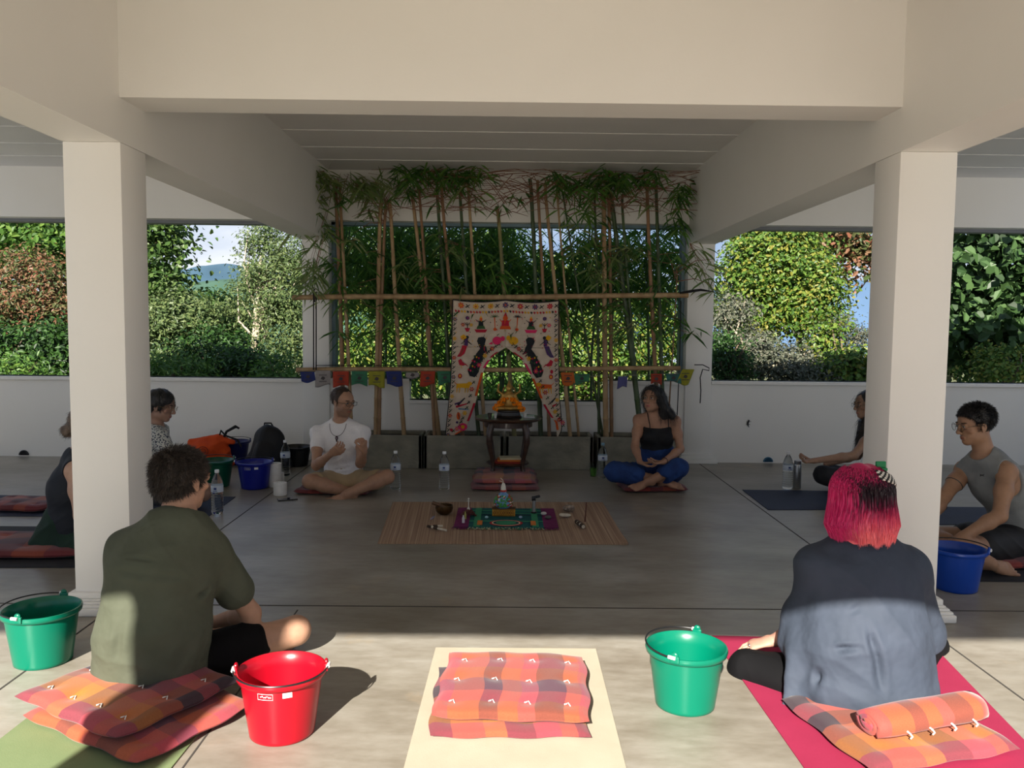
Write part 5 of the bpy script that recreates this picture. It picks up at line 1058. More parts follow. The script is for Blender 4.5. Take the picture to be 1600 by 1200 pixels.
def flat_mat(label, P4, m, t=.005, name='yoga_mat', rnd=.02, n=24, wav=.0):
    """four floor corners, in order round the mat"""
    P4 = [np.array((p[0], p[1], 0.)) for p in P4]; u, v = np.meshgrid(np.linspace(0, 1, n), np.linspace(0, 1, n), indexing='ij')
    B = (P4[0]*((1-u)*(1-v))[..., None]+P4[1]*(u*(1-v))[..., None]+P4[2]*(u*v)[..., None]+P4[3]*((1-u)*v)[..., None]); zz = t+wav*np.clip(np.sin(u*23)*np.sin(v*9+u*4), 0, 1)*np.clip(1.2-4*v, 0, 1)
    top = B+np.stack([0*u, 0*u, zz], -1); bot = B+np.array([0, 0, .0008]); I = np.arange(n*n).reshape(n, n); F = np.stack([I[:-1, :-1], I[1:, :-1], I[1:, 1:], I[:-1, 1:]], -1).reshape(-1, 4)
    bd = np.concatenate([I[:, 0], I[-1, 1:], I[::-1, -1][1:], I[0, ::-1][1:-1]]); nb = np.roll(bd, -1); V = np.vstack([top.reshape(-1, 3), bot.reshape(-1, 3)])
    o = mesh_obj(name, V, np.vstack([F, F[:, ::-1]+n*n, np.stack([bd, bd+n*n, nb+n*n, nb], 1)]), m, smooth=False, loc=tuple(np.mean(P4, 0)), uv=np.vstack([np.stack([u, v], -1).reshape(-1, 2)]*2)); return tag(o, label, 'mat')
G2 = lambda px, py: G(px, py, 0)
flat_mat('pale green yoga mat in the front left corner, under the plaid cushions', [(-1.72, 1.15), (-1.07, 1.15), (-1.02, 2.95), (-1.66, 2.93)], mat('sage_green_foam', srgb(118, 134, 96), .9, srgb(111, 128, 89), 6, .1, 200))
flat_mat('cream yoga mat in the middle of the front, under a pair of plaid cushions', [(-.325, 1.6), (.385, 1.6), (.40, 3.44), (-.29, 3.44)], mat('cream_foam', srgb(178, 170, 152), .9, srgb(172, 163, 145), 6, .1, 200))
flat_mat('bright pink yoga mat under the pink haired woman', [(.97, 1.85), (1.66, 1.85), (1.90, 3.56), (.94, 3.60)], mat('pink_foam', srgb(150, 34, 70), .9, srgb(144, 31, 66), 6, .1, 200))
navy = mat('navy_foam', (.022, .028, .055), .7, (.018, .022, .042), 6, .1, 200); dkm = mat('black_foam', (.020, .020, .024), .8)
flat_mat('navy yoga mat beside the steel flask, left of the nearest right column', [G2(1200, 797), G(1480, 797), G(1480, 770), G2(1160, 766)], navy)
flat_mat('navy yoga mat behind the man in the grey tank top', [(2.78, 5.72), (4.2, 5.75), (4.3, 6.3), (2.78, 6.3)], navy)
flat_mat('black yoga mat under the man in the grey tank top', [(2.35, 4.42), (4.4, 4.45), (4.4, 5.05), (2.5, 5.05)], dkm)
flat_mat('navy yoga mat lying empty at the far left', [(-4.6, 5.72), (-3.0, 5.75), (-2.95, 6.38), (-4.6, 6.45)], navy)
flat_mat('black yoga mat under the person with the hair bun', [(-3.7, 4.52), (-2.2, 4.55), (-2.2, 5.45), (-3.7, 5.45)], dkm)
flat_mat('dark yoga mat under the person in the speckled blouse', [(-3.0, 5.80), G2(327, 807), G2(368, 777), (-3.1, 6.45)], navy)
def straw_mat():
    m = bpy.data.materials.new('striped_reed'); m.use_nodes = True; nt = m.node_tree; b = nt.nodes['Principled BSDF']; L = nt.links.new; uv = nt.nodes.new('ShaderNodeUVMap'); uv.uv_map = 'uv'; mp = nt.nodes.new('ShaderNodeMapping'); mp.inputs['Scale'].default_value = (150, .8, 1)
    L(uv.outputs[0], mp.inputs[0]); nz = nt.nodes.new('ShaderNodeTexNoise'); nz.inputs['Scale'].default_value = 1; nz.inputs['Detail'].default_value = 3; L(mp.outputs[0], nz.inputs['Vector']); r = nt.nodes.new('ShaderNodeValToRGB'); L(nz.outputs[0], r.inputs[0])
    e = r.color_ramp.elements; e[0].position = .35; e[0].color = (*srgb(132, 104, 84), 1); e[1].position = .68; e[1].color = (*srgb(176, 150, 124), 1); e.new(.5).color = (*srgb(150, 122, 98), 1); L(r.outputs[0], b.inputs['Base Color']); b.inputs['Roughness'].default_value = .9
    flat_mat('striped reed mat laid on the floor before the altar table', [(-.80, 5.10), (.79, 5.13), (.77, 6.36), (-.87, 6.30)], m, .005, 'reed_mat', n=60, wav=.012)
straw_mat()
# front centre pair
cc = G(803, 1082, .03); cushion('thin plaid cushion, lower one of the pair on the cream mat', (cc[0]-.022, cc[1]-.035), .55, .56, .03, R_(1), plaid_b, (4, 3), 3, .006, False)
cushion('tufted pink and orange plaid cushion, upper one of the pair on the cream mat', (cc[0]+.0, cc[1]+.015), .55, .55, .048, R_(-3), plaid_a, (4, 3), 4, .032)
# under the green shirt man
cushion('large plaid cushion lying on the green mat, lower one under the olive shirt man', (-1.27, 2.80), .62, .48, .055, R_(-30), plaid_a, (4, 3), 5, .006, False)
cushion('tufted orange and brown plaid cushion, upper one under the olive shirt man', (-1.33, 2.85), .57, .50, .055, R_(-31), plaid_b, (4, 3), 6, .058)
# under the pink haired woman: one flat and one rolled
cushion('flat plaid cushion lying on the pink mat behind the pink haired woman', (1.36, 2.75), .58, .52, .045, R_(14), plaid_b, (3, 3), 7, .006, False)
def rolled(label, a, b, r):
    a, b = np.array(a), np.array(b); ax = unit(b-a); u = unit(np.cross((0, 0, 1), ax)); nA, nT = 64, 14; V = []; uvs = []; th = np.linspace(0, 2*PI*2.6, nA); L = np.linalg.norm(b-a)
    for j in range(nT):
        s = j/(nT-1); e = 1-.10*(abs(2*s-1)**6)
        for k, t in enumerate(th):
            rr = r*(.30+.70*t/th[-1])*e*(1+.03*math.sin(5*t+s*9)); V.append(a+ax*L*s+u*math.cos(t)*rr*1.25+np.array([0, 0, 1])*math.sin(t)*rr*.85); uvs.append((s, t/th[-1]))
    V = np.array(V); c = a*0; I = np.arange(len(V)).reshape(nT, nA); F = np.stack([I[:-1, :-1], I[:-1, 1:], I[1:, 1:], I[1:, :-1]], -1).reshape(-1, 4)
    o = mesh_obj('rolled_cushion', V, F, plaid_a, loc=(a+b)/2-np.array([0, 0, r*.85]), uv=uvs); md = o.modifiers.new('thick', 'SOLIDIFY'); md.thickness = .022; md.offset = -1; tag(o, label, 'cushion')
    for s in (.25, .45, .65, .85):
        q = a+ax*L*s-u*r*1.15+np.array([0, 0, -.02]); mb = MB(); mb.tube([q+A3(-.008, -.004, .01), q+A3(0, -.012, .004), q+A3(.008, -.010, -.006), q+A3(.0, -.012, -.012)], .0028, 5); mb.build('tuft_thread', thread, o)
rolled('rolled pink and orange plaid cushion wedged behind the pink haired woman', P(1354, 1130, 2.62), P(1522, 1100, 2.74), .058)
cc = G(788, 752, .03); cushion('red and orange plaid cushion, lower one in front of the altar table', (0, 7.15), .58, .80, .035, 0, plaid_c, (3, 3), 8, .001, False); cushion('dark red plaid cushion, upper one in front of the altar table', (.0, 7.22), .54, .72, .035, 0, plaid_b, (3, 3), 9, .036, False)
c = P(530, 770, 6.72); cushion('plaid cushion under the man in the white T-shirt', (c[0]-.02, 6.74), .62, .42, .045, R_(-4), plaid_c, (3, 3), 10, .001, False)
c = P(1015, 760, 6.98); cushion('red plaid cushion under the woman in the black top', (c[0], 6.98), .56, .46, .05, R_(6), plaid_c, (3, 3), 11, .001, False)
cushion('plaid cushion lying on the empty navy mat at far left', (-3.55, 6.0), .5, .34, .06, R_(-8), plaid_c, (3, 2), 12, .006, False)
cushion('wide plaid cushion under the person with the hair bun', (-2.95, 4.9), .95, .50, .06, R_(3), plaid_c, (4, 2), 13, .006, False)
cushion('plaid cushion under the man in the grey tank top', (3.05, 4.85), .80, .44, .05, R_(5), plaid_c, (4, 2), 14, .006, False)

# ------------------------------------------------------------------ buckets
def bucket(label, c, col, ear, tip, R=.147, r=.108, h=.225, name='bucket', labels=False, handle=True, z0=0, group=None):
    root = empty(name, (c[0], c[1], z0), label, 'bucket', group); cc = np.array((c[0], c[1], z0)); m = mat('plastic_'+'_'.join('%d' % (q*1000) for q in col), col, .28, tuple(q*.96 for q in col), 3, spec=.5); wire = mat('dark_wire', (.02, .02, .022), .35, metal=.4)
    prof = [(r-.012, .004), (r-.006, 0), (r, .004)]+[(r+(R-.010-r)*t, .004+(h-.020)*t) for t in np.linspace(.05, .97, 9)]+[(R-.009, h-.026), (R, h-.022), (R+.003, h-.010), (R+.001, h-.001), (R-.004, h), (R-.009, h-.006)]+[(r-.006+(R-.012-r)*t, .008+(h-.02)*t) for t in np.linspace(.95, .02, 9)]+[(0, .008)]
    mb = MB(); mb.lathe([(0, .004)]+prof, cc, 56); mb.build('body', m, root, angle=R_(60))
    a = ear; E1 = np.array((math.cos(a), math.sin(a), 0)); T = np.array((-math.sin(a), math.cos(a), 0)); ct = cc+A3(0, 0, h-.006); gm = mat('white_plastic', (.82, .82, .80), .4)
    for s in (-1, 1):
        q = ct+E1*s*(R+.002); mb = MB(); mb.box(q+A3(0, 0, .004), (.012, .034, .026), rot=rotz(a), bev=.004); mb.ball(q+A3(0, 0, .020), (.007, .013, .012), 10, 8, rot=rotz(a)); mb.build('ear', m, root)
    if handle:
        mb = MB(); pts = [ct+E1*math.cos(t)*(R+.010)+(T*math.cos(tip)+A3(0, 0, math.sin(tip)))*math.sin(t)*(R+.001)+A3(0, 0, .012) for t in np.linspace(0, PI, 26)]; mb.tube(pts, .0030, 6); hd = mb.build('handle', wire, root)
        for s in (0, -1): q = pts[s]; mb = MB(); d = unit(pts[1]-pts[0]) if s == 0 else unit(pts[-2]-pts[-1]); mb.tube([q-d*.004, q+d*.022], .0065, 8); mb.build('handle_end', gm, hd)
    if labels:
        for x0, w_, mm, ln in ((-.018, .050, m, 1), (.052, .028, gm, 0)):
            f = lambda x, z: cc+A3(x, -math.sqrt((R-.0115-.04*(h-.03-z)*0+.0)**2-x*x)-.001, z); zc = h-.043; rr = R-.010-(.035/h)*.018*2
            pp = lambda x, z: cc+A3(x, -math.sqrt(max(0, (r+(R-.010-r)*(z/h)+.0022)**2-x*x)), z); mb = MB()
            if ln: mb.tube([pp(x0+q*w_/2, zc+k) for q, k in ((-1, -.010), (-.3, -.010), (.3, -.010), (1, -.010), (1, .010), (.3, .010), (-.3, .010), (-1, .010))], .0009, 4, closed=True, mi=1); [mb.ball(pp(x0-.015+i*.0055, zc+.002*math.sin(i*2)), (.0022, .001, .0030 if i % 2 else .002), 6, 4, 1) for i in range(7)]
            else: mb.prism([pp(x0-w_/2, zc-.006), pp(x0+w_/2, zc-.006), pp(x0+w_/2, zc+.012), pp(x0-w_/2, zc+.012)], .001, (0, -1, 0), 1)
            mb.build('sticker', [m, gm], root)
    return root
green = srgb(0, 108, 84); bluec = srgb(14, 64, 158)
bucket('red plastic bucket with its handle down, beside the olive shirt man', G(441, 1143), srgb(160, 10, 30), R_(188), R_(-3), labels=True)
bucket('teal green plastic bucket standing on the sunny floor left of the pink mat', G(1070, 1100), green, R_(62), R_(3))
bucket('teal green plastic bucket standing at the left edge beside the nearest left column', G(68, 1032), green, R_(86), R_(3))
bucket('blue plastic bucket standing just right of the nearest right column', G(1492, 919), bluec, R_(-35), R_(3))
bucket('blue plastic bucket beside the toilet rolls, near the man in white', G(398, 762), srgb(22, 34, 140), R_(20), R_(3), labels=True)
bucket('dark green plastic bucket behind the head of the olive shirt man', G(338, 759), srgb(10, 84, 62), R_(30), R_(5))
bucket('dark blue plastic bucket between the orange bag and the black backpack', G(367, 724), srgb(26, 30, 92), R_(10), R_(5))
bucket('black plastic tub behind the toilet rolls, left of the man in white', G(463, 727), (.012, .012, .013), R_(10), 0, h=.19, handle=False)

# ------------------------------------------------------------------ bottles, rolls, phone, bags
def bottle(label, c, tint=(.93, .97, .98), cap=(.85, .86, .86), s=1.0, green_drink=False):
    root = empty('water_bottle', (c[0], c[1], 0), label, 'bottle', 'water bottles on the floor'); cc = np.array((c[0], c[1], 0.)); pl = mat('clear_bottle_%d' % int(tint[0]*100), tint, .06, tint, trans=1, ior=1.33, spec=.5)
    prof = [(0, .003), (.028, .001), (.040, .006), (.042, .018)]
    for k in range(7): z = .022+k*.0185; prof += [(.0425, z+.003), (.0425, z+.011), (.0400, z+.015)]
    prof += [(.0425, .156), (.0425, .215), (.041, .228), (.034, .255), (.022, .282), (.0140, .294), (.0135, .306), (0, .306)]
    mb = MB(); mb.lathe(np.array(prof)*s, cc, 28); mb.build('body', pl, root, angle=R_(70))
    mb = MB(); mb.lathe(np.array([(.0431, .165), (.0436, .166), (.0436, .212), (.0431, .213)])*s, cc, 28, closed=True); lb = mb.build('bottle_label', mat('pale_blue_label', srgb(206, 216, 228), .5), root)
    mb = MB(); mb.box(cc+A3(0, -.0435, .192)*s, (.020, .0015, .016), bev=.0006); mb.box(cc+A3(.0, -.0435, .175)*s, (.030, .0015, .004)); mb.build('label_print', mat('blue_print', srgb(60, 80, 140), .5), lb)
    mb = MB(); mb.lathe(np.array([(0, .303), (.0155, .303), (.0160, .306), (.0160, .322), (.0150, .324), (0, .324)])*s, cc, 20); mb.build('bottle_cap', mat('cap_%d' % int(cap[0]*99), cap, .4), root); return root
bottle('clear water bottle standing behind the head and shoulder of the olive shirt man', G(340, 803))
bottle('clear water bottle beside the left knee of the man in white, by the toilet rolls', G(446, 743))
bottle('clear water bottle just right of the knee of the man in white', G(618, 764))
bottle('clear water bottle standing alone left of the altar table', G(694, 765))
bottle('bluish water bottle beside the woman in the black top', G(941, 747), (.80, .90, .95), srgb(120, 160, 180))
bottle('clear water bottle beside the grey steel flask on the right', G(1230, 764))
c = G(1245, 763); root = empty('steel_flask', c, 'slim brushed grey steel flask beside a water bottle on the right', 'flask'); mb = MB(); mb.lathe([(0, 0), (.031, 0), (.034, .004), (.034, .205), (.031, .212), (0, .212)], c, 28); mb.build('body', mat('brushed_steel', (.42, .43, .43), .35, metal=.8), root)
mb = MB(); mb.lathe([(0, .211), (.028, .211), (.030, .215), (.030, .240), (.027, .243), (0, .243)], c, 24); mb.build('lid', mat('steel_lid', (.35, .35, .36), .3, metal=.8), root)
c = G(927, 744); root = empty('drinking_cup', c, 'clear cup holding green drink beside the bluish bottle', 'cup'); mb = MB(); mb.lathe([(.026, 0), (.034, .085), (.036, .125), (.037, .125), (.0355, .085), (.028, -.0), (0, 0)], c, 24); mb.build('body', mat('clear_cup', (.9, .95, .95), .08, trans=1, ior=1.2), root)
mb = MB(); mb.lathe([(0, .004), (.024, .004), (.031, .075), (0, .075)], c, 20); mb.build('drink', mat('green_drink', (.12, .30, .04), .3), root)
paper = mat('white_tissue', (.80, .79, .77), .95, (.74, .73, .71), 30)
for px, py, z0, lb in ((438, 773, 0, 'white toilet roll standing alone in front of the other two'), (430, 760, 0, 'white toilet roll, lower one of two stacked behind the single roll'), (434, 756, 0, 'white toilet roll standing just behind the stacked pair')):
    c = G(px, py); mb = MB(); mb.lathe([(.020, 0), (.052, 0), (.054, .004), (.054, .096), (.052, .1), (.020, .1), (.019, .096), (.019, .004)], c, 28, closed=True); o = tag(mb.build('toilet_roll', paper, loc=c), lb, 'toilet roll', 'toilet rolls near the blue bucket')
    if 'lower' in lb: c2 = c+A3(0, .0, .1); mb = MB(); mb.lathe([(.020, 0), (.052, 0), (.054, .004), (.054, .096), (.052, .1), (.020, .1), (.019, .096), (.019, .004)], c2, 28, closed=True); tag(mb.build('toilet_roll', paper, loc=c2), 'white toilet roll, upper one of two stacked behind the single roll', 'toilet roll', 'toilet rolls near the blue bucket')
c = G(449, 781); root = empty('smartphone', c, 'black smartphone lying on the floor in front of the toilet rolls', 'phone', rz=0); mb = MB(); mb.box(c+A3(0, 0, .005), (.075, .15, .009), rot=rotz(R_(-66)), bev=.003); mb.build('body', mat('phone_black', (.015, .015, .016), .2), root)
mb = MB(); mb.box(c+A3(0, 0, .0098), (.068, .142, .0012), rot=rotz(R_(-66))); mb.build('screen', mat('phone_glass', (.02, .022, .03), .05, spec=.8), root, smooth=False)
# orange cloth bag, black backpack
c = G(327, 735); c[1] = 7.75; c[0] = P(326, 700, 7.75)[0]
s = Shape(); s.limb(c+A3(-.13, 0, .14), c+A3(.12, 0, .14), .09, .09, .04); s.limb(c+A3(-.15, 0, .06), c+A3(.16, 0, .06), .075, .075, .05); s.limb(c+A3(-.17, .0, .25), c+A3(.10, 0, .27), .035, .05, .06); s.limb(c+A3(.10, 0, .27), c+A3(.24, -.02, .25), .045, .03, .04); s.limb(c+A3(-.05, -.05, .18), c+A3(.05, -.05, .18), .075, .075, .05)
V, Q = skin_mesh(s, .008, (), 1); V = folds(V, Q, .03, 18, 3); V[:, 2] = np.maximum(V[:, 2], .002); bag = mesh_obj('cloth_bag', V, Q, mat('orange_cloth', srgb(206, 78, 26), .85, srgb(190, 64, 20), 10), loc=(c[0], c[1], 0)); tag(bag, 'slumped orange cloth bag with a printed emblem, against the back wall', 'bag')
mb = MB(); q = c+A3(.0, -.148, .18); [mb.tube([q+A3(math.cos(t)*r_, -.001, math.sin(t)*r_*.9) for t in np.arange(18)*PI/9], .0035, 5, closed=True) for r_ in (.048, .026)]; mb.tube([q+A3(-.035, 0, -.01), q+A3(.035, 0, -.01)], .004, 5); mb.build('printed_emblem', mat('dark_red_print', (.18, .03, .012), .8), bag)
mb = MB(); mb.tube([c+A3(.14, 0, .28), c+A3(.18, -.02, .35), c+A3(.27, -.03, .40), c+A3(.30, -.02, .38)], (.012, .012, .016, .010), 6); mb.tube([c+A3(.10, 0, .29), c+A3(.13, -.03, .36), c+A3(.17, -.02, .31), c+A3(.28, -.01, .27), c+A3(.31, 0, .20)], .009, 6); mb.build('strap', mat('black_strap', (.014, .014, .015), .8), bag)
c = A3(P(418, 700, 7.62)[0], 7.62, 0); s = Shape(); s.limb(c+A3(0, 0, .13), c+A3(.01, 0, .31), (.165, .12), (.14, .10), .05, (1, 0, 0)); s.limb(c+A3(-.01, -.11, .12), c+A3(0, -.10, .20), (.11, .05), (.10, .05), .03, (1, 0, 0)); s.limb(c+A3(-.14, 0, .08), c+A3(.16, 0, .07), .07, .07, .04)
V, Q = skin_mesh(s, .009, (), 1); V = folds(V, Q, .02, 14, 5); V[:, 2] = np.maximum(V[:, 2], .002); bp = mesh_obj('backpack', V, Q, mat('black_nylon', (.010, .010, .011), .6), loc=c); tag(bp, 'black backpack standing against the back wall between bucket and bottle', 'backpack')
mb = MB(); mb.tube([c+A3(-.04, .03, .40), c+A3(-.03, .02, .445), c+A3(.03, .02, .445), c+A3(.05, .03, .40)], .008, 6); mb.build('carry_loop', mat('black_strap', (.014, .014, .015), .8), bp)

# ------------------------------------------------------------------ altar table with the statue
dw = mat('dark_stained_wood', (.055, .026, .015), .35, (.03, .015, .010), 6, .1, 30, stretch=(1, 1, 6), coat=.3)
TC = A3(P(794, 650, 7.45)[0], 7.45, 0); TZ = float(P(795, 651, 7.45)[2])
root = empty('altar_table', (TC[0], TC[1], 0), 'round dark wooden side table with curved legs and a lower shelf, holding the statue', 'table')
mb = MB(); mb.lathe([(0, TZ-.030), (.285, TZ-.030), (.300, TZ-.022), (.305, TZ-.010), (.298, TZ), (0, TZ)], TC, 56); mb.build('table_top', dw, root)
mb = MB(); mb.lathe([(.20, TZ-.085), (.222, TZ-.085), (.222, TZ-.028), (.20, TZ-.028)], TC, 40, closed=True); mb.build('apron', dw, root)
for k in range(4):
    a = R_(45+90*k); e = A3(math.cos(a), math.sin(a), 0); mb = MB(); mb.tube([TC+e*r_+A3(0, 0, z) for r_, z in ((.20, TZ-.04), (.235, TZ*.78), (.238, TZ*.60), (.205, TZ*.38), (.185, TZ*.2), (.20, TZ*.07), (.225, 0.006))], (.030, .032, .028, .022, .020, .022, .026), 10); mb.build('leg', dw, root)
mb = MB(); mb.lathe([(0, .118), (.19, .118), (.197, .126), (.19, .134), (0, .134)], TC, 40); mb.build('shelf', dw, root)
cl = [mat('book_red', srgb(150, 44, 30), .7), mat('book_orange', srgb(200, 110, 40), .7), mat('book_cream', srgb(196, 184, 150), .8)]
for k, (cm, nm) in enumerate(((cl[0], 'red'), (cl[1], 'orange'), (cl[2], 'pale'))):
    z = .134+k*.017; o_ = MB(); o_.box((TC[0]+.01*k, TC[1]-.03, z+.008), (.23-.02*k, .16, .015), rot=rotz(R_(4*k-3)), bev=.002); tag(o_.build('book', cm, loc=(TC[0], TC[1], z)), '%s covered booklet, %s in the stack on the lower shelf of the altar table' % (nm, ('bottom', 'middle', 'topmost')[k]), 'book')
# statue
gold = mat('aged_gold', (.45, .26, .06), .4, (.30, .17, .05), 20, .2, 60, metal=.7); marig = mat('marigold', srgb(240, 140, 10), .8, srgb(224, 110, 4), 60, .6, 200)
sc_ = TC+A3(.005, -.06, TZ); root = empty('deity_statue', sc_, 'golden seated deity statue hung with orange marigold garlands on the table', 'statue')
mb = MB(); mb.lathe([(0, 0), (.115, 0), (.120, .012), (.105, .022), (.100, .050), (.112, .058), (.112, .066), (0, .066)], sc_, 36, sy=.75); mb.build('pedestal', mat('black_lacquer', (.018, .014, .012), .3), root)
s = Shape(); q = sc_+A3(0, 0, .066)
s.limb(q+A3(-.05, 0, .025), q+A3(.05, 0, .025), .032, .032, .03); s.limb(q+A3(-.035, -.01, .02), q+A3(-.09, -.03, .018), .026, .020, .015); s.limb(q+A3(.035, -.01, .02), q+A3(.09, -.03, .018), .026, .020, .015); s.limb(q+A3(-.09, -.03, .018), q+A3(.02, -.05, .016), .017, .013, .01); s.limb(q+A3(.09, -.03, .018), q+A3(-.02, -.055, .020), .017, .013, .01)
s.limb(q+A3(0, 0, .04), q+A3(0, 0, .11), (.038, .03), (.045, .028), .02, (1, 0, 0)); s.limb(q+A3(0, 0, .11), q+A3(0, -.004, .150), .014, .014, .012); s.ell(q+A3(0, -.006, .165), (.022, .022, .027), .008); s.limb(q+A3(0, 0, .18), q+A3(0, 0, .225), .020, .005, .008)
for x in (-1, 1): s.limb(q+A3(x*.042, 0, .115), q+A3(x*.068, -.01, .075), .013, .010, .008); s.limb(q+A3(x*.068, -.01, .075), q+A3(x*.040, -.045, .060), .010, .008, .006); s.limb(q+A3(x*.042, 0, .118), q+A3(x*.085, .0, .145), .011, .009, .006); s.limb(q+A3(x*.085, 0, .145), q+A3(x*.080, -.01, .185), .009, .007, .006); s.ell(q+A3(x*.08, -.012, .195), (.010, .006, .014), .004)
V, Q = skin_mesh(s, .0042, (), 1); V = q+(V-q)*1.18; mesh_obj("figure", V, Q, gold, root)
mb = MB(); mb.tube([q+A3(math.sin(t)*.055, .018, .165-math.cos(t)*.055) for t in np.linspace(.5, 2*PI-.5, 24)], .006, 6); mb.build('halo', gold, root)
gp = [(x, -.052-.01*math.cos(x*20), .10-.10*abs(math.cos(t))*0+z) for x, z, t in [(0, 0, 0)]]
gar = []; g = np.random.default_rng(3)
for x in (-1, 1):
    for t in np.linspace(0, 1, 15): gar.append(q+A3(x*(.030+.075*math.sin(t*PI*.62)), -.030-.018*math.sin(t*PI), .105-.100*t))
    for t in np.linspace(0, 1, 12): gar.append(q+A3(x*(.045+.085*t), -.03+.01*math.sin(t*9), .055-.048*t+.02*math.sin(t*PI)))
mb = MB()
for p_ in gar:
    for k in range(3): mb.ball(p_+g.normal(size=3)*.008, .0125+g.uniform(-.003, .003), 7, 5)
ga = mb.build('marigold_garland', marig, root); tag(ga, kind='stuff')
for x, z, col_, lb, r_ in ((-.165, 0, (.04, .03, .025), 'small dark metal cup left of the statue on the altar table', .020), (.150, 0, (.68, .66, .60), 'small white cup right of the statue on the altar table', .021), (-.115, 0, (.62, .60, .56), 'tiny pale candle cup close to the left side of the statue', .014)):
    cc = TC+A3(x, -.12 if x != .150 else -.06, TZ); mb = MB(); mb.lathe([(0, 0), (r_*.7, 0), (r_, .045), (r_*.93, .045), (r_*.6, .006), (0, .006)], cc, 20); tag(mb.build('small_cup', mat('cup_%d' % int(x*1000+500), col_, .35), loc=cc), lb, 'cup')
cc = TC+A3(.19, -.02, TZ); mb = MB(); mb.box(cc+A3(0, 0, .004), (.10, .14, .008), bev=.002); tag(mb.build('leaflet', mat('silver_card', (.5, .52, .54), .3), loc=cc), 'pale card lying on the right side of the altar table', 'card')

# ------------------------------------------------------------------ things laid out on the reed mat
ac = [mat('cloth_teal', srgb(14, 92, 92), .85, srgb(10, 74, 78), 30), mat('cloth_purple', srgb(112, 28, 84), .85, srgb(96, 22, 72), 30), mat('cloth_green', srgb(54, 140, 100), .85), mat('cloth_red', srgb(176, 36, 44), .85), mat('cloth_orange', srgb(206, 120, 50), .85), mat('cloth_deep', srgb(12, 60, 66), .85), mat('cloth_cream', srgb(220, 206, 170), .85)]
root = empty('altar_cloth', (0.01, 5.78, .012), 'teal and purple fringed cloth spread in the middle of the reed mat', 'cloth'); mb = MB(); z = .016
x0, x1, y0, y1 = -.345, .37, 5.49, 6.07; xs = [-.345, -.235, -.16, .12, .25, .37]
mb.box(((x0+x1)/2, (y0+y1)/2, z-.002), (x1-x0, y1-y0, .003), 0); mb.box((x0+.05, (y0+y1)/2, z), (.10, y1-y0, .003), 1); mb.box((x1-.05, (y0+y1)/2, z), (.10, y1-y0, .003), 1)
for y, w_, k in ((5.98, .02, 2), (5.84, .035, 5), (5.66, .02, 2), (5.90, .012, 2)): mb.box(((x0+x1)/2, y, z+.0012), (x1-x0-.2, w_, .002), k)
for x in (-.19, .215): mb.box((x, 5.78, z+.002), (.045, y1-y0-.02, .002), 2)
for r_, k in ((1, 3), (.86, 6), (.78, 5), (.62, 2)): mb.prism([(.012+.115*r_*math.cos(t), 5.60+.085*r_*math.sin(t), z+.0025+.0008*(1-r_)*6) for t in np.arange(40)*PI/20], .0012, (0, 0, 1), k)
for x in (-.17, .20): mb.box((x, 5.60, z+.004), (.035, .12, .002), 4)
mb.build('cloth', ac, root, smooth=False); mb = MB(); g = np.random.default_rng(8)
for k in range(110):
    x = x0+(x1-x0)*(k+.5)/110; L_ = g.uniform(.03, .055); mb.tube([(x, y0+.003, z-.002), (x+g.normal()*.008, y0-L_*.6, .0165), (x+g.normal()*.012, y0-L_, .0125)], .0018, 4, mi=1 if x < x0+.1 or x > x1-.1 else (0, 2, 6)[k % 3])
mb.build('fringe', ac, root)
def on(px, py): return G(px, py, .012)
# bronze bowl and its mallet
c = on(694, 803); bz = mat('dark_bronze', (.13, .075, .03), .35, (.08, .05, .025), 20, .2, metal=.8); mb = MB(); c[2] = .012; mb.lathe([(0, .004), (.035, 0), (.058, .020), (.066, .048), (.064, .066), (.060, .066), (.061, .048), (.053, .022), (.030, .007), (0, .008)], c, 36); tag(mb.build('singing_bowl', bz, loc=c), 'bronze singing bowl on the left of the reed mat', 'bowl')
mb = MB(); mb.tube([c+A3(-.085, -.01, .085), c+A3(-.03, 0, .062), c+A3(.035, .01, .030)], (.014, .013, .010), 8); tag(mb.build('mallet', mat('mallet_wood', (.12, .06, .03), .5), loc=c+A3(0, 0, .03)), 'wooden mallet resting in the bronze singing bowl', 'mallet')
bone = mat('bone_white', (.62, .57, .47), .5, (.5, .43, .33), 30); dbr = mat('dark_brown_wrap', (.05, .03, .02), .7)
def pipe(label, pts, r, bands):
    mb = MB(); mb.tube(pts, r, 8); pts = np.array(pts); root = tag(mb.build('pipe', bone, loc=pts[1]), label, 'pipe')
    for t in bands: i = int(t); f = t-i; q = pts[i]*(1-f)+pts[min(i+1, len(pts)-1)]*f; d = unit(pts[min(i+1, len(pts)-1)]-pts[i]); mb = MB(); mb.tube([q-d*.016, q+d*.016], r*1.25, 8); mb.build('wrapping', dbr, root)
c = on(671, 826); pipe('small V shaped bone pipe with dark wrappings at the left of the reed mat', [c+A3(.085, .045, .008), c+A3(-.005, .005, .014), c+A3(.12, -.075, .008)], .008, (.55, 1.05, 1.4))
c = on(676, 812); mb = MB(); mb.tube([c+A3(-.012, -.03, .010), c+A3(.0, .01, .012), c+A3(.010, .05, .014)], (.004, .010, .004), 6); tag(mb.build('crystal', mat('violet_crystal', (.50, .46, .58), .15, trans=.4), loc=c), 'pointed violet crystal just above the bone pipe', 'crystal')
c = on(908, 822); pipe('wrapped brown pipe lying at the right of the reed mat', [c+A3(-.025, .065, .014), c+A3(-.008, .0, .016), c+A3(.010, -.060, .010)], .013, (.2, .9, 1.7))
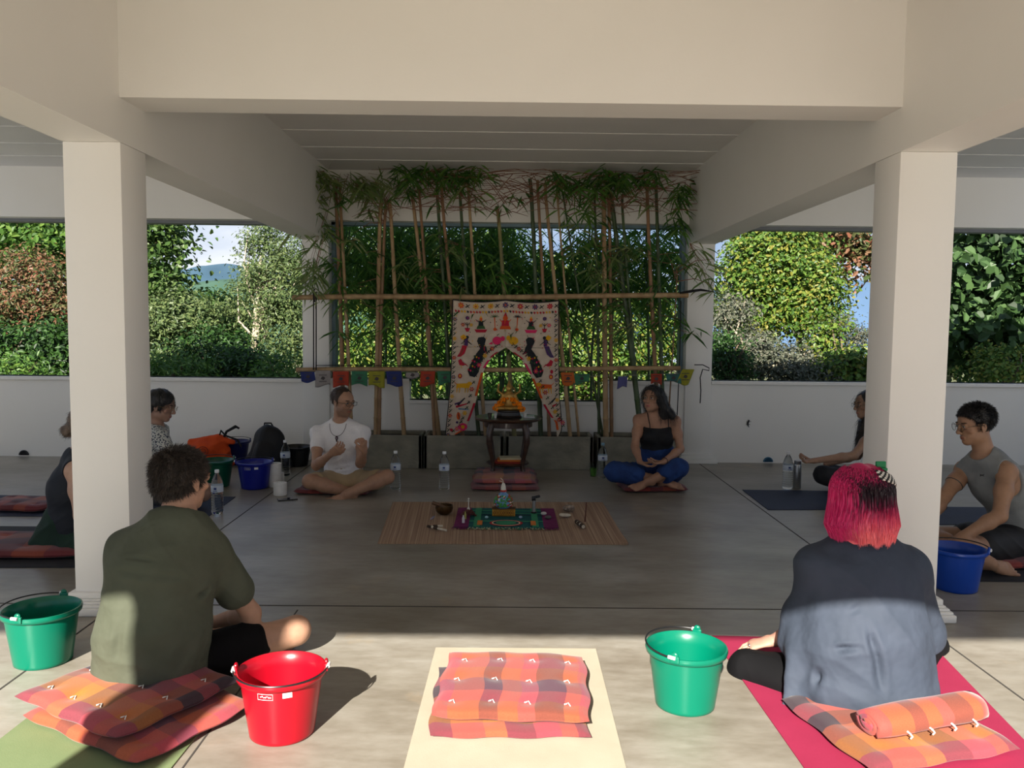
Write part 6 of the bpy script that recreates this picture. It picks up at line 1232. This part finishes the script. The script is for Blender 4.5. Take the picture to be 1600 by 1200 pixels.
mb = MB(); c = on(914, 818); mb.tube([c+A3(0, 0, .012), c+A3(.006, .02, .075), c+A3(.012, .04, .14)], (.006, .005, .004), 7); tag(mb.build('incense_stick', mat('dark_red_stick', (.10, .03, .02), .7), loc=c), 'dark upright stick beside the wrapped brown pipe', 'stick')
# stand of beads, candle
c = on(732, 808); c[2] = .017; root = empty('bead_string', c, 'coiled string of dark red beads on the left end of the cloth', 'beads'); g = np.random.default_rng(2)
for k in range(34): t = k*.55; mb = MB(); mb.ball(c+A3(math.cos(t)*(.052-.001*k), math.sin(t)*.030, .008+k*.0012), .0075, 7, 5); mb.build('bead', mat('dark_red_bead', (.09, .018, .012), .4), root)
c = on(732, 800); c[2] = .05; mb = MB(); mb.tube([c, c+A3(0, 0, .055)], .0035, 6); mb.ball(c+A3(0, 0, .062), .007, 8, 6); mb.ball(c+A3(0, 0, .045), .006, 8, 6); mb.tube([c+A3(0, 0, -.033), c+A3(0, 0, .001)], (.02, .004), 8); tag(mb.build('white_figurine', mat('ivory', (.72, .70, .64), .4), loc=c-A3(0, 0, .033)), 'tiny white upright figurine rising from the dark red beads', 'figurine')
for px, py, col_, lb, r_ in ((724, 818, (.55, .52, .58), 'small pale glass vial on the purple left end of the cloth', .010), (727, 812, (.30, .28, .06), 'small yellow green vial beside the pale glass vial', .009)):
    c = on(px, py); c[2] = .018; mb = MB(); mb.lathe([(0, 0), (r_, 0), (r_, .035), (r_*.5, .042), (r_*.5, .052), (0, .052)], c, 14); tag(mb.build('vial', mat('vial_%d' % px, col_, .2), loc=c), lb, 'vial')
for px, py, col_, lb, r_ in ((849, 806, (.55, .54, .5), 'white pebble on the right end of the cloth, left of the grey one', (.020, .014, .012)), (856, 812, (.10, .10, .09), 'dark grey pebble on the purple right end of the cloth', (.022, .018, .012)), (760, 811, (.3, .5, .55), 'pale blue stone left of the gilded box', (.012, .012, .008)), (813, 811, (.35, .45, .6), 'pale blue stone right of the gilded box', (.012, .012, .008))):
    c = on(px, py); c[2] = .018+r_[2]; s = Shape(); s.ell(c, r_, .01); s.ell(c+A3(r_[0]*.4, 0, 0), np.array(r_)*.7, .01); V, Q = skin_mesh(s, .003, (), 1); tag(mesh_obj('pebble', V, Q, mat('stone_%d' % px, col_, .5), loc=c-A3(0, 0, r_[2])), lb, 'pebble')
# gilded box and painted flask
c = on(787, 808); c[2] = .0185; root = empty('gilded_box', c, 'small gilded box with raised ornament at the back of the cloth', 'box'); gb = mat('gilt_yellow', srgb(190, 140, 40), .5, srgb(160, 110, 30), 50, .3); dg = mat('gilt_brown', srgb(90, 58, 22), .6)
mb = MB(); mb.box(c+A3(0, .03, .026), (.165, .07, .050), bev=.003); mb.build('body', gb, root); mb = MB()
for i in range(9): mb.tube([c+A3(-.066+i*.0165+.006*math.cos(t), -.006, .026+.012*math.sin(t)) for t in np.arange(8)*PI/4], .0016, 4, closed=True)
mb.tube([c+A3(-.074, -.006, .046), c+A3(.074, -.006, .046)], .0018, 4); mb.tube([c+A3(-.074, -.006, .007), c+A3(.074, -.006, .007)], .0018, 4); mb.build('ornament', dg, root)
mb = MB(); mb.box(c+A3(0, .03, .053), (.170, .075, .006), bev=.002); mb.build('lid', dg, root)
c2 = c+A3(-.004, .03, .0565); root = empty('painted_flask', c2, 'round bottle painted with blue and green flowers standing on the gilded box', 'bottle'); mb = MB(); mb.lathe([(0, 0), (.040, 0), (.060, .018), (.066, .045), (.058, .072), (.036, .096), (.022, .108), (.020, .118), (0, .118)], c2, 32); bdy = mb.build('body', mat('flask_blue', srgb(120, 160, 196), .4, srgb(86, 128, 176), 24), root)
mb = MB(); g = np.random.default_rng(6); pc = [mat('paint_green', srgb(70, 150, 70), .5), mat('paint_red', srgb(190, 60, 50), .5), mat('paint_white', srgb(225, 220, 205), .5), mat('paint_brown', srgb(120, 80, 40), .5)]
prof = np.array([(.060, .018), (.066, .045), (.058, .072), (.036, .096)])
for k in range(90):
    a = g.uniform(PI, 2*PI); z = g.uniform(.012, .092); r_ = np.interp(z, prof[:, 1], prof[:, 0]); ctr = abs(a-1.5*PI) < .45 and z < .075; mb.ball(c2+A3(math.cos(a)*r_, math.sin(a)*r_, z), (.0085, .0085, .007), 7, 5, 0 if ctr else int(g.integers(0, 4)))
mb.build('painted_flowers', pc, bdy); mb = MB(); mb.lathe([(.020, .115), (.024, .118), (.024, .128), (.020, .130)], c2, 20, closed=True); mb.build('red_ring', pc[1], root)
mb = MB(); mb.lathe([(0, .128), (.019, .128), (.018, .150), (.012, .172), (.008, .178), (0, .178)], c2, 18); mb.build('neck', pc[2], root); mb = MB(); mb.tube([c2+A3(0, 0, .176), c2+A3(-.004, -.01, .20), c2+A3(-.02, 0, .215)], .0022, 5); mb.tube([c2+A3(0, 0, .176), c2+A3(-.012, 0, .19), c2+A3(-.03, -.01, .195)], .002, 5); mb.build('tied_string', pc[2], root)
# torch lighter
c = on(834, 803); c[2] = .018; root = empty('torch_lighter', c, 'black and silver torch lighter standing on the cloth', 'lighter'); mb = MB(); mb.lathe([(0, 0), (.022, 0), (.024, .006), (.018, .012), (0, .012)], c, 20, mi=0); mb.box(c+A3(-.002, 0, .108), (.030, .026, .034), bev=.006); mb.box(c+A3(.022, 0, .122), (.045, .018, .018), rot=np.array([[.97, 0, -.24], [0, 1, 0], [.24, 0, .97]]), bev=.005); mb.build('head', mat('lighter_black', (.012, .012, .013), .35), root)
mb = MB(); mb.lathe([(0, .010), (.013, .010), (.013, .095), (0, .095)], c, 18); mb.build('barrel', mat('brushed_steel', (.42, .43, .43), .35, metal=.8), root)
# shells
c = on(887, 800); s = Shape(); s.ell(c+A3(0, .02, .024), (.036, .030, .026), .01); s.ell(c+A3(.03, .02, .026), (.022, .022, .022), .01); s.limb(c+A3(-.01, 0, .03), c+A3(-.022, -.016, .030), .018, .012, .01); s.ell(c+A3(-.012, -.018, .028), (.014, .012, .012), .006, None, '-'); V, Q = skin_mesh(s, .0035, (), 1); o = tag(mesh_obj('seashell', V, Q, mat('striped_shell', (.45, .38, .30), .4, (.06, .035, .025), 55), loc=c), 'dark striped seashell, upper of the two shells on the right of the mat', 'shell')
c = on(884, 807); s = Shape(); s.ell(c+A3(-.005, -.01, .012), (.042, .024, .013), .01); s.ell(c+A3(-.03, -.0, .014), (.018, .012, .010), .01); V, Q = skin_mesh(s, .0035, (), 1); tag(mesh_obj('seashell', V, Q, bone, loc=c), 'flat cream seashell in front of the dark striped one', 'shell')

# ------------------------------------------------------------------ hanging tapestry with an arched opening
TY = 7.915
Lout = [(469, 707), (500, 706.5), (560, 705.5), (600, 704.5), (640, 700.5), (665, 698), (687, 696)]
Lin = [(543, 790), (552, 776), (558, 769), (568, 762), (577, 757), (605, 749), (633, 743), (655, 735), (670, 728), (680, 712), (687, 697)]
Rin = [(543, 791), (552, 803), (560, 814), (575, 823), (586, 829), (610, 840), (633, 850), (650, 861), (659, 869), (672, 871), (684, 872)]
Rout = [(468, 871.5), (560, 873), (620, 875), (650, 878), (670, 879.5), (684, 873)]
Z2 = lambda py: P(790, py, TY)[2]; X2 = lambda px: P(px, 570, TY)[0]
def cv(L_): a = np.array(L_, float); z = np.array([Z2(q) for q in a[:, 0]]); return z[::-1], np.array([X2(q) for q in a[:, 1]])[::-1]
clo, cli, cri, cro = cv(Lout), cv(Lin), cv(Rin), cv(Rout); f1 = lambda c, z: np.interp(z, c[0], c[1])
zt, za, zl, zr = Z2(469), Z2(543), Z2(687), Z2(684)
xl0, xr0 = f1(clo, zt), f1(cro, zt)
def wave(x, z):                              # cloth hangs with a little body
    return -.010*np.sin((x-xl0)*16)*np.clip((zt-z)/.5, 0, 1)-.012*np.sin((x-xl0)*7+z*3)*np.clip((zt-z)/.8, 0, 1)
def tpt(x, z, off=0):                        # x, z on the cloth -> point, hem sags between its two hung corners
    s = (x-xl0)/(xr0-xl0); top = -.020*math.sin(PI*np.clip(s*2 % 1, 0, 1)); return np.array([x, TY-.004+float(wave(x, z))-off, z+top*np.clip((z-za)/(zt-za), 0, 1)])
V = []; F = []; n0 = 0; NS = 26
def sheet(zs, fa, fb):
    global n0
    for z in zs:
        a, b = fa(z), fb(z)
        for k in range(NS): V.append(tpt(a+(b-a)*k/(NS-1), z))
    m_ = len(zs)
    for i in range(m_-1):
        for k in range(NS-1): q = n0+i*NS+k; F.append((q, q+1, q+NS+1, q+NS))
    n0 += m_*NS
sheet(np.linspace(za, zt, 26), lambda z: f1(clo, z), lambda z: (f1(clo, z)+f1(cro, z))/2); sheet(np.linspace(za, zt, 26), lambda z: (f1(clo, z)+f1(cro, z))/2, lambda z: f1(cro, z))
sheet(np.linspace(zl+.002, za, 50), lambda z: f1(clo, z), lambda z: f1(cli, z)); sheet(np.linspace(zr+.002, za, 50), lambda z: f1(cri, z), lambda z: f1(cro, z))
tp = tag(mesh_obj('tapestry', V, F, mat('tapestry_cotton', srgb(205, 188, 168), .9, srgb(190, 172, 152), 16), smooth=True, loc=tpt((xl0+xr0)/2, zt)), 'embroidered white tapestry with an arched opening, hung from the upper bamboo rail', 'tapestry')
md = tp.modifiers.new('thick', 'SOLIDIFY'); md.thickness = .003
tm = [mat('thread_red', srgb(176, 26, 50), .8), mat('thread_yellow', srgb(214, 158, 20), .8), mat('thread_dark', srgb(26, 30, 34), .8), mat('thread_green', srgb(52, 84, 44), .8), mat('thread_pink', srgb(214, 40, 96), .8), mat('thread_orange', srgb(208, 84, 26), .8), mat('thread_purple', srgb(70, 44, 92), .8), mat('thread_blue', srgb(50, 110, 150), .8)]
RD_, YL_, DK_, GN_, PK_, OG_, PU_, BL_ = range(8)
def stitched(name, shapes):
    """shapes: (list of photo points, thread) laid on the cloth as raised stitching"""
    mb = MB()
    for si, (pts, k) in enumerate(shapes):
        if len(pts) < 3: continue
        big = max(a for a, b in pts)-min(a for a, b in pts)+max(b for a, b in pts)-min(b for a, b in pts)
        q = [tpt(X2(a), Z2(b), .0055+.00002*si+(.0025 if big < 11 else 0)) for a, b in pts]; mb.prism(q, .0018, (0, -1, 0), k)
    return mb.build(name, tm, tp, smooth=False)
def blob(x, y, rx, ry, k, n=10, rot=0): return ([(x+rx*math.cos(t)*math.cos(rot)-ry*math.sin(t)*math.sin(rot), y+rx*math.cos(t)*math.sin(rot)+ry*math.sin(t)*math.cos(rot)) for t in np.arange(n)*2*PI/n], k)
def petal(x, y, r, k, n=6, c=YL_): return [blob(x+r*.62*math.cos(t), y+r*.62*math.sin(t), r*.40, r*.24, k, 6, t) for t in np.arange(n)*2*PI/n]+[blob(x, y, r*.28, r*.28, c, 6)]
def line(x0, y0, x1, y1, w_, k): d = math.hypot(x1-x0, y1-y0)+1e-6; a, b = -(y1-y0)/d*w_/2, (x1-x0)/d*w_/2; return ([(x0+a, y0+b), (x1+a*.5, y1+b*.5), (x1-a*.5, y1-b*.5), (x0-a, y0-b)], k)
sh = []
for i, x in enumerate(np.linspace(720, 858, 7)): sh += petal(x, 476.5, 5, (OG_, YL_, YL_, PU_, RD_, PU_, RD_)[i], 7, (YL_, RD_, OG_, OG_)[i % 4]); sh += [line(x+7, 479, x+14, 474, 1.8, DK_), line(x+8, 474, x+13, 480, 1.4, DK_)]
for i in range(34): x = 711+i*4.7; sh.append(([(x, 483.5), (x+2.6, 485.5), (x+1.2, 488.5), (x-.6, 486)], (RD_, RD_, YL_, YL_, DK_, RD_, OG_)[i % 7]))
stitched('flower_band', sh); sh = []
for i, (z0, z1, x) in enumerate([(492, 680, 0), (492, 655, 1)]):
    n = 26 if x == 0 else 22
    for k in range(n):
        y = z0+(z1-z0)*k/(n-1); zz = Z2(y); xe = (f1(clo, zz)+.026) if x == 0 else (f1(cro, zz)-.026); px = 800+(xe-X2(800))/(X2(801)-X2(800))
        if k % 4 == 1: sh += petal(px, y, 3.6, (RD_, PU_, YL_, PK_)[k % 3], 6)
        else: sh += [line(px-2.5, y+2.5, px+2.5, y-2.5, 1.5, DK_), line(px-2, y-2.6, px+1, y+.5, 1.2, (GN_, DK_)[k % 2])]
stitched('border_vine', sh); sh = []
for L_, sg in ((Lin, -1), (Rin, 1)):            # vine following the arch, with red and green patch edging
    a = np.array(L_, float)
    for k in range(24):
        t = .02+k*.036; y = np.interp(t, np.linspace(0, 1, len(a)), a[:, 0]); x = np.interp(t, np.linspace(0, 1, len(a)), a[:, 1])+sg*(8+4*t); y -= 7*(1-t)
        if k % 4 == 2: sh += petal(x, y, 4, (RD_, YL_, PK_)[k//4 % 3], 6)
        else: sh += [line(x-2.5, y+2, x+2.5, y-2.5, 1.6, DK_), line(x+2, y+1.5, x-1, y-3, 1.3, (DK_, GN_)[k % 2])]
    for k in range(5): t0, t1 = .08+k*.17, .08+k*.17+.13; A = [(np.interp(t, np.linspace(0, 1, len(a)), a[:, 1]), np.interp(t, np.linspace(0, 1, len(a)), a[:, 0])) for t in np.linspace(t0, t1, 5)]; sh.append((A+[(x+sg*3.6, y) for x, y in A[::-1]], (RD_, PK_, OG_, RD_, OG_)[k]))
stitched('arch_vine', sh); sh = []
def pt(cx, s, L_): return [(cx+s*x, y) for x, y in L_]
for s in (-1, 1):
    C0 = 790
    # peacocks
    sh += [(pt(C0, s, [(31, 530), (37, 526), (43, 527), (45, 533), (40, 545), (34, 552), (29, 551), (30, 544), (33, 538)]), DK_), (pt(C0, s, [(36, 540), (46, 553), (54, 568), (59, 580), (56, 588), (48, 590), (42, 582), (38, 565), (33, 550)]), DK_), (pt(C0, s, [(35, 534), (39, 532), (41, 540), (36, 548), (32, 549)]), RD_), (pt(C0, s, [(31, 530), (34, 526.5), (38, 526), (36, 530), (33, 533)]), DK_), line(C0+s*35, 527, C0+s*33, 522, 1, DK_), line(C0+s*32, 550, C0+s*27, 554, 1.2, RD_), line(C0+s*35, 552, C0+s*31, 558, 1.2, RD_)]
    for i in range(4):
        for j in range(3): sh.append(blob(C0+s*(43+i*3.1+j*3.3-1), 560+i*7-j*1.5, 1.3, 1.7, (RD_, YL_, GN_, PK_)[(i*2+j) % 4], 7))
    # dancing figures
    sh += [(pt(C0, s, [(60, 541), (67, 540), (72, 552), (76, 558), (70, 558), (64, 553)]), (RD_ if s < 0 else PU_)), (pt(C0, s, [(59, 530), (63, 529), (65, 540), (59, 541)]), PU_), blob(C0+s*60, 527, 2.6, 2.8, DK_), line(C0+s*60, 532, C0+s*70, 538, 1.5, DK_), line(C0+s*60, 533, C0+s*53, 539, 1.5, DK_), line(C0+s*63, 528, C0+s*66, 536, 1.8, DK_), line(C0+s*66, 545, C0+s*71, 556, 1.2, GN_)]
    # potted flowers, palms, seated figures on lotus
    sh += [(pt(C0, s, [(56, 512), (64, 512), (62, 518), (58, 518)]), RD_)]+petal(C0+s*67, 507, 3.5, RD_ if s < 0 else PK_)+petal(C0+s*54, 507, 3.2, YL_)+[line(C0+s*60, 513, C0+s*60, 503, 1.2, DK_), line(C0+s*60, 508, C0+s*65, 503, 1.1, DK_), line(C0+s*60, 508, C0+s*56, 503, 1.1, DK_)]+petal(C0+s*60, 496, 3.6, PU_, 8, PU_)
    for a in np.linspace(-2.7, -.4, 6): sh.append(line(C0+s*18, 494, C0+s*18+8*math.cos(a), 494+7*math.sin(a)+3, 1.3, GN_ if s < 0 else DK_))
    sh += [line(C0+s*18, 494, C0+s*17, 512, 1.8, OG_), blob(C0+s*17, 514, 2.8, 2.4, OG_)]
    sh += [(pt(C0, s, [(29, 514), (49, 514), (46, 519), (32, 519)]), RD_ if s < 0 else PK_), (pt(C0, s, [(34, 508), (44, 508), (46, 513), (32, 513)]), GN_), (pt(C0, s, [(36, 500), (42, 500), (43, 508), (35, 508)]), DK_), blob(C0+s*39, 497, 2.4, 3, OG_), line(C0+s*36, 502, C0+s*31, 498, 1.3, DK_), line(C0+s*42, 502, C0+s*47, 498, 1.3, DK_), ([(C0+s*39-2, 495), (C0+s*39+2, 495), (C0+s*39, 491)], YL_)]
    # birds, paisley, walking animals and fish below
    sh += [(pt(C0, s, [(74, 564), (70, 561), (67, 566), (62, 570), (66, 572), (72, 571)]), RD_), line(C0+s*70, 571, C0+s*68, 576, 1.2, YL_), line(C0+s*63, 569, C0+s*59, 573, 1.6, RD_), blob(C0+s*71, 588, 3.2, 4, RD_, 9), blob(C0+s*71, 588, 1.6, 2.2, YL_, 7)]
    xo = 0 if s < 0 else -4
    sh += [(pt(C0, s, [(55+xo, 599), (76+xo, 600), (77+xo, 607), (70+xo, 606), (62+xo, 607), (56+xo, 606)]), OG_ if s > 0 else YL_), blob(C0+s*(56+xo), 600, 4, 3.2, YL_)]+[line(C0+s*(x+xo), 605, C0+s*(x+1+xo), 614, 1.8, YL_) for x in (58, 62, 71, 75)]+[line(C0+s*(76+xo), 601, C0+s*(80+xo), 597, 1.2, OG_)]
sh += [blob(776, 532, 7, 6.5, PK_, 14), blob(785, 529, 3.4, 4, PK_, 10), blob(802, 532, 7.5, 6.5, YL_, 14), blob(794, 528, 3.4, 4, YL_, 10), (([(768, 534), (763, 538), (770, 538)]), PK_), line(798, 523, 802, 519, 1.4, GN_), line(776, 524, 780, 521, 1.4, GN_)]
sh += [([(780, 514), (798, 514), (796, 509), (782, 509)], OG_), ([(783, 509), (795, 509), (794, 500), (784, 500)], RD_), blob(789, 497, 4, 4, OG_), ([(786, 494), (792, 494), (789, 488)], RD_), line(784, 503, 780, 498, 1.6, OG_), line(794, 503, 798, 498, 1.6, OG_), line(789, 499, 788, 506, 1.8, OG_)]
sh += [line(711, 632, 722, 628, 3, PU_), line(713, 636, 730, 631, 3.2, RD_), line(716, 633, 727, 622, 3.4, DK_), line(717, 639, 733, 640, 2, BL_), blob(717, 650, 3, 6, OG_), line(716, 644, 719, 656, 1.4, DK_), line(862, 628, 869, 620, 3, DK_), line(864, 634, 871, 630, 3, RD_), blob(862, 580, 2.4, 3.2, RD_), blob(724, 667, 7, 6, PK_, 12), blob(724, 667, 3, 3, YL_), blob(706, 672, 2.4, 2.4, RD_), blob(715, 660, 2, 2, PU_)]
for s in (-1, 1): sh += [line(790+s*70, 525, 790+s*62, 529, 1.5, YL_), line(790+s*68, 531, 790+s*64, 523, 1.5, YL_), blob(790+s*66, 527, 5.2, 4.6, YL_, 4)]
g = np.random.default_rng(12)
for k in range(60):
    x, y = g.uniform(712, 866), g.uniform(490, 545); sh.append(blob(x, y, .9, .9, (RD_, YL_, DK_, PK_)[k % 4], 5))
stitched('figures', sh)
# dark hem along the edges
mb = MB(); zz = np.linspace(zl+.01, zt, 40); mb.tube([tpt(f1(clo, z), z, .002) for z in zz], .0042, 5); zz = np.linspace(zr+.01, zt, 40); mb.tube([tpt(f1(cro, z), z, .002) for z in zz], .0042, 5); mb.tube([tpt(x, zt, .002) for x in np.linspace(xl0, xr0, 40)], .006, 5); mb.build('hem', tm[DK_], tp)

# ------------------------------------------------------------------ prayer flags under the lower rail
FC = dict(blue=srgb(46, 56, 112), white=srgb(150, 142, 138), red=srgb(168, 62, 40), green=srgb(58, 116, 84), yellow=srgb(150, 146, 44), orange=srgb(190, 96, 40), teal=srgb(60, 110, 104), violet=srgb(84, 84, 130))
def flags(label, y, items, string):
    c0 = P(items[0][0], 588, y); root = empty('prayer_flag_string', c0, label, 'prayer flags'); mb = MB(); mb.tube([P(a, b, y+.006) for a, b in string], .0025, 5); mb.build('string', mat('flag_string', (.25, .22, .18), .8), root)
    for i, (x0, x1, y0, y1, col_, skew) in enumerate(items):
        Vt = []; n = 9; g = np.random.default_rng(i+int(x0))
        for r_ in range(n):
            t = r_/(n-1); yy = y0+(y1-y0)*t
            for k in range(n): s = k/(n-1); q = P(x0+(x1-x0)*s+skew*t, yy+(2.5*math.sin(s*PI*1.3+i)*t), y); q[1] += .008*math.sin(s*9+i)*t; Vt.append(q)
        I = np.arange(n*n).reshape(n, n); F_ = np.stack([I[:-1, :-1], I[1:, :-1], I[1:, 1:], I[:-1, 1:]], -1).reshape(-1, 4); o = mesh_obj('flag', Vt, F_, mat('flag_'+col_, FC[col_], .85, tuple(q*.85 for q in FC[col_]), 25), root); md = o.modifiers.new('thick', 'SOLIDIFY'); md.thickness = .0015
        o['label'] = col_+' cloth flag'
        cx, cy = (x0+x1)/2+skew/2, (y0+y1)/2; mk = MB()
        if x1-x0 > 15:
            for yy in (-5, 5): mk.prism([P(cx+a, cy+yy+b, y-.012) for a, b in ((-6, -.5), (6, -.5), (6, .5), (-6, .5))], .001, (0, -1, 0))
            mk.prism([P(cx+a, cy+b, y-.012) for a, b in ((-3.5, 1), (-1, -3), (2, -2.4), (3.6, 0), (1, 3))], .001, (0, -1, 0)); mk.build('printed_motif', mat('flag_ink', (.06, .05, .05), .8), o, smooth=False)
flags('string of coloured prayer flags under the lower rail, left of the tapestry', 7.93, [(469, 491, 581, 596, 'blue', 2), (493, 517, 579, 603, 'white', -1), (520, 545, 580, 604, 'red', 0), (549, 574, 580, 602, 'green', 0), (576, 601, 580, 604, 'yellow', 0), (603, 627, 580, 602, 'blue', 2), (634, 655, 582, 590, 'white', 0), (657, 680, 580, 602, 'red', -1), (683, 705, 580, 600, 'green', 2)], [(466, 580), (560, 580), (700, 581)])
flags('string of coloured prayer flags under the lower rail, right of the tapestry', 7.93, [(876, 896, 582, 601, 'orange', 3), (898, 922, 584, 599, 'green', -2), (966, 981, 588, 606, 'violet', -2), (1017, 1034, 584, 600, 'red', 0), (1040, 1063, 584, 597, 'teal', 2), (1066, 1085, 577, 600, 'yellow', -9)], [(874, 583), (920, 588), (970, 587), (1020, 585), (1066, 583)])

# things of one kind share a group phrase
for o_ in list(bpy.data.objects):
    c_ = o_.get('category')
    if c_ and not o_.get('group'):
        g_ = {'cushion': 'plaid cushions for sitting', 'mat': 'mats on the floor', 'bucket': 'plastic buckets', 'column': 'white square columns', 'tree': 'trees beyond the parapet', 'shrub': 'shrubs beyond the parapet', 'plant': 'low plants beyond the parapet',
              'book': 'booklets on the table shelf', 'pebble': 'pebbles on the cloth', 'vial': 'vials on the cloth', 'cup': 'cups on the altar table', 'shell': 'shells on the mat', 'pipe': 'pipes on the mat', 'bamboo rail': 'horizontal bamboo rails', 'cord': 'black cords on the rails', 'prayer flags': 'prayer flag strings', 'drain pipe': 'drain outlets in the back wall', 'person': 'people sitting in the circle'}.get(c_)
        if g_ and o_.name != 'drinking_cup': o_['group'] = g_
